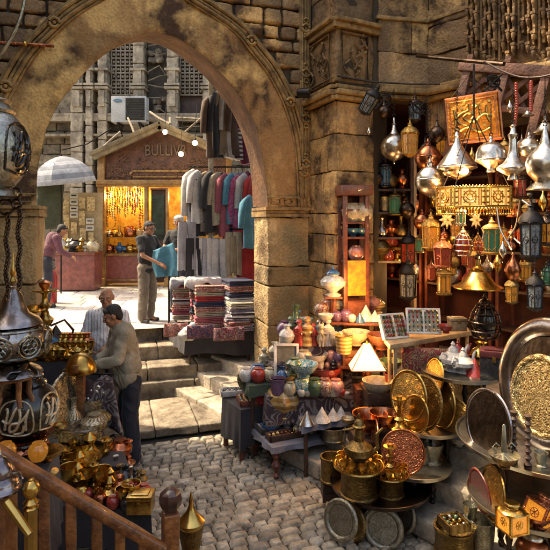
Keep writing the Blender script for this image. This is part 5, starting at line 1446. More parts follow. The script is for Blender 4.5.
for px, py, ry, rz, mats, lb in ((409, 396, 26, -62, (brass, brasse), 'shiny brass tray leftmost of the fan'), (424, 402, 27, -64, (brassd, brassd), 'dull brown brass tray second from the left of the fan'), (435, 377, 19, -80, (brass, brasse), 'small brass tray standing tallest behind the fan'), (441, 404, 24, -72, (brass, brassd), 'narrow looking brass tray turned edgeways, right of the dull brown one'), (460, 394, 29, -58, (brass, silvere), 'large brass tray with pale centre at the right of the fan'), (455, 416, 18, -55, (brasse, brasse), 'deep gold engraved tray in front of the pale centred one'), (416, 414, 19, -64, (brass, brass), 'smaller plain brass tray in front of the dull brown one')):
    Y = 4.85+(.1 if py < 395 else 0)-(.12 if py > 410 else 0)
    trayput(px, py, Y, ry*Y/F, 10, rz, mats, lb, 'fan of oval looking brass trays', name='brass_tray')
trayput(403, 452, 4.45, 22*4.45/F, 14, -18, (copper, coppere), 'round reddish copper tray leaning on the lower tray table', rimf=.1, name='copper_tray')
trayput(376, 438, 4.75, 19*4.7/F, 4, -92, (copper, copper), 'copper tray turned nearly edge on, left of the round copper tray', name='copper_tray')
it('pot', ('candlestick', brass), 399, 428, 0, 32, 'brass candlestick left of the fan of trays', 'candlestick', Y=4.8)
it('pot', ('bowl', copper), 370, 431, 0, 18, 'upturned looking pink copper bowl above the cup trays', 'bowl', Y=5.0)
it('pot', ('dish', copper), 384, 427, 0, 15, 'shallow shining copper dish right of the pink copper bowl', 'dish', Y=4.95)
crate(378, 447, 5.05, .5, .14, woodd, 'dark flat crate carrying the pink copper bowls')
it('pot', ('dish', cw), 459, 446, .515, 9, 'white dish of small sweets on the highest stone step', 'dish')
it('pot', ('tub', cgd), 456, 440, .53, 6, 'tiny gold tub in the white dish on the step', 'tub')
it('pot', ('tub', pewter), 422, 462, z2b, 18, 'grey tub at the back of the lower tray table', 'tub')
it('pot', ('mortar', pewter), 433, 463, z2b, 20, 'grey mortar at the right of the lower tray table', 'mortar')
# great tray table at the right
rt1, z1 = roundtable(547, 440, 3.95, .65, 'great round silver tray table at the right edge of the photo', pewterp, woodd, .34)
rt0, z0 = roundtable(541, 497, 3.75, .50, 'lower round table under the great silver tray table', pewterp, woodd, .17)
trayput(549, 384, 3.84, 66*3.84/F, 8, -73, (gunm, grime), 'huge dark polished tray with a broad silver rim', rimf=.3, name='great_tray')
trayput(542, 396, 3.66, 41*3.66/F, 8, -73, (brassp, brassp), 'pale gold engraved disc in front of the huge dark tray', rimf=.16, name='engraved_disc')
trayput(489, 424, 3.80, 35*3.80/F, 6, -74, (gunm, grime), 'dark engraved oval tray left of the huge dark tray', rimf=.12, name='dark_tray')
def spindle(px, py, z, hpx, label):
    p = G(px, py, z); k = p.y/F; h = hpx*k
    mb = MB(); pr = [(.022, 0), (.028, .03)]; n = 7
    for i in range(n):
        a = .05+.85*i/n; pr += [(.012, a*h), (.024, (a+.05)*h), (.012, (a+.1)*h)]
    pr += [(.02, h*.93), (.028, h*.97), (.005, h)]
    o = mb.lathe(pr, 10).build('turned_spindle', woodd); o.location = p; tag(o, label, 'spindle', 'turned dark spindles before the pale gold disc')
spindle(514, 462, z1, 52, 'left dark turned wooden spindle standing before the pale gold disc'); spindle(528, 470, z1, 56, 'right dark turned wooden spindle standing before the pale gold disc')
it('pot', ('bowl', brassd), 504, 467, z1, 14, 'round bronze bowl at the foot of the dark oval tray', 'bowl')
def balance():
    p = G(504, 456, z1+.1); r = empty('scroll_handle_lid', p); tag(r, 'flat grey metal lid with two scroll handles over the bronze bowl', 'lid')
    k = p.y/F; p2 = (0, 0, 0)
    lathe_part('plate', [(.001, 0), (14*k, .0), (15*k, .012), (.02, .03), (.01, .2), (.001, .21)], pewter, r, 24)
    mb = MB()
    for s_ in (-1, 1): mb.tube([(s_*.05, 0, .02), (s_*.075, 0, .06), (s_*.05, 0, .085), (s_*.03, 0, .065), (s_*.05, 0, .055)], .007, 6)
    mb.build('scroll_handle', pewter, r)
balance()
it('pot', ('mortar', pewter), 541, 466, z1, 14, 'grey mortar right on the great silver tray table', 'mortar')
trayput(494, 493, 3.75, 27*3.75/F, 6, -88, (brass, brasse), 'narrow looking golden tray leaning on the lower round table', name='brass_tray')
trayput(481, 491, 3.8, 22*3.8/F, -6, -84, (mat('maroon_enamel', (.16, .02, .02), .3), redwall), 'maroon enamel plate leaning behind the narrow golden tray', name='maroon_plate')
it('tealantern', (brass, gal), 512, 530, z0, 23, 'upright amber glass square lantern on the lower round table', 'lantern', rz=.3)
o = it('tealantern', (coppere, gal), 536, 523, z0, 24, 'amber square lantern tilted over in a copper bowl', 'lantern', rz=.5); o.rotation_euler = (R(10), R(22), .6)
it('pot', ('bowl', copper), 537, 526, z0, 12, 'copper bowl holding the tilted amber lantern', 'bowl', w=1.1)
it('pot', ('bowl', brassd), 524, 529, z0, 8, 'little dull bowl between the two amber lanterns', 'bowl')
it('lidpot', ('jar', copper, silver), 533, 566, 0, 34, 'shining pink copper jar at the bottom right corner', 'jar', Y=3.5)
it('pot', ('drum', brassd), 454, 551, .17, 25, 'studded old brass pot full of trinkets at the foot of the steps', 'pot', w=1.6)
jewel(454, 527, .39, .15, .15, brassd, [silver, brass, cg], 'cluster of trinkets heaped in the studded old brass pot', nm='trinket_heap')
it('pot', ('tub', pewter), 481, 549, .17, 30, 'grey metal tub right of the studded old brass pot', 'tub', w=.9)
it('pot', ('mortar', pewter), 470, 520, .34, 16, 'grey mortar lying before the lower round table', 'mortar')
# low board with drums and cup trays
rt4, z4 = roundtable(380, 483, 4.55, .43, 'low wide round table with brass drums above the leaning plates', grime, iron, 0)
def cuptray(px, py, z, rpx, drum_h, label, n, lab2):
    p = G(px, py, z); k = p.y/F
    put('pot', ('drum', brassd), p, (rpx*k*1.5, rpx*k*1.5, drum_h*k), label+' base drum', 'drum', 'brass drums carrying the cup trays', name='brass_drum')
    zt = p.z+drum_h*k
    t = put('tray', (brass, brasse, .14), Vector((p.x, p.y, zt+.045*rpx*k)), (rpx*k,)*3, label, 'tray', 'small cup trays on brass drums', name='cup_tray')
    for i in range(n):
        a = 2*PI*i/n; q = Vector((p.x+rpx*k*.72*math.cos(a), p.y+rpx*k*.72*math.sin(a), zt+.06*rpx*k))
        put('pot', ('cup', brass), q, 9*k, 'tiny brass goblet in the ring of goblets on '+lab2, 'goblet', 'goblets on '+lab2, name='brass_goblet')
    return Vector((p.x, p.y, zt+.06*rpx*k)), k
c1, k1 = cuptray(359, 494, z4, 26, 27, 'left brass drum tray of goblets above the leaning plates', 12, 'the left cup tray')
c2, k2 = cuptray(390, 494, z4, 19, 19, 'right brass drum tray of goblets beside the round copper tray', 10, 'the right cup tray')
put('ewer', (brassd,), c1, 52*k1, 'tall old brass ewer rising from the left cup tray', 'ewer', name='brass_ewer')
put('pot', ('candlestick', brass), c2, 30*k2, 'brass bell shaped candlestick on the right cup tray', 'candlestick', name='candlestick')
it('lidpot', ('drum', brassd, brass), 332, 480, 0, 24, 'small lidded brass canister at the left of the cup trays', 'canister', Y=4.75)
crate(333, 497, 4.78, .2, .145, woodd, 'little dark stand under the lidded brass canister')
it('pot', ('dish', pewter), 348, 425, 0, 7, 'flat grey dish stacked above the old brass ewer, on the shelf end', 'dish', Y=5.2)
it('pot', ('drum', pewter), 333, 438, .335, 12, 'flat pale grey tin at the right end of the low souvenir table', 'tin', w=2.2)
for i, (px, py, r_, rz, m, lb) in enumerate(((341, 520, 20, -40, pewter, 'grey green plate leaning leftmost under the low round table'), (350, 522, 20, -46, brassd, 'darker plate just behind the leftmost leaning one'), (372, 526, 21, -38, brassd, 'dark plate behind the pale ringed plate'), (383, 528, 21, -24, pewter, 'pale ringed plate leaning front most under the low table'), (401, 515, 18, -50, pewter, 'grey plate leaning rightmost beside the stone step'))):
    Y = 4.25+(.12 if i in (1, 2, 4) else 0); trayput(px, py, Y, r_*Y/F, 14, rz, (m, m), lb, 'grey plates leaning under the low round table', rimf=.3, name='leaning_plate')

# many more small pieces filling the souvenir shelves, row by row
def rowfill(z, py, x0, x1, n, hh, row, shelf, kinds, seed):
    q = random.Random(seed); oo = ['first', 'second', 'third', 'fourth', 'fifth', 'sixth', 'seventh', 'eighth', 'ninth', 'tenth', 'eleventh', 'twelfth', 'thirteenth', 'fourteenth']
    cn = {cw: 'white', cc: 'cream', cr: 'red', cg: 'green', cb: 'blue', ct: 'turquoise patterned', cm: 'mottled', cp: 'pink', cpp: 'purple', cgd: 'gold striped', ck: 'black', silver: 'silver', brass: 'brass'}
    nm = dict(vase='vase', jar='jar', flask='bottle', bowl='bowl', spinning='spool ornament', urn='urn', tub='cup', amphora='slim vase', pyramid='pyramid')
    for i in range(n):
        k = q.choice(kinds); m = q.choice((cw, cc, cc, cr, cg, cb, ct, cm, cp, cpp, cgd, ck, silver, cw))
        px = x0+(x1-x0)*(i+.5)/n+q.uniform(-1, 1)
        if k == 'egg': it('stoneegg', (m,), px, py, z, hh*q.uniform(.5, .7), f'small {cn[m]} egg, {oo[i]} from left, {row} row on {shelf}', 'egg', 'small pieces crowding the souvenir shelves'); continue
        if k == 'fig': it('figurine', (m, cc), px, py, z, hh*q.uniform(.9, 1.2), f'small {cn[m]} figurine, {oo[i]} from left, {row} row on {shelf}', 'figurine', 'small pieces crowding the souvenir shelves'); continue
        h = hh*q.uniform(.75, 1.2)*(.5 if k == 'bowl' else 1)
        it('pot', (k, m), px, py, z, h, f'small {cn[m]} {nm[k]}, {oo[i]} from left, {row} row on {shelf}', nm[k], 'small pieces crowding the souvenir shelves')
KS = ('vase', 'jar', 'jar', 'flask', 'spinning', 'urn', 'tub', 'egg', 'fig', 'amphora')
rowfill(1.165, 339, 283, 342, 11, 19, 'rear', 'the topmost souvenir shelf', KS, 1)
rowfill(.955, 359, 273, 343, 13, 15, 'rear', 'the upper souvenir shelf', KS, 2)
rowfill(.955, 368, 276, 348, 12, 9, 'front', 'the upper souvenir shelf', ('jar', 'bowl', 'egg', 'spinning', 'tub'), 3)
rowfill(.735, 385, 267, 345, 12, 14, 'rear', 'the middle souvenir shelf', KS, 4)
rowfill(.735, 396, 292, 350, 9, 8, 'front', 'the middle souvenir shelf', ('jar', 'bowl', 'egg', 'tub'), 5)
rowfill(.525, 407, 302, 345, 9, 11, 'rear', 'the raised shelf of pyramids', ('jar', 'spinning', 'tub', 'pyramid'), 6)
rowfill(.335, 419, 258, 318, 12, 10, 'rear', 'the low souvenir table', ('jar', 'spinning', 'tub', 'vase', 'bowl'), 7)
rowfill(.335, 433, 290, 340, 11, 7, 'front', 'the low souvenir table', ('jar', 'bowl', 'egg', 'tub'), 8)
rowfill(.805, 378, 250, 290, 8, 14, 'rear', 'the green draped side table', ('jar', 'vase', 'flask', 'fig'), 9)
rowfill(1.425, 313, 322, 380, 11, 17, 'rear', 'the red shelf at the pier', ('vase', 'jar', 'urn', 'flask', 'egg'), 10)
# ------------------------------------------------------------------ brass stall on the left
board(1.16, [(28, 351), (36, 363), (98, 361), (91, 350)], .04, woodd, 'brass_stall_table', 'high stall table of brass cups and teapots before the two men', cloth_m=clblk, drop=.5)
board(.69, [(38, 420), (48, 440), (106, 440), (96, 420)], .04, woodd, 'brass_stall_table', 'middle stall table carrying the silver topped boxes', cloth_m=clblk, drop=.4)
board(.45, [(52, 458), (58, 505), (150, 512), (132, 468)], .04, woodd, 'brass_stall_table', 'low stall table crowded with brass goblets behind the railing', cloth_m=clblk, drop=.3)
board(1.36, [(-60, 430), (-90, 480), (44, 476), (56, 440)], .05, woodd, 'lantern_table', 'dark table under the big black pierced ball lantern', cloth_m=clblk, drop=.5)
gq = 'small brassware on the high stall table'
rowA = [(39, 360, 'teapot', 17), (47, 361, 'bowl', 12), (54, 361, 'teapot', 15), (62, 360, 'bowl', 13), (70, 361, 'teapot', 15), (78, 360, 'bowl', 11), (86, 359, 'teapot', 13)]
od = ['first', 'second', 'third', 'fourth', 'fifth', 'sixth', 'seventh', 'eighth', 'ninth', 'tenth', 'eleventh', 'twelfth']
for i, (px, py, k, h) in enumerate(rowA):
    if k == 'teapot': it('teapot', (brass,), px, py, 1.165, h, f'brass teapot, {od[i]} from the left in the front row of the high stall table', 'teapot', gq, rz=rr.uniform(0, 6))
    else: it('pot', ('bowl', brass), px, py, 1.165, h, f'shiny brass bowl, {od[i]} from the left in the front row of the high stall table', 'bowl', gq)
for i in range(9): it('pot', ('cup', brass), 46+i*5.2, 356, 1.165, 14, f'little brass goblet, {od[i]} from the left in the middle row of the high stall table', 'goblet', gq, name='brass_goblet')
for i in range(8): it('pot', ('vase', copper if i % 3 == 1 else brass), 50+i*5.3, 352, 1.165, 19, f'little {"copper" if i%3==1 else "brass"} vase, {od[i]} from the left in the back row of the high stall table', 'vase', gq)
it('hookah', (brass, gb), 45, 354, 1.165, 74, 'tall brass water pipe with a blue glass base beside the stone jamb', 'water pipe', w=1.2)
it('pot', ('candlestick', brass), 33, 357, 1.165, 52, 'tall brass candlestick left of the water pipe', 'candlestick')
p = G(56, 352, 1.165); o = MB().lathe([(.001, .02), (.11, .14), (.001, .30)], 4).build('wooden_ornament', woodd, smooth=False); o.location = p; tag(o, 'dark pointed wooden ornament right of the water pipe', 'ornament')
# dome on a wooden post
p = W(81, 372, 4.9); r = empty('brass_dome', (p.x, p.y, .68)); tag(r, 'half round hammered brass dome raised on a reddish wooden post', 'dome'); h = p.z-.68; k = 4.9/F
lathe_part('dome', [(15*k, h), (15.5*k, h+.02), (14.5*k, h+7*k), (11*k, h+14*k), (6*k, h+18*k), (.001, h+19.5*k)], brass, r, 24)
MB().box((0, 0, h/2-.1), (.07, .07, h+.3)).build('post', woodo, r, bev=.01); MB().box((0, -14*k, h+6*k), (.05, .02, .09)).build('mount', woodo, r, bev=.006)
trayput(69, 406, 4.85, 35*4.85/F, 8, 76, (silvere, silvere), 'upright engraved silver tray with a loop handle behind the silver topped boxes', rimf=.12, name='silver_tray')
a = W(69, 372, 4.85); o = MB().ring((0, 0, 0), .045, .009, 'Y', 14, 6, 1.3, .7).build('tray_handle_ring', silver); o.location = a; tag(o, 'oval loop handle on top of the upright silver tray', 'ring')
# shawl with metal discs
p = W(99, 378, 5.0); vs, fs, n = [], [], 12
for i in range(n+1):
    for j in range(n+1):
        u, v = i/n-.5, j/n; wd = .13+.12*v
        vs.append((u*wd*2, .05*math.sin(u*9)*v-.03*v, -.50*v+.03*math.sin(u*7)))
for i in range(n):
    for j in range(n): fs.append((i*(n+1)+j, i*(n+1)+j+1, (i+1)*(n+1)+j+1, (i+1)*(n+1)+j))
r = MB().add(vs, fs).build('beaded_shawl', clA); r.location = p; tag(r, 'dark shawl sewn with silver discs hanging beside the man in jeans', 'shawl'); m_ = r.modifiers.new('thickness', 'SOLIDIFY'); m_.thickness = .02
b = MB(); q = random.Random(4)
for i in range(22):
    u, v = q.uniform(-.42, .42), q.uniform(.08, .95); wd = .13+.12*v; b.ball((u*wd*2, .05*math.sin(u*9)*v-.03*v-.015, -.5*v+.03*math.sin(u*7)), q.choice((.012, .02, .028)), 8, (1, .4, 1))
b.build('silver_discs', silver, r)
r = empty('shawl_stand', (p.x, p.y+.03, 0)); tag(r, 'thin iron stand holding up the disc sewn shawl', 'stand'); MB().tube([(0, 0, 0), (0, 0, p.z+.03)], .012).build('pole', iron, r); MB().tube([(-.14, 0, p.z+.03), (.14, 0, p.z+.03)], .01).build('crossbar', iron, r)
it('squarebox', (brassp, silver), 65, 438, .695, 17, 'square pale brass box with bright silver lid, left of two', 'box', 'silver topped boxes', w=1.5, rz=-.2)
it('squarebox', (brassp, silver), 84, 440, .695, 14, 'square pale brass box with bright silver lid, right of two', 'box', 'silver topped boxes', w=1.6, rz=.1)
it('pot', ('flask', silvere), 74, 428, .695, 30, 'engraved silver bottle between the silver topped boxes', 'bottle')
it('pot', ('urn', silvere), 94, 436, .695, 26, 'engraved silver urn right of the silver topped boxes', 'urn')
it('lidpot', ('vase', brassp, brassp), 57, 424, .695, 26, 'pale lidded brass vase behind the left silver topped box', 'vase')
it('pot', ('urn', brassp), 101, 428, .695, 20, 'pale brass urn at the right end of the middle stall table', 'urn')
# goblets and candlesticks on the low table
q = random.Random(9); k = 0
for j, (py, xs, hh) in enumerate(((474, (66, 74, 82, 90, 98, 106), 34), (484, (64, 72, 80, 88, 96), 30), (494, (70, 78, 86, 94, 102, 110), 27))):
    for i, px in enumerate(xs):
        kd = ('chalice', 'candlestick', 'cup', 'spinning')[(i+j) % 4]; nm = {'chalice': 'wide brass chalice', 'candlestick': 'slender brass candlestick', 'cup': 'flared brass goblet', 'spinning': 'waisted brass ornament'}[kd]
        it('pot', (kd, brass), px, py, .455, hh*q.uniform(.9, 1.3), f'{nm}, {od[i]} from the left in the {["back", "middle", "front"][j]} row behind the wooden railing', nm.split()[-1], 'brassware on the low stall table', name='brass_'+nm.split()[-1], w=.72)
it('squarebox', (redwall, redwall), 106, 486, .455, 24, 'dark red box standing among the brass goblets', 'box', w=.62)
it('teapot', (brass,), 108, 500, .455, 17, 'brass teapot before the dark red box', 'teapot')
def beadcol(px, py, h, label):
    p = G(px, py, .455); kk = p.y/F; b = MB(); n = 6
    for i in range(n): b.ball((0, 0, h*kk*(i+.5)/n), h*kk/n*.62, 10)
    o = b.build('beaded_column', ck); o.location = p; tag(o, label, 'ornament', 'black knobbed ornaments')
beadcol(127, 488, 24, 'black knobbed column ornament, left of the pair by the cobbles'); beadcol(135, 492, 24, 'black knobbed column ornament, right of the pair by the cobbles')
misc = [(116, 480, ('flask', silver), 24, 'silver bottle left of the black knobbed columns', 'bottle'), (120, 496, ('vase', copper), 20, 'little copper vase below the black knobbed columns', 'vase'), (113, 508, ('jar', cr), 14, 'little red jar close to the railing', 'jar'), (124, 506, ('cup', brass), 18, 'brass goblet lowest by the red jar', 'goblet'), (131, 503, ('mortar', brass), 20, 'brass mortar right of the copper vase', 'mortar'), (119, 487, ('jar', cm), 12, 'mottled jar in front of the silver bottle', 'jar'), (127, 510, ('jar', ck), 14, 'black jar nearest the newel post on the low stall table', 'jar'), (100, 505, ('jar', copper), 14, 'copper jar tucked against the handrail', 'jar')]
for px, py, a, h, lb, c in misc: it('pot', a, px, py, .455, h, lb, c)
it('squarebox', (brass, brass), 141, 510, .455, 22, 'brass casket at the right end of the low stall table', 'casket', w=1.1)
# dark scroll ironware on the floor by the man's feet
for i, (px, py) in enumerate(((106, 455), (114, 448), (120, 458))):
    p = W(px, py, 4.9); b = MB(); kk = 4.9/F
    for s_ in (-1, 1):
        b.tube([(s_*(2+6*math.sin(t*.55))*kk, 0, (t*2.2-8)*kk) for t in range(8)], .013, 6)
    b.ring((0, 0, 9*kk), 4*kk, .012, 'Y'); b.lathe([(.05, -12*kk), (.055, -10.5*kk), (.012, -9*kk), (.012, 9*kk)], 10)
    o = b.build('scroll_iron_ornament', grime); o.location = p; tag(o, ['black scrollwork iron ornament, lowest left by the shoes', 'black scrollwork iron ornament, highest by the jeans', 'black scrollwork iron ornament, nearest to the shoes'][i], 'ornament', 'black scrollwork ornaments')
board(.62, [(92, 452), (98, 466), (128, 466), (122, 452)], .03, woodd, 'ironware_stand', 'little dark stand under the black scrollwork ornaments', cloth_m=clblk, drop=.25)

# the big pierced lanterns at the left
@kind
def piercedball(m, m2):
    r = empty('pierced_ball_lantern')
    MB().ball((0, 0, 0), 1, 36, (1, 1, .98)).build('globe', m, r)
    b = MB(); q = random.Random(6)
    def sp(lon, lat, e=1.015): return (e*math.cos(lat)*math.sin(lon), -e*math.cos(lat)*math.cos(lon), e*.98*math.sin(lat))
    for j in range(5):
        o_ = j*2*PI/5+.15
        def st(pts, rad=.045): b.tube([sp(o_+x*.52, y*.6) for x, y in catmull(pts, 5)], rad, 6)
        st([(-.95, -.8), (-1, 0), (-.8, .7), (-.3, .95), (.3, .95), (.8, .7), (1, 0), (.95, -.8), (.2, -.95), (-.95, -.8)], .03)
        st([(-.7, .0), (-.3, -.1), (0, .5), (.2, .6), (.3, .1), (.05, -.5), (-.3, -.6), (-.2, -.2), (.3, -.1), (.7, .3)])
        st([(-.6, -.5), (-.4, .3), (-.5, .6)]); st([(.6, -.6), (.6, 0), (.75, .5)]); st([(-.1, -.8), (.4, -.7), (.5, -.3)])
    b.build('applied_scroll', m2, r)
    lathe_part('collar', [(.62, .78), (.66, .84), (.55, .9), (.5, 1.0), (.56, 1.06), (.5, 1.1)], m, r, 28)
    lathe_part('foot_ring', [(.55, -1.06), (.72, -1.0), (.68, -.9), (.6, -.84)], m, r, 28)
    return r
p = W(25, 409, 2.85); s_ = 31*2.85/F
put('piercedball', (blackg, creamm), p, s_, 'black pierced ball lantern with pale scroll strokes on the dark table', 'lantern')
r = empty('bronze_ring_stand', (p.x, p.y, 1.36)); tag(r, 'reddish bronze ring stand under the black pierced ball lantern', 'stand')
lathe_part('bowl', [(.11, 0), (.125, .02), (.10, .05), (.13, .075), (.15, .09), (.13, .085)], coppere, r, 24)
for i, (px, py, lb) in enumerate(((6, 460, 'amber glass jar left under the black ball lantern'), (38, 460, 'amber glass jar right under the black ball lantern'))): it('pot', ('jar', ga), px, py, 0, 20, lb, 'jar', Y=2.62)
it('pot', ('chalice', brass), 46, 474, 0, 30, 'brass bell shaped cup just above the handrail', 'cup', Y=2.7)
def onion2():
    p = W(13, 346, 2.7); k = 2.7/F; r = empty('engraved_onion_lantern', p); tag(r, 'dark silver onion lantern with roundels standing on an orange wooden stool', 'lantern')
    q = lambda l: [(a*k, b*k) for a, b in l]
    lathe_part('body', q([(14, -15), (24, -10), (31, -3), (34, 6), (32, 14), (27, 20), (21, 23)]), silverd, r, 40)
    lathe_part('shoulder', q([(21, 22.5), (28, 22), (24, 28), (15, 33), (12, 40), (8, 52), (4, 57), (5, 60), (2, 62)]), mat('smooth_dark_silver', (.5, .46, .44), .25, 1, col2=(.17, .13, .12), vs=6, bump=.2), r, 36)
    lathe_part('finial', q([(2, 62), (3.5, 65), (1.5, 69), (3, 73), (1.2, 78), (.8, 92), (.2, 94)]), brass, r, 14)
    lathe_part('foot', q([(20, -15), (14, -16), (17, -19), (26, -24), (28, -27), (27, -28), (12, -27)][::-1]), silverd, r, 36)
    b = MB()
    for j in range(8):
        a = 2*PI*j/8+.12; rr_ = 34*k
        b.T = Matrix.Rotation(a, 4, 'Z') @ Matrix.Translation((0, -rr_*.99, 4*k)) @ Matrix.Rotation(R(4), 4, 'X')
        b.ring((0, 0, 0), 11*k, .006, 'Y', 18, 5); b.ring((0, 0, 0), 7.5*k, .004, 'Y', 14, 5)
        for i in range(6): b.ring((5*k*math.cos(i*PI/3), 0, 5*k*math.sin(i*PI/3)), 2.6*k, .004, 'Y', 8, 4)
    b.T = Matrix.Identity(4)
    for z in (18, -8): b.ring((0, 0, z*k), (29 if z > 0 else 27)*k, .007, 'Z', 36, 5)
    b.build('roundels', pewter, r)
    st = empty('lantern_stool', (p.x, p.y, p.z-28*k-.10)); tag(st, 'small orange wooden stool with curved legs under the dark silver onion lantern', 'stool')
    lathe_part('seat', [(20*k, .08), (21*k, .10), (.001, .10)], woodo, st, 20)
    for j in range(5):
        a = 2*PI*j/5+.5; c, s2 = math.cos(a), math.sin(a)
        MB().tube([(14*k*c, 14*k*s2, .09), (15*k*c, 15*k*s2, .05), (14*k*c, 14*k*s2, .0), (18*k*c, 18*k*s2, -.055)], [.016, .015, .014, .012], 8).build('leg', woodo, st)
onion2()
p = W(-11, 150, 2.5); s_ = 37*2.5/F
o = put('piercedball', (pewterp, blackg), p, (s_, s_, s_*1.25), 'great pale pierced lantern hanging partly out of view at the left edge', 'lantern', name='hanging_ball_lantern')
b = MB(); pts = [(24, 207), (10, 208)]
for i, (px, py, r_) in enumerate(((6, 207, 7.5), (17, 193, 4.5), (17, 204, 4.5))):
    a = W(px, py, 2.55); o = MB().ring((0, 0, 0), r_*2.55/F, .007, 'Y', 18, 6).build('metal_ring', grime); o.location = a; tag(o, ['larger dark metal ring hanging below the great pale lantern', 'upper small ring beside the great pale lantern', 'lower small ring beside the great pale lantern'][i], 'ring', 'rings below the great pale lantern')
for i, (x0, y0, y1) in enumerate(((7, 215, 300), (19, 209, 290))):
    a = W(x0, y0, 2.6); b = MB(); n = 40
    L = (y1-y0)*2.6/F
    for k_ in range(n): b.ring((math.sin(k_*.4)*.006, 0, -L*k_/n), .011, .0032, 'X' if k_ % 2 else 'Y', 8, 4, 1, 1.3)
    o = b.build('hanging_chain', grime); o.location = a; tag(o, ['dark chain hanging left over the onion lantern', 'dark chain hanging in front of the stone jamb'][i], 'chain')
# bottom-left silver pot and gold tubes
p = W(-1, 493, 2.05); k = 2.05/F*.82; r = empty('silver_bell_pot', p); tag(r, 'dark shiny silver bell shaped pot cut off by the left edge above the handrail', 'pot')
lathe_part('body', [(a_*k, b_*k) for a_, b_ in ((20, 0), (25, 3), (26, 6), (23, 9), (22, 14), (21, 17), (17, 21), (18, 24), (15, 33), (9, 41), (4, 45))], mat('shiny_dark_silver', (.36, .30, .31), .2, 1, col2=(.1, .08, .085), vs=3), r, 32); lathe_part('finial', [(4*k, 45*k), (5*k, 48*k), (2*k, 51*k), (1*k, 56*k)], silver, r, 12)
MB().tube([(17*k, 0, 24*k), (26*k, 0, 26*k), (29*k, 0, 18*k), (23*k, 0, 10*k)], .004, 6).build('handle', silver, r)
o = MB().rough(Vector((0, 0, 0)), (.075, .06, .6), 0, r=.006, amp=.002).build('wooden_stand_post', woodo); o.location = p-Vector((0, 0, .301)); tag(o, 'orange wooden post under the silver bell shaped pot', 'post')
p = W(31, 600, 2.05); h = (600-479)*2.05/F
r = empty('brass_finial_pole', p); tag(r, 'bright brass pole with a knobbed finial before the railing', 'pole')
lathe_part('shaft', [(.024, 0), (.024, h-.12), (.03, h-.11), (.018, h-.1)], brass, r, 16, lobes=8, fl=.05); lathe_part('finial', [(.018, h-.1), (.03, h-.09), (.016, h-.075), (.03, h-.055), (.034, h-.035), (.026, h-.015), (.012, h-.006), (.012, h), (.002, h+.004)], brass, r, 16)
a, b_ = W(7, 502, 2.0), W(30, 535, 1.95); o = MB().tube([(0, 0, 0), (b_-a)*.5, (b_-a)], [.018, .017, .014], 12).build('brass_rod', brass); o.location = a; tag(o, 'short thick brass rod lying slanted left of the finial pole', 'rod')

# railing
def railing():
    A, B = W(-6, 449, 2.28), W(163, 549, 2.56); r = empty('wooden_railing', (B.x, B.y, 0)); o = Vector((B.x, B.y, 0)); tag(r, 'orange brown wooden stair railing sloping down to a square newel post', 'railing')
    u = B-A; L = u.length; rz = math.atan2(u.y, u.x); pit = -math.atan2(u.z, Vector((u.x, u.y)).length)
    mb = MB(); M0 = Matrix.Translation((A+B)/2-o) @ Matrix.Rotation(rz, 4, 'Z') @ Matrix.Rotation(pit, 4, 'Y')
    mb.T = M0
    prof = [(-.03, -.02), (-.026, -.026), (.026, -.026), (.03, -.02), (.03, .014), (.024, .022), (0, .025), (-.024, .022), (-.03, .014)]
    n = len(prof); K = 40; vs, fs = [], []
    for i in range(K+1):
        x = -L/2+L*i/K
        for (y, z) in prof:
            w = .0025*noise.noise(Vector((x*7, y*20, z*20))); vs.append((x, y*(1+w*10), z+w))
    for i in range(K):
        for j in range(n): fs.append((i*n+j, (i+1)*n+j, (i+1)*n+(j+1) % n, i*n+(j+1) % n))
    mb.add(vs, fs); mb.build('handrail', woodo, r, ang=50)
    mb = MB(); mb.T = M0; mb.box((0, 0, -.62), (L, .05, .06)); mb.build('bottom_rail', woodo, r, bev=.006)
    for px in (10, 40, 66, 92, 116, 141):
        t = (px+6)/169; c = A.lerp(B, t)-o; z1 = c.z-.03
        mb = MB(); mb.rough(Vector((c.x, c.y, z1-.32)), (.046, .04, .66), rz, r=.006, amp=.002, cell=.06); mb.build('baluster', woodo, r, ang=60)
    c = W(170.5, 512, 2.62)-o
    mb = MB(); mb.rough(Vector((c.x, c.y, c.z-.42)), (.078, .078, .84), rz, r=.008, amp=.0025, cell=.05); mb.build('newel_post', woodo, r, ang=60)
    mb = MB(); mb.T = Matrix.Translation(Vector((c.x, c.y, c.z+.0))) @ Matrix.Rotation(rz, 4, 'Z')
    mb.box((0, 0, .006), (.05, .05, .02)); f1 = [(.035, .015), (.052, .035), (.058, .065), (.05, .095), (.03, .112), (.001, .118)]; mb.lathe(f1, 8, ph=PI/8)
    mb.build('newel_cap', mat('cap_wood', (.10, .04, .03), .3, col2=(.03, .015, .012), vs=12, coat=.4), r, ang=30)
railing()
it('lidpot', ('mortar', brassd, brass), 191, 562, 0, 40, 'brass pot standing beside the newel post', 'pot', Y=2.75, w=.68)
a = W(191, 521, 2.72); o = MB().lathe([(.055, -.03), (.068, -.015), (.07, 0), (.05, .02), (.025, .05), (.012, .08), (.012, .10), (.003, .15)], 20).build('brass_funnel_lid', brass); o.location = a; tag(o, 'conical brass lid on top of the pot by the newel post', 'lid')

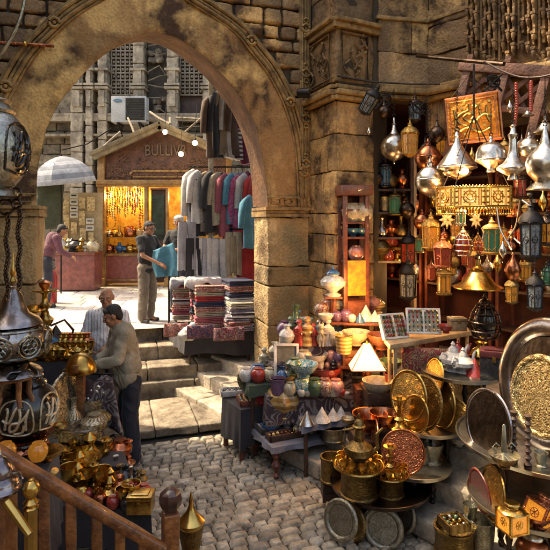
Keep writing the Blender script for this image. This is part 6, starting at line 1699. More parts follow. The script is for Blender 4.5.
# rods and wires on the arch
a = W(-10, 42, 5.9); b_ = W(54, 46, 6.1); o = MB().tube([(0, 0, 0), b_-a], .02, 8).build('rusty_rod', coppere); o.location = a; tag(o, 'horizontal rusty rod sticking across the left of the arch moulding', 'rod')
o = MB().ball((0, 0, 0), .03, 8).build('rod_knob', brass); o.location = W(25, 43.5, 5.93); tag(o, 'little yellow knob on the rusty rod', 'knob')
a = W(25, -8, 5.6); o = MB().tube([W(x, y, 5.6)-a for x, y in catmull([(26, -8), (23, 8), (18, 24), (10, 40), (0, 56), (-10, 68)], 5)], .018, 6).build('pale_cable', pewter); o.location = a; tag(o, 'pale loose cable curving over the top left masonry', 'cable')
r = empty('spotlight', W(303, 93, 6.75)); tag(r, 'small black unlit spotlight on a short arm at the corner of arch and pier', 'spotlight')
mb = MB(); mb.T = Matrix.Rotation(PI/2, 4, 'Y') @ Matrix.Translation((0, 0, -.08)); mb.lathe([(.04, 0), (.06, .03), (.065, .13), (.075, .15), (.06, .15), (.05, .1)], 14); mb.build('housing', iron, r)
MB().tube([(.02, .02, 0), (.08, .15, .02), (.08, .38, .04)], .018).build('arm', iron, r)

# further rows on the middle and low stall tables
q = random.Random(31); names_ = dict(vase='vase', urn='urn', flask='bottle', chalice='chalice', candlestick='candlestick', jar='jar', mortar='mortar', cup='goblet', spinning='ornament')
for row, py, z, x0, x1, n, hh, ms, tb_ in (('rear', 423, .695, 44, 102, 9, 26, (silvere, brassp, pewter, silver), 'the middle brass stall table'), ('front', 439, .695, 50, 104, 8, 13, (silvere, brassp, silver, brass), 'the middle brass stall table'), ('rearmost', 464, .455, 58, 130, 12, 24, (brass, brass, brassd, copper), 'the low brass stall table'), ('outer', 500, .455, 80, 146, 11, 15, (brass, silver, copper, brassd, cr), 'the low brass stall table'), ('inner', 488, .455, 100, 146, 8, 18, (silver, brass, ck, brassd), 'the low brass stall table')):
    for i in range(n):
        k = q.choice(('vase', 'urn', 'flask', 'candlestick', 'jar', 'mortar', 'cup', 'spinning')); m = q.choice(ms); mn = {silvere: 'engraved silver', brassp: 'pale brass', pewter: 'pewter', silver: 'silver', brass: 'bright brass', brassd: 'old brass', copper: 'copper', cr: 'red', ck: 'black'}[m]
        it('pot', (k, m), x0+(x1-x0)*(i+.5)/n+q.uniform(-1.5, 1.5), py+q.uniform(-1, 1), z, hh*q.uniform(.7, 1.25), f'small {mn} {names_[k]}, {od[i]} from left, {row} row on {tb_}', names_[k], 'small pieces crowding the brass stall', w=.85)
# ------------------------------------------------------------------ people
def capsule(mb, p1, r1, p2, r2, n=14):
    p1, p2 = Vector(p1), Vector(p2); d = p2-p1; L = d.length
    M = Matrix.Translation(p1) @ (d.to_track_quat('Z', 'Y').to_matrix().to_4x4() if L > 1e-6 else Matrix.Identity(4))
    prof = [(max(1e-4, r1*math.sin(PI/2*i/4)), -r1*math.cos(PI/2*i/4)) for i in range(5)]+[(max(1e-4, r2*math.cos(PI/2*i/4)), L+r2*math.sin(PI/2*i/4)) for i in range(5)]
    mb.lathe(prof, n, M)
def ell(mb, c, r3, rot=None):
    M = Matrix.Translation(Vector(c)) @ (rot.to_matrix().to_4x4() if rot else Matrix.Identity(4)) @ Matrix.Diagonal((*r3, 1))
    k = 10; mb.lathe([(max(1e-4, math.sin(PI*i/k)), -math.cos(PI*i/k)) for i in range(k+1)], 18, M)
def blob(name, fn, m, parent, voxel=.011, sm=4, fold=0., fs=9., cut=None):
    mb = MB(); fn(mb)
    me = bpy.data.meshes.new(name); me.from_pydata(mb.v, [], mb.f)
    t = bpy.data.objects.new(name, me); COL.objects.link(t)
    a = t.modifiers.new('r', 'REMESH'); a.mode = 'VOXEL'; a.voxel_size = voxel
    b = t.modifiers.new('s', 'SMOOTH'); b.iterations = sm; b.factor = .5
    dg = bpy.context.evaluated_depsgraph_get(); dg.update()
    out = bpy.data.meshes.new_from_object(t.evaluated_get(dg)); bpy.data.objects.remove(t)
    out.name = name
    if fold:
        N = [v.normal.copy() for v in out.vertices]
        for v, nrm in zip(out.vertices, N):
            c = v.co; q = Vector((c.x*fs, c.y*fs, c.z*fs*.75))
            w = noise.noise(q+Vector((noise.noise(q*.6), noise.noise(q*.6+Vector((5, 0, 0))), 0))*1.5)
            v.co = c+nrm*fold*(1-2*abs(w))*1.2
    out.materials.clear(); out.materials.append(m)
    for pz in out.polygons: pz.use_smooth = True
    o = bpy.data.objects.new(name, out); COL.objects.link(o); o.parent = parent
    return o
V = Vector
def hand(mb, wrist, fwd, up, side, s_=1., curl=.5):
    """wrist point, fwd = along palm, up = back-of-hand normal, side = toward thumb"""
    f, u, t = V(fwd).normalized(), V(up).normalized(), V(side).normalized()
    w = V(wrist)
    for k in range(4):
        o = t*(.03-.02*k)*s_
        capsule(mb, w+o*.6, .015*s_, w+f*.085*s_+o, .0115*s_, 8)
        L = (.036, .042, .04, .03)[k]*s_; a = curl; p = w+f*.085*s_+o; d = f
        for j in range(3):
            d = (f*math.cos(a*(j+.6))-u*math.sin(a*(j+.6))).normalized(); q = p+d*L*(1, .75, .6)[j]
            capsule(mb, p, (.0098, .009, .0082)[j]*s_, q, (.009, .0082, .007)[j]*s_, 8); p = q
    p = w+t*.022*s_+f*.02*s_; q = p+(t*.8+f*.6-u*.3).normalized()*.04*s_; capsule(mb, p, .014*s_, q, .011*s_, 8); capsule(mb, q, .011*s_, q+(t*.25+f-u*.3).normalized()*.032*s_, .008*s_, 8)
def person(loc, rz, label, J, mats, H=1.75, hair='short', sleeve='long', beard=False, hem=.86, belly=0., glasses=False, fold=.007, hairm_=None, loose=.0):
    """local frame: facing -Y, +X = the person's left. J: joint overrides"""
    sk, shirt, trou, shoe = mats; k = H/1.75
    j = dict(pel=(0, 0, .95), che=(0, 0, 1.28), nck=(0, .01, 1.47), hd=(0, -.02, 1.62), shL=(.18, .01, 1.42), shR=(-.18, .01, 1.42), elL=(.24, 0, 1.13), elR=(-.24, 0, 1.13), wrL=(.25, -.08, .89), wrR=(-.25, -.08, .89), hpL=(.09, 0, .92), hpR=(-.09, 0, .92), knL=(.10, -.02, .5), knR=(-.10, -.02, .5), anL=(.10, .02, .09), anR=(-.10, .02, .09), yaw=0., pitch=0., ft=0.)
    j.update(J); g = {a: (V(b)*k if isinstance(b, tuple) else b) for a, b in j.items()}
    r = empty('person', loc, rz); tag(r, label, 'person')
    hr = Euler((g['pitch'], 0, g['yaw']), 'XYZ'); hrq = (Matrix.Rotation(g['yaw'], 4, 'Z') @ Matrix.Rotation(g['pitch'], 4, 'X')).to_3x3()
    HD = g['hd']; he = lambda x, y, z: HD+hrq @ (V((x, y, z))*k)
    rotH = hrq.to_quaternion()
    def body(mb):
        ell(mb, he(0, .012, .022), (.074*k, .092*k, .096*k), rotH); ell(mb, he(0, -.022, -.045), (.054*k, .062*k, .062*k), rotH); ell(mb, he(0, -.05, -.088), (.028*k, .024*k, .022*k), rotH)
        capsule(mb, he(0, -.08, .02), .009*k, he(0, -.097, -.018), .0125*k, 8); ell(mb, he(.011, -.09, -.022), (.009*k,)*3); ell(mb, he(-.011, -.09, -.022), (.009*k,)*3)
        capsule(mb, he(.05, -.072, .03), .011*k, he(-.05, -.072, .03), .011*k, 8)
        ell(mb, he(.045, -.055, -.018), (.02*k,)*3); ell(mb, he(-.045, -.055, -.018), (.02*k,)*3)
        capsule(mb, he(.02, -.083, -.052), .007*k, he(-.02, -.083, -.052), .007*k, 8); capsule(mb, he(.014, -.08, -.062), .008*k, he(-.014, -.08, -.062), .008*k, 8)
        for s_ in (1, -1): ell(mb, he(.078*s_, .012, 0), (.012*k, .02*k, .032*k), rotH)
        capsule(mb, he(0, .02, -.05), .055*k, g['nck'], .058*k)
        capsule(mb, g['nck'], .06*k, g['che'], .12*k); capsule(mb, g['che'], .12*k, g['pel'], .12*k)
        for s_ in 'LR':
            capsule(mb, g['che']*.3+g['nck']*.7, .05*k, g['sh'+s_], .045*k); capsule(mb, g['sh'+s_], .047*k, g['el'+s_], .038*k); capsule(mb, g['el'+s_], .038*k, g['wr'+s_], .024*k)
            f = (g['wr'+s_]-g['el'+s_]).normalized(); sx = 1 if s_ == 'L' else -1
            side = V((-sx, -.3, .3)); side = (side-f*side.dot(f)).normalized(); up = f.cross(side)*sx; up = up if up.z > 0 else -up
            hand(mb, g['wr'+s_], f, up, side, k, g.get('curl', .45))
            capsule(mb, g['hp'+s_], .085*k, g['kn'+s_], .05*k); capsule(mb, g['kn'+s_], .05*k, g['an'+s_], .034*k); capsule(mb, g['an'+s_]-V((0, 0, .03)), .034*k, g['an'+s_]+V((0, -.12, -.05)), .028*k)
    blob('body', body, sk, r, voxel=.0078, sm=2)
    def sh(mb):
        c, p = g['che'], g['pel']; w = c-V((0, 0, 0))
        ell(mb, c+V((0, 0, .04)), (.19*k, .125*k, .2*k)); capsule(mb, c, .135*k, p+V((0, -belly*.4, .08)), .142*k+belly); LO = loose
        if LO is not None and J.get('jk'): ell(mb, p+V((0, .0, -.02)), (.188*k, .152*k, .13*k)); capsule(mb, c, .145*k, p, .15*k); ell(mb, p+V((0, 0, .1)), (.182*k, .148*k, .14*k)); capsule(mb, g['nck']+V((.05, 0, .0)), .03, g['nck']+V((-.05, 0, .0)), .03); capsule(mb, g['nck']+V((0, .05, .0)), .04, g['nck']+V((0, .05, .03)), .03)
        ell(mb, (c+p)/2+V((0, -belly, 0)), (.178*k+belly, .132*k+belly, .2*k)); ell(mb, p+V((0, 0, hem-.92)), (.178*k, .138*k, .10*k))
        capsule(mb, g['nck']-V((0, 0, .035)), .072*k, g['nck']+V((0, 0, .012)), .066*k)
        for s_ in 'LR':
            a, e, wv = g['sh'+s_], g['el'+s_], g['wr'+s_]
            capsule(mb, g['nck']-V((0, 0, .05)), .07*k, a, (.068 if sleeve != 'short' else .060)*k)
            if sleeve == 'long': capsule(mb, a, .07*k+loose*.5, e, .056*k+loose*.7); capsule(mb, e, .058*k+loose*.7, e.lerp(wv, .9), .042*k+loose*.4)
            elif sleeve == 'rolled': capsule(mb, a, .07*k, e, .056*k); capsule(mb, e, .056*k, e.lerp(wv, .25), .05*k)
            else: capsule(mb, a, .058*k, a.lerp(e, .7), .056*k)
    blob('shirt', sh, shirt, r, voxel=.011, sm=2, fold=fold, fs=9.5)
    def tr(mb):
        p = g['pel']
        ell(mb, p-V((0, 0, .02)), (.168*k, .125*k, .13*k))
        for s_ in 'LR': capsule(mb, g['hp'+s_], .10*k, g['kn'+s_], .080*k); capsule(mb, g['kn'+s_], .080*k, g['an'+s_]+V((0, 0, -.01)), .070*k)
    blob('trousers', tr, trou, r, voxel=.012, sm=3, fold=.010, fs=8)
    def so(mb):
        for s_ in 'LR':
            a = g['an'+s_]; capsule(mb, V((a.x, a.y+.02, .035*k)), .036*k, V((a.x*1.25, a.y-.15*k, .03*k)), .032*k); capsule(mb, V((a.x, a.y+.02, .035*k)), .036*k, a, .036*k)
    blob('shoes', so, shoe, r, voxel=.009, sm=2)
    hm = hairm_ or hairm
    def ha(mb):
        if hair == 'bald': 
            for s_ in (1, -1): ell(mb, he(.066*s_, .04, .0), (.016*k, .045*k, .028*k), rotH)
            ell(mb, he(0, .09, -.01), (.06*k, .02*k, .035*k), rotH)
        else:
            ell(mb, he(0, .03, .045), (.08*k, .09*k, .082*k), rotH); ell(mb, he(0, .06, -.005), (.076*k, .055*k, .07*k), rotH)
            capsule(mb, he(.055, -.045, .085), .02*k, he(-.055, -.045, .085), .02*k)
            if hair == 'full':
                ell(mb, he(0, .02, .07), (.092*k, .1*k, .07*k), rotH)
                for s_ in (1, -1): ell(mb, he(.075*s_, .02, .0), (.02*k, .04*k, .05*k), rotH)
    blob('hair', ha, hm, r, voxel=.008, sm=2, fold=.003, fs=40)
    for s_ in (1, -1):
        b = MB(); b.ball(he(.030*s_, -.0805, .010), .0105*k, 10, (1, 1, .55)); b.m = 1; b.ball(he(.030*s_, -.0865, .010), .0058*k, 8, (1, 1, .8)); b.build('eye', [mat('eye_white', (.6, .56, .5), .3), ck], r)
        b = MB(); b.tube([he(.014*s_, -.09, .034), he(.032*s_, -.09, .04), he(.052*s_, -.074, .033)], .0032*k, 5); b.build('eyebrow', hm, r)
    if glasses:
        b = MB()
        for s_ in (1, -1): b.T = Matrix.Translation(he(.031*s_, -.099, .01)) @ rotH.to_matrix().to_4x4(); b.ball((0, 0, 0), .024*k, 10, (1, .25, .75)); b.T = Matrix.Identity(4); b.tube([he(.055*s_, -.092, .014), he(.08*s_, .01, .016)], .003, 5)
        b.tube([he(-.02, -.1, .014), he(.02, -.1, .014)], .003, 5); b.build('sunglasses', ck, r)
    return r, g
olive = cloth('olive_jacket', (.40, .34, .235), (.26, .215, .14)); jeans = cloth('dark_jeans', (.018, .024, .042), (.01, .012, .02)); stripe = cloth('striped_shirt', (.50, .48, .45), (.36, .34, .33), stripes=(0, 26., [(0, (1, 1, 1)), (.55, (.45, .45, .5)), (.75, (1, 1, 1))]))
blackc = cloth('black_shirt', (.014, .014, .016)); khaki = cloth('khaki_trousers', (.20, .16, .115), (.12, .09, .065)); plum = cloth('plum_shirt', (.16, .05, .07), (.09, .03, .045)); shoeb = mat('black_leather', (.02, .017, .015), .35)
# man A : face = left of picture (-X). local -Y -> rotate -90deg about z maps (0,-1)->(-1,0)
person(G(130, 461, 0), R(-62), 'man in an olive jacket and dark jeans looking down at the brass stall', dict(
    jk=1, pel=(0, -.03, .95), che=(0, -.07, 1.28), nck=(.0, -.12, 1.46), hd=(0, -.19, 1.585), pitch=R(22), yaw=R(-8), shL=(.17, -.10, 1.41), shR=(-.18, -.10, 1.41),
    elL=(.23, -.18, 1.17), elR=(-.25, -.16, 1.16), wrL=(.12, -.40, 1.12), wrR=(-.10, -.38, 1.08), knL=(.10, -.02, .5), anL=(.10, .02, .09), anR=(-.10, .08, .09)),
    (skinm, olive, jeans, shoeb), H=1.74, hem=.86, fold=.010, loose=.0)
person(Vector((-2.02, 6.35, 0)), R(8), 'older bald man in a striped short sleeved shirt behind the man in the olive jacket', dict(pitch=R(10), hd=(0, -.04, 1.62), elL=(.26, -.05, 1.15), wrL=(.10, -.27, 1.12), elR=(-.26, -.02, 1.14), wrR=(-.14, -.28, 1.05)),
    (skinm, stripe, cloth('grey_trousers', (.12, .11, .10)), shoeb), H=1.80, hair='bald', sleeve='short', belly=.02, hairm_=hairg)
rC, gC = person(W(147, 320, 8.95)*1+Vector((0, 0, 0)), R(62), 'man in a black t-shirt and khaki trousers holding up a blue garment', dict(pitch=R(14), hd=(0, -.06, 1.6), che=(0, .0, 1.27), elL=(.23, -.12, 1.18), wrL=(.14, -.38, 1.14), elR=(-.24, -.12, 1.15), wrR=(-.12, -.36, 1.02)),
    (skinm, blackc, khaki, shoeb), H=1.72, sleeve='short', glasses=True)
rC.location.z = .885
rD, gD = person(Vector(((179-275)/F*9.9, 9.9, .885)), R(-12), 'white haired man in a dark shirt behind the hanging white clothes', dict(pitch=R(5), elL=(.22, -.15, 1.18), wrL=(.1, -.38, 1.15), elR=(-.23, -.12, 1.18), wrR=(-.12, -.33, 1.1)),
    (skinm, blackc, jeans, shoeb), H=1.80, hair='full', sleeve='short', hairm_=hairw)
rE, gE = person(Vector(((47-275)/F*10.4, 10.4, .885)), R(115), 'man in a plum coloured shirt bending over the souvenir counter beyond the arch', dict(pel=(0, .05, .93), che=(0, -.1, 1.22), nck=(0, -.2, 1.37), hd=(0, -.28, 1.47), pitch=R(25), shL=(.17, -.16, 1.34), shR=(-.17, -.16, 1.34), elL=(.22, -.24, 1.08), elR=(-.22, -.24, 1.08), wrL=(.14, -.42, .98), wrR=(-.14, -.42, .98)),
    (skinm, plum, jeans, shoeb), H=1.78)
# ------------------------------------------------------------------ garments and textiles
def garment(loc, rz, w, h, m, label, cat='shirt', sleeves=True, legs=False, group='clothes on the rail beyond the arch', seed=0, flare=1.15, hem=0.):
    rr = random.Random(seed); r = empty('hanging_'+cat.replace(' ', '_'), loc, rz); tag(r, label, cat, group)
    mb = MB()
    def tubeform(x0, w0, w1, z0, z1, d0, d1, nf, dx=0., ph=0.):
        n, K = 28, 14; vs, fs = [], []
        for k in range(K+1):
            t = k/K; z = z0+(z1-z0)*t; ww = w0+(w1-w0)*min(1, t*1.5)**.7 if t > .0 else w0*.9; dd = d0+(d1-d0)*t; cx = x0+dx*t
            for i in range(n):
                a = 2*PI*i/n; f = 1+.22*t*math.sin(nf*a+ph+1.3*math.sin(3*t))+.06*math.sin(9*a+5*t)
                vs.append((cx+ww*math.cos(a)*(1+.05*math.sin(5*t+ph)), dd*math.sin(a)*f, z+.012*math.sin(3*a+ph)*t))
        for k in range(K):
            for i in range(n): fs.append((k*n+i, k*n+(i+1) % n, (k+1)*n+(i+1) % n, (k+1)*n+i))
        fs.append(tuple(range(n))); fs.append(tuple(range(K*n+n-1, K*n-1, -1))); mb.add(vs, fs)
    if legs:
        tubeform(-w*.16, w*.17, w*.16, 0, -h, .035, .05, 4, -w*.04, seed); tubeform(w*.16, w*.17, w*.16, 0, -h*.98, .035, .05, 4, w*.04, seed+2)
    else:
        tubeform(0, w*.34, w*.34*flare, -.03, -h, .04, .075, 5, 0, seed)
        mb.tube([(-w*.34, 0, -.07), (0, 0, -.015), (w*.34, 0, -.07)], [.03, .04, .03], 8)
        if sleeves:
            for s_ in (-1, 1): mb.tube([(s_*w*.3, 0, -.06), (s_*w*.42, .01, -.13), (s_*w*.5, .02, -.3), (s_*w*.5, .03, -h*.62)], [.035, .06, .055, .05], 10)
    mb.build('cloth', m, r, ang=70)
    mb = MB(); mb.tube([(-w*.3, 0, -.055), (0, 0, .0), (w*.3, 0, -.055)], .008, 6); mb.tube([(0, 0, 0), (0, 0, .05), (.02, 0, .08), (0, 0, .105)], .005, 5); mb.build('hanger', woodd, r)
    return r
cl = dict(white=cloth('white_cotton', (.66, .64, .62)), black=cloth('black_cotton', (.02, .02, .025)), beige=cloth('beige_cotton', (.42, .33, .23)), tan=cloth('tan_cotton', (.32, .24, .15)), pink=cloth('pink_cotton', (.62, .04, .17), engrave=.1, es=18, ecol=(.5, .2, .3)), blue=cloth('blue_cotton', (.04, .15, .32), engrave=.1, es=16, ecol=(.2, .3, .4)), grey=cloth('grey_cotton', (.38, .37, .40)), red=cloth('red_cotton', (.50, .03, .03)), brown=cloth('brown_cotton', (.12, .07, .045)), purple=cloth('purple_cotton', (.22, .03, .09)),
    stripe=cloth('dark_striped_cotton', (.40, .36, .30), (.3, .26, .22), stripes=(2, 14., [(0, (1, 1, 1)), (.5, (.12, .08, .1))])), cobalt=cloth('sky_blue_cotton', (.08, .30, .42)), kelim=cloth('red_kilim', (.38, .05, .06), (.22, .03, .04), engrave=.2, es=30, ecol=(.5, .42, .3)), navy=cloth('navy_cloth', (.03, .035, .08)), cream=cloth('cream_cloth', (.50, .42, .30)), rose=cloth('rose_cloth', (.42, .10, .13)), greyp=cloth('grey_patterned_cloth', (.34, .34, .38), (.2, .2, .24), engrave=.2, es=22, ecol=(.12, .05, .07)), navyp=cloth('navy_patterned_cloth', (.06, .05, .10), (.03, .02, .05), engrave=.2, es=20, ecol=(.3, .1, .1)), kelim2=cloth('wine_patterned_cloth', (.22, .03, .05), (.12, .02, .03), engrave=.2, es=20, ecol=(.25, .22, .2)))
def gp(px, py, Y): return W(px, py, Y)
# upper row
up = [(213, 96, 'brown', 62, 'brown jacket hanging first from the cream post in the upper row'), (218, 92, 'black', 66, 'black jacket hanging second from the cream post in the upper row'), (224, 90, 'tan', 66, 'tan jacket in the middle of the upper row of clothes'), (230, 88, 'white', 70, 'long white gown high in the upper row of clothes'), (236, 94, 'brown', 62, 'dark brown gown right of the white one in the upper row'), (241, 92, 'stripe', 68, 'dark and cream striped gown in the upper row under the arch'), (247, 100, 'purple', 64, 'purple gown last in the upper row beside the arch'), (221, 108, 'white', 30, 'short white shirt behind the tan jacket in the upper row')]
for i, (px, py, c, hp, lb) in enumerate(up):
    Y = 8.5+.05*i; garment(gp(px, py, Y), R(50+10*math.sin(i*2)), .36, hp*Y/F, cl[c], lb, 'gown' if 'gown' in lb else ('jacket' if 'jacket' in lb else 'shirt'), seed=i)
mid = [(193, 170, 'white', 74, 'long white shirt first on the left in the middle row of clothes', 'shirt'), (200, 172, 'black', 64, 'black top behind the long white shirt in the middle row', 'shirt'), (206, 172, 'beige', 60, 'beige shirt in the left half of the middle row', 'shirt'), (213, 173, 'tan', 62, 'tan shirt right of the beige one in the middle row', 'shirt'), (221, 173, 'brown', 58, 'brown shirt right of the tan one in the middle row', 'shirt'), (228, 175, 'pink', 86, 'bright pink dress in the middle row of clothes', 'dress'), (235, 174, 'blue', 58, 'dark blue shirt right of the pink dress', 'shirt'), (241, 172, 'grey', 60, 'grey shirt between the dark blue and purple ones', 'shirt'), (247, 172, 'purple', 66, 'purple dress by the arch in the middle row', 'dress'), (249, 196, 'cobalt', 52, 'sky blue dress nearest to the arch jamb', 'dress')]
for i, (px, py, c, hp, lb, ct_) in enumerate(mid):
    Y = 8.45+.03*i if i < 9 else 8.2; garment(gp(px, py, Y), R(52+14*math.sin(i*1.7)), .33, hp*Y/F, cl[c], lb, ct_, seed=20+i)
mid2 = [(197, 171, 'white', 52, 'second white shirt tucked between the long one and the black top', 'shirt'), (210, 172, 'black', 60, 'thin black shirt between the beige and tan ones', 'shirt'), (217, 173, 'cream', 52, 'cream shirt between the tan and brown ones', 'shirt'), (225, 174, 'rose', 62, 'rose shirt just left of the bright pink dress', 'shirt'), (231, 174, 'cobalt', 50, 'sky blue shirt just right of the bright pink dress', 'shirt'), (238, 176, 'pink', 78, 'second bright pink dress right of the dark blue shirt', 'dress'), (244, 174, 'white', 56, 'white shirt between the grey and purple ones', 'shirt'), (251, 176, 'red', 92, 'long scarlet dress against the arch jamb in the middle row', 'dress'), (242, 190, 'blue', 60, 'blue shirt hung lower in front of the grey one', 'shirt')]
for i, (px, py, c, hp, lb, ct_) in enumerate(mid2):
    Y = 8.38+.03*i; garment(gp(px, py, Y), R(58+10*math.sin(i*2.1)), .30, hp*Y/F, cl[c], lb, ct_, seed=80+i)
low = [(187, 222, 'grey', 48, 'grey trousers hung low on the left beside the white haired man', 1), (195, 238, 'black', 38, 'black trousers hung low under the long white shirt', 1), (203, 238, 'white', 40, 'white trousers leftmost of the pale lower row', 1), (211, 238, 'grey', 40, 'grey trousers in the middle of the pale lower row', 1), (219, 239, 'white', 40, 'white trousers right of the grey pair in the lower row', 1), (233, 232, 'beige', 44, 'beige trousers right in the lower row of clothes', 1), (239, 236, 'tan', 36, 'tan trousers before the red dress', 1), (246, 228, 'red', 58, 'scarlet dress low beside the arch jamb', 0)]
for i, (px, py, c, hp, lb, lg) in enumerate(low):
    Y = 8.25+.03*i; garment(gp(px, py, Y), R(15+14*math.sin(i*2.3)), .42, hp*Y/F, cl[c], lb, 'trousers' if lg else 'dress', legs=bool(lg), seed=50+i)
# rack
r = empty('clothes_rack', W(211, 320, 8.45)*1); r.location.z = .875; o = r.location.copy(); tag(r, 'clothes rack with a cream post and three rails beyond the arch', 'clothes rack')
mb = MB(); z1 = W(0, 78, 8.45).z-.875; mb.box((0, 0, z1/2), (.075, .075, z1)); mb.build('post', mat('cream_paint', (.58, .50, .36), .6), r, bev=.008)
for ya, xa, xb, nm in ((88, 211, 256, 0), (167, 188, 256, 0), (222, 184, 225, 0), (229, 226, 256, 0)):
    a, b_ = W(xa, ya, 8.45)-o, W(xb, ya, 8.75 if ya < 220 else 8.4)-o; MB().tube([a, b_], .014, 6).build('rail', iron, r)
mb = MB(); c = W(252, 100, 8.7)-o; mb.tube([(c.x, c.y, 0), (c.x, c.y, z1)], .025); mb.build('rear_post', iron, r)
# folded stack stall
Ys = 8.15
def folded(px, py, Y, wpx, hpx, m, label, grp='folded textiles on the cloth stall', dep=.42, rz=.25, seed=0):
    p = W(px, py, Y); k = Y/F; w, h = wpx*k, hpx*k; rr = random.Random(seed); mb = MB(); n = 3
    for i in range(n):
        mb.rough(Vector((rr.uniform(-.012, .012), rr.uniform(-.015, .015), h*(i+.5)/n)), (w*rr.uniform(.95, 1.03), dep, h/n*.96), rr.uniform(-.03, .03), r=h/n*.46, amp=.008, cell=.06, nf=5)
    o = mb.build('folded_cloth', m, ang=80); o.location = p; o.rotation_euler = (0, 0, rz); tag(o, label, 'folded cloth', grp); return o
tb_, bz = board(.96, [(170, 322), (186, 331), (253, 331), (252, 320)], .05, woodd, 'cloth_stall', 'low stall table under the stacks of folded cloth beyond the arch', floor=.3, legm=woodd, cloth_m=clblk, drop=.34), .96  # black hanging paints the dark empty space beneath the stall
cols_ = ['kelim', 'rose', 'cream', 'kelim', 'navy', 'red', 'cream', 'kelim']
names = {'kelim': 'red patterned', 'rose': 'rose coloured', 'cream': 'cream', 'navy': 'navy', 'red': 'bright red', 'white': 'white', 'grey': 'grey', 'purple': 'purple', 'stripe': 'dark striped'}
lv = ['lowest', 'second lowest', 'third from the bottom', 'fourth from the bottom', 'fifth from the bottom', 'sixth from the bottom', 'seventh from the bottom', 'topmost']
for i in range(8): folded(211, 325-i*5.1, 8.05, 33, 5.2, cl[cols_[i]], f'{names[cols_[i]]} folded textile, {lv[i]} in the red middle stack', seed=i)
c2_ = ['cream', 'rose', 'kelim', 'stripe', 'kelim', 'cream', 'rose']
for i in range(7): folded(186, 318-i*5.3, 8.5, 24, 5.4, cl[c2_[i]], f'{names[c2_[i]]} folded textile, {lv[i]} in the left textile stack' if i < 6 else 'rose coloured folded textile topping the left stack', seed=20+i, rz=.1)
c3_ = ['stripe', 'grey', 'white', 'grey', 'white', 'navy', 'kelim', 'navy']
for i in range(8): folded(238, 324-i*5.6, 7.95, 27, 5.8, cl[c3_[i]], f'{names[c3_[i]]} folded textile, {lv[i]} in the right stack by the jamb', seed=40+i, rz=.4)
def drape(name, px, py, Y, w, d, m, label, cat, drop=.12, seed=0, rz=.2):
    p = W(px, py, Y); n = 18; vs, fs = [], []
    for i in range(n+1):
        for j in range(n+1):
            u, v = 2*i/n-1, 2*j/n-1; e = max(0, max(abs(u), abs(v))-.7)/.3
            z = .03*noise.noise(Vector((u*2.5+seed, v*2.5, seed)))+.02*noise.noise(Vector((u*6, v*6, seed)))-drop*e*e*(1+.4*math.sin(5*u+3*v+seed)); vs.append((u*w*(1-.12*e), v*d*(1-.12*e), z+.03))
    for i in range(n):
        for j in range(n): q = i*(n+1)+j; fs.append((q, q+n+1, q+n+2, q+1))
    o = MB().add(vs, fs).build(name, m); o.location = p; o.rotation_euler = (0, 0, rz); tag(o, label, cat); md = o.modifiers.new('thickness', 'SOLIDIFY'); md.thickness = .012; return o
drape('white_cloth', 204, 279, 8.15, .34, .22, cl['white'], 'crumpled white cloth spread over the top of the textile stacks', 'cloth', seed=1)
drape('grey_cloth', 184, 280, 8.45, .26, .22, cl['grey'], 'crumpled grey cloth on the left stack under the blue garment', 'cloth', seed=2)
q = random.Random(8)
for i, c_ in enumerate(('greyp', 'kelim', 'greyp', 'stripe', 'greyp', 'cream')):
    folded(240+q.uniform(-3, 3), 330-i*4.6, 7.7, 24, 5.6, cl[c_], ['grey patterned cloth lowest in the slumped pile by the jamb', 'red patterned cloth second in the slumped pile by the jamb', 'grey patterned cloth third in the slumped pile by the jamb', 'striped cloth fourth in the slumped pile by the jamb', 'grey patterned cloth fifth in the slumped pile by the jamb', 'cream cloth topping the slumped pile by the jamb'][i], seed=70+i, rz=.3+q.uniform(-.25, .25), dep=.3)
for i, (c_, lb) in enumerate((('kelim', 'red patterned textile lowest in the pile between left and middle stacks'), ('navy', 'navy textile second in the pile between left and middle stacks'), ('rose', 'rose textile third in the pile between left and middle stacks'), ('kelim', 'red patterned textile fourth in the pile between left and middle stacks'), ('greyp', 'grey patterned textile topping the pile between left and middle stacks'))): folded(197, 318-i*6.5, 8.25, 14, 6.5, cl[c_], lb, seed=90+i, rz=.2)
for i, (px, w_, c_, lb) in enumerate(((176, 24, 'kelim', 'red patterned rug hung over the left front of the cloth stall'), (201, 28, 'navyp', 'dark patterned rug hung over the middle front of the cloth stall'), (229, 30, 'kelim2', 'wine patterned rug hung over the right front of the cloth stall'))):
    p = W(px, 323+i*2, 7.62-.12*i); kk = p.y/F; mb = MB(); vs, fs = [], []
    for a_ in range(11):
        for b_ in range(5): vs.append(((a_/10-.5)*w_*kk, .02*math.sin(a_*1.5+i)-.02, -b_/4*13*kk))
    for a_ in range(10):
        for b_ in range(4): fs.append((a_*5+b_, a_*5+b_+1, a_*5+b_+6, a_*5+b_+5))
    o = mb.add(vs, fs).build('hanging_rug', cl[c_]); o.location = p; o.rotation_euler = (0, 0, .24); tag(o, lb, 'rug', 'rugs hung on the cloth stall front'); md = o.modifiers.new('t', 'SOLIDIFY'); md.thickness = .015
def bagb(mb): ell(mb, (0, 0, .1), (.13, .12, .1)); ell(mb, (.04, 0, .2), (.05, .05, .05)); ell(mb, (-.08, -.02, .07), (.09, .09, .07))
o = blob('plastic_bag', bagb, cl['white'], None, voxel=.015, sm=2, fold=.012, fs=14); o.location = W(190, 340, 7.6); tag(o, 'white plastic bag on the steps beneath the cloth stall', 'bag')
mb = MB()
for i, (px, lb) in enumerate(((169, 'left'), (176, 'right'))):
    p = W(px, 318, 8.7); p.z = .875; o = MB().tube([(0, 0, 0), (0, 0, .8)], .018, 6).build('stall_leg_pole', iron); o.location = p; tag(o, f'thin dark pole at the left of the cloth stall, {lb} of the pair', 'pole')
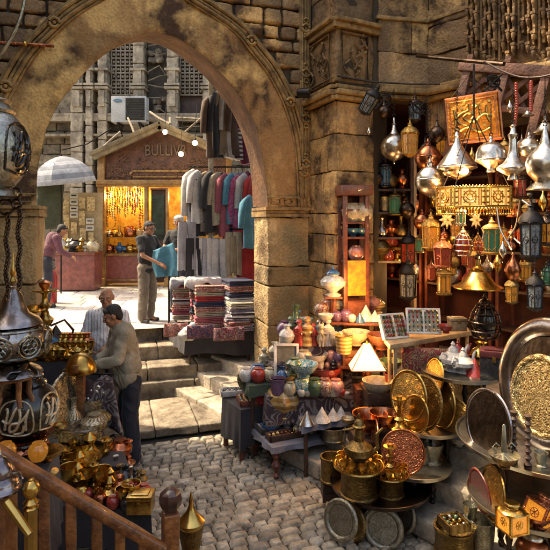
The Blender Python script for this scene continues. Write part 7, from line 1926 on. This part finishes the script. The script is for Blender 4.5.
# blue garment held by man C
p = W(163, 272, 8.75); n = 14; vs, fs = [], []
for i in range(n+1):
    for j in range(n+1):
        u, v = 2*i/n-1, j/n; w = .17+.05*math.sin(v*3)
        vs.append((u*w+.06*v, .05*math.sin(u*5+v*2)*(.4+v)+.02*noise.noise(Vector((u*3, v*3, 1))), .42-.50*v+.07*u*(1-v)))
for i in range(n):
    for j in range(n): q = i*(n+1)+j; fs.append((q, q+1, q+n+2, q+n+1))
o = MB().add(vs, fs).build('blue_garment', cl['cobalt']); o.location = p; tag(o, 'sky blue garment held up by the man in the black t-shirt', 'garment'); md = o.modifiers.new('thickness', 'SOLIDIFY'); md.thickness = .012

# ------------------------------------------------------------------ umbrella, souvenir stand beyond the arch
def umbrella():
    Y = 12.3; c = W(61, 186, Y); k = Y/F; r = empty('parasol', (c.x, c.y, .885)); tag(r, 'pale grey parasol with white stripes over the souvenir stand', 'parasol'); z0 = c.z-.885
    n = 8; R_ = 32*k; Hh = 30*k; vs, fs = [], []; b = MB(); K = 8
    for kx_ in range(K+1):
        t = kx_/K
        for i in range(n):
            a = 2*PI*i/(n); sc = (1-.10*abs(math.sin(a*n/2))*t)
            z = z0+Hh*(.82*math.cos(t*PI*.47)+.18*(1-t))+.0*t
            vs.append((R_*math.sin(t*PI/2*.95)*sc*math.cos(a), R_*math.sin(t*PI/2*.95)*sc*math.sin(a), z))
    N = n
    for q in range(K):
        b.m = 1 if q in (3, 5, 7) else 0
        b.add([], [])
        for i in range(N): fs.append((q*N+i, q*N+(i+1) % N, (q+1)*N+(i+1) % N, (q+1)*N+i)); b.mi.append(1 if q in (3, 5, 7) else 0)
    b.v = vs; b.f = fs
    cp_ = b.build('canopy', [cloth('parasol_grey', (.22, .25, .29)), cloth('parasol_white', (.42, .45, .50))], r, ang=12)
    md = cp_.modifiers.new('t', 'SOLIDIFY'); md.thickness = .008; cp_.data.transform(Matrix.Translation((0, 0, z0+Hh)) @ Matrix.Rotation(R(-5), 4, 'Y') @ Matrix.Rotation(R(7), 4, 'X') @ Matrix.Translation((0, 0, -z0-Hh)))
    MB().tube([(0, 0, 0), (0, 0, z0+Hh*.98)], .018, 8).build('pole', iron, r); lathe_part('finial', [(.02, 0), (.01, .08), (.002, .1)], iron, r, 8, loc=(0.0, 0, z0+Hh*.98))
    b = MB()
    for i in range(n): a = 2*PI*i/n+.02; b.tube([(0, 0, z0+Hh*.5), (R_*.6*math.cos(a), R_*.6*math.sin(a), z0+Hh*.72)], .006, 4)
    b.build('rib', iron, r)
umbrella()
papyrus = mat('papyrus', (.70, .58, .34), .7, col2=(.50, .36, .16), vs=9, engrave=.3, es=26, ecol=(.25, .14, .05)); whitecard = mat('white_card', (.62, .60, .53), .7)
def souvenirs():
    Y = 12.9; r = empty('souvenir_stand', ((78-275)/F*Y, Y, .885)); o = Vector(r.location); tag(r, 'souvenir stand with a red skirted counter left of the kiosk', 'stall')
    def B(mb, x0, x1, y0, y1, d0, d1): mb.box(W((x0+x1)/2, (y0+y1)/2, Y)+Vector((0, (d0+d1)/2, 0))-o, ((x1-x0)*Y/F, d1-d0, abs(y1-y0)*Y/F))
    mb = MB(); B(mb, 59, 98, 254, 289, -.25, .3); mb.build('counter', marble, r, bev=.02)
    mb = MB(); B(mb, 57, 99, 251.5, 254.5, -.3, .33); mb.build('counter_top', woodr, r, bev=.01)
    mb = MB(); B(mb, 58, 98, 192, 252, .3, .34); mb.build('back_panel', mat('cream_panel', (.45, .35, .2), .8), r)
    return Y
SY = souvenirs()
pan = [(66, 206, 7, 12, 'papyrus'), (66, 222, 7, 14, 'papyrus'), (65, 238, 6, 12, 'papyrus'), (82, 203, 6, 11, 'papyrus'), (82, 218, 6, 14, 'papyrus'), (91, 204, 8, 14, 'papyrus'), (83, 234, 6, 12, 'papyrus'), (74, 228, 6, 12, 'papyrus'), (91, 237, 5, 10, 'papyrus')]
wh = ['top left', 'middle left', 'bottom left', 'top centre', 'middle centre', 'top right', 'lower centre', 'beneath the striped cards', 'lower right']
for i, (px, py, w, h, m) in enumerate(pan):
    p = W(px, py, SY+.24); k = p.y/F; o = MB().box((0, 0, 0), (w*k, .02, h*k)).build('papyrus_sheet', papyrus, bev=.003); o.location = p; tag(o, f'golden papyrus sheet, {wh[i]} on the souvenir stand backing', 'papyrus sheet', 'papyrus sheets on the souvenir stand')
for i, (px, py) in enumerate(((74, 195.5), (74, 202), (74, 208.5), (74, 215), (90, 221), (90, 228))):
    p = W(px, py, SY+.2); k = p.y/F; r = empty('label_card', p); MB().box((0, 0, 0), (8*k, .015, 5.4*k)).build('card', whitecard, r, bev=.003); MB().box((0, -.011, 0), (5*k, .006, 1.2*k)).build('dark_bar', ck, r)
    tag(r, ['topmost', 'second', 'third', 'fourth', 'upper right', 'lower right'][i]+(' white card with a dark bar in the tall column' if i < 4 else ' white card with a dark bar beside the kiosk post'), 'card', 'white cards on the souvenir stand')
q = random.Random(14)
for i in range(11):
    px = 62+i*3.3; p = W(px, 251.5, SY-.1); put('pot', (q.choice(('vase', 'flask', 'spinning', 'urn')), q.choice((cc, cgd, brass, ck, cw))), p, q.uniform(9, 15)*p.y/F, f'tiny souvenir figure, {od[i]} from the left on the red skirted counter', 'souvenir', 'souvenirs on the red skirted counter', name='souvenir')
# kiosk window goods
for j, py in enumerate((254, 238)):
    for i in range(7):
        p = W(109+i*5.3, py-.6, KY+.3); m = q.choice((brass, brasse, cgd, copper, silver, cb if j == 0 else brass)); put('pot', (q.choice(('vase', 'flask', 'urn', 'jar', 'candlestick')), m), p, q.uniform(8, 13)*p.y/F, f'shop window ornament, {od[i]} from the left on the {["lower", "upper"][j]} kiosk window shelf', 'ornament', 'ornaments in the lit kiosk window', name='window_ornament')
q = random.Random(15)
for i in range(15):
    p = W(107.5+i*2.5, 188, KY+.22+.1*(i % 3)); k = p.y/F; L = q.uniform(20, 42)*k; b = MB(); n = 14
    b.tube([(.01*math.sin(t+i), 0, -L*t/n) for t in range(n)], .012, 5)
    for t in range(n): b.ball((.01*math.sin(t+i), 0, -L*t/n), q.choice((.018, .028, .035)), 6)
    o = b.build('hanging_necklace', q.choice((brass, cgd, brass, cc, copper))); o.location = p; tag(o, f'beaded necklace, {(od+["thirteenth", "fourteenth", "fifteenth"])[i]} from the left, hanging in the lit kiosk window', 'necklace', 'necklaces hanging in the lit kiosk window')
# green awning cloth far left
p = W(50, 212, 12.6); o = MB().rough(Vector((0, 0, 0)), (.6, .12, 1.2), .2, r=.05, amp=.04, cell=.12).build('green_curtain', cloth('dark_green_cloth', (.05, .06, .03))); o.location = p+Vector((0, 0, .2)); tag(o, 'dark green curtain hanging beside the arch above the plum shirted man', 'curtain')
p = W(53, 288, 10.9); p.z = .885; r = empty('fire_extinguisher', p); tag(r, 'red cylinder standing on the plaza beside the plum shirted man', 'cylinder'); lathe_part('tank', [(.07, 0), (.08, .03), (.08, .55), (.05, .65), (.02, .68)], mat('red_paint', (.45, .02, .02), .3), r, 16); MB().tube([(0, 0, .66), (0, 0, .72), (.06, 0, .74)], .012).build('valve', iron, r)

# ------------------------------------------------------------------ light and camera
def lamp(loc, e, col, rad=.05):
    l = bpy.data.lights.new('lamp_light', 'POINT'); l.energy = e; l.color = col; l.shadow_soft_size = rad
    o = bpy.data.objects.new('lamp_light', l); COL.objects.link(o); o.location = loc; return o
WARM = (1, .62, .28); LI = .55
lamp(PQ(465, 180, .82), 9*LI, WARM); lamp(PQ(474, 203, 1.05), 9*LI, WARM, .08); lamp(PQ(440, 262, 1.9), 8*LI, WARM); lamp(PQ(500, 262, 1.5), 5*LI, WARM)
lamp(W(367, 338, 5.4), 13*LI, (1, .55, .2)); lamp(W(356, 290, 6.0)+Vector((0, -.2, 0)), 14*LI, (1, .5, .17)); lamp(PQ(405, 275, 2.6), 6*LI, (1, .5, .2)); 
for px, Y in ((112, KY+.7), (124, KY+.7), (136, KY+.7), (185, KY+.7)): lamp(W(px, 195, Y), 22*LI, (1, .68, .3), .08)
for px, py, Y in ((165, 132, 12.2), (181, 154, 11.8), (195, 143, 11.4)): lamp(W(px, py+3, Y-.1), 6*LI, WARM, .08)
w = bpy.data.worlds.new('World'); scene.world = w; w.use_nodes = True; nt = w.node_tree
sky = nt.nodes.new('ShaderNodeTexSky'); sky.sky_type = 'NISHITA'; sky.sun_disc = False
S_EL, S_AZ = R(56), math.atan2(-.97, .28)      # azimuth measured from +Y toward +X
sky.sun_elevation = S_EL; sky.sun_rotation = S_AZ; sky.air_density = 1.2; sky.dust_density = 4.; sky.ozone_density = .6
nt.links.new(sky.outputs[0], nt.nodes['Background'].inputs[0]); nt.nodes['Background'].inputs[1].default_value = .13
sd = Vector((math.sin(S_AZ)*math.cos(S_EL), math.cos(S_AZ)*math.cos(S_EL), math.sin(S_EL)))
l = bpy.data.lights.new('sun', 'SUN'); l.energy = 2.1; l.angle = R(.5); l.color = (1, .93, .80); o = bpy.data.objects.new('sun', l); COL.objects.link(o); o.rotation_euler = sd.to_track_quat('Z', 'Y').to_euler()
cd = bpy.data.cameras.new('camera'); cam = bpy.data.objects.new('camera', cd); COL.objects.link(cam); cam.location = (0, 0, CAMH); cam.rotation_euler = (PI/2, 0, 0)
cd.sensor_width = 36; cd.lens = 36*F/550; cd.shift_y = -55/550; cd.clip_end = 1000; cd.clip_start = .05; scene.camera = cam
vs_ = scene.view_settings; vs_.view_transform = 'Standard'; vs_.look = 'None'; vs_.gamma = 1; vs_.use_curve_mapping = False; vs_.exposure = 1.85
try:
    vs_.use_white_balance = True; vs_.white_balance_temperature = 8200; vs_.white_balance_tint = 12
except Exception: pass
scene.cycles.max_bounces = 6; scene.cycles.caustics_reflective = False; scene.cycles.caustics_refractive = False; scene.cycles.sample_clamp_indirect = 6
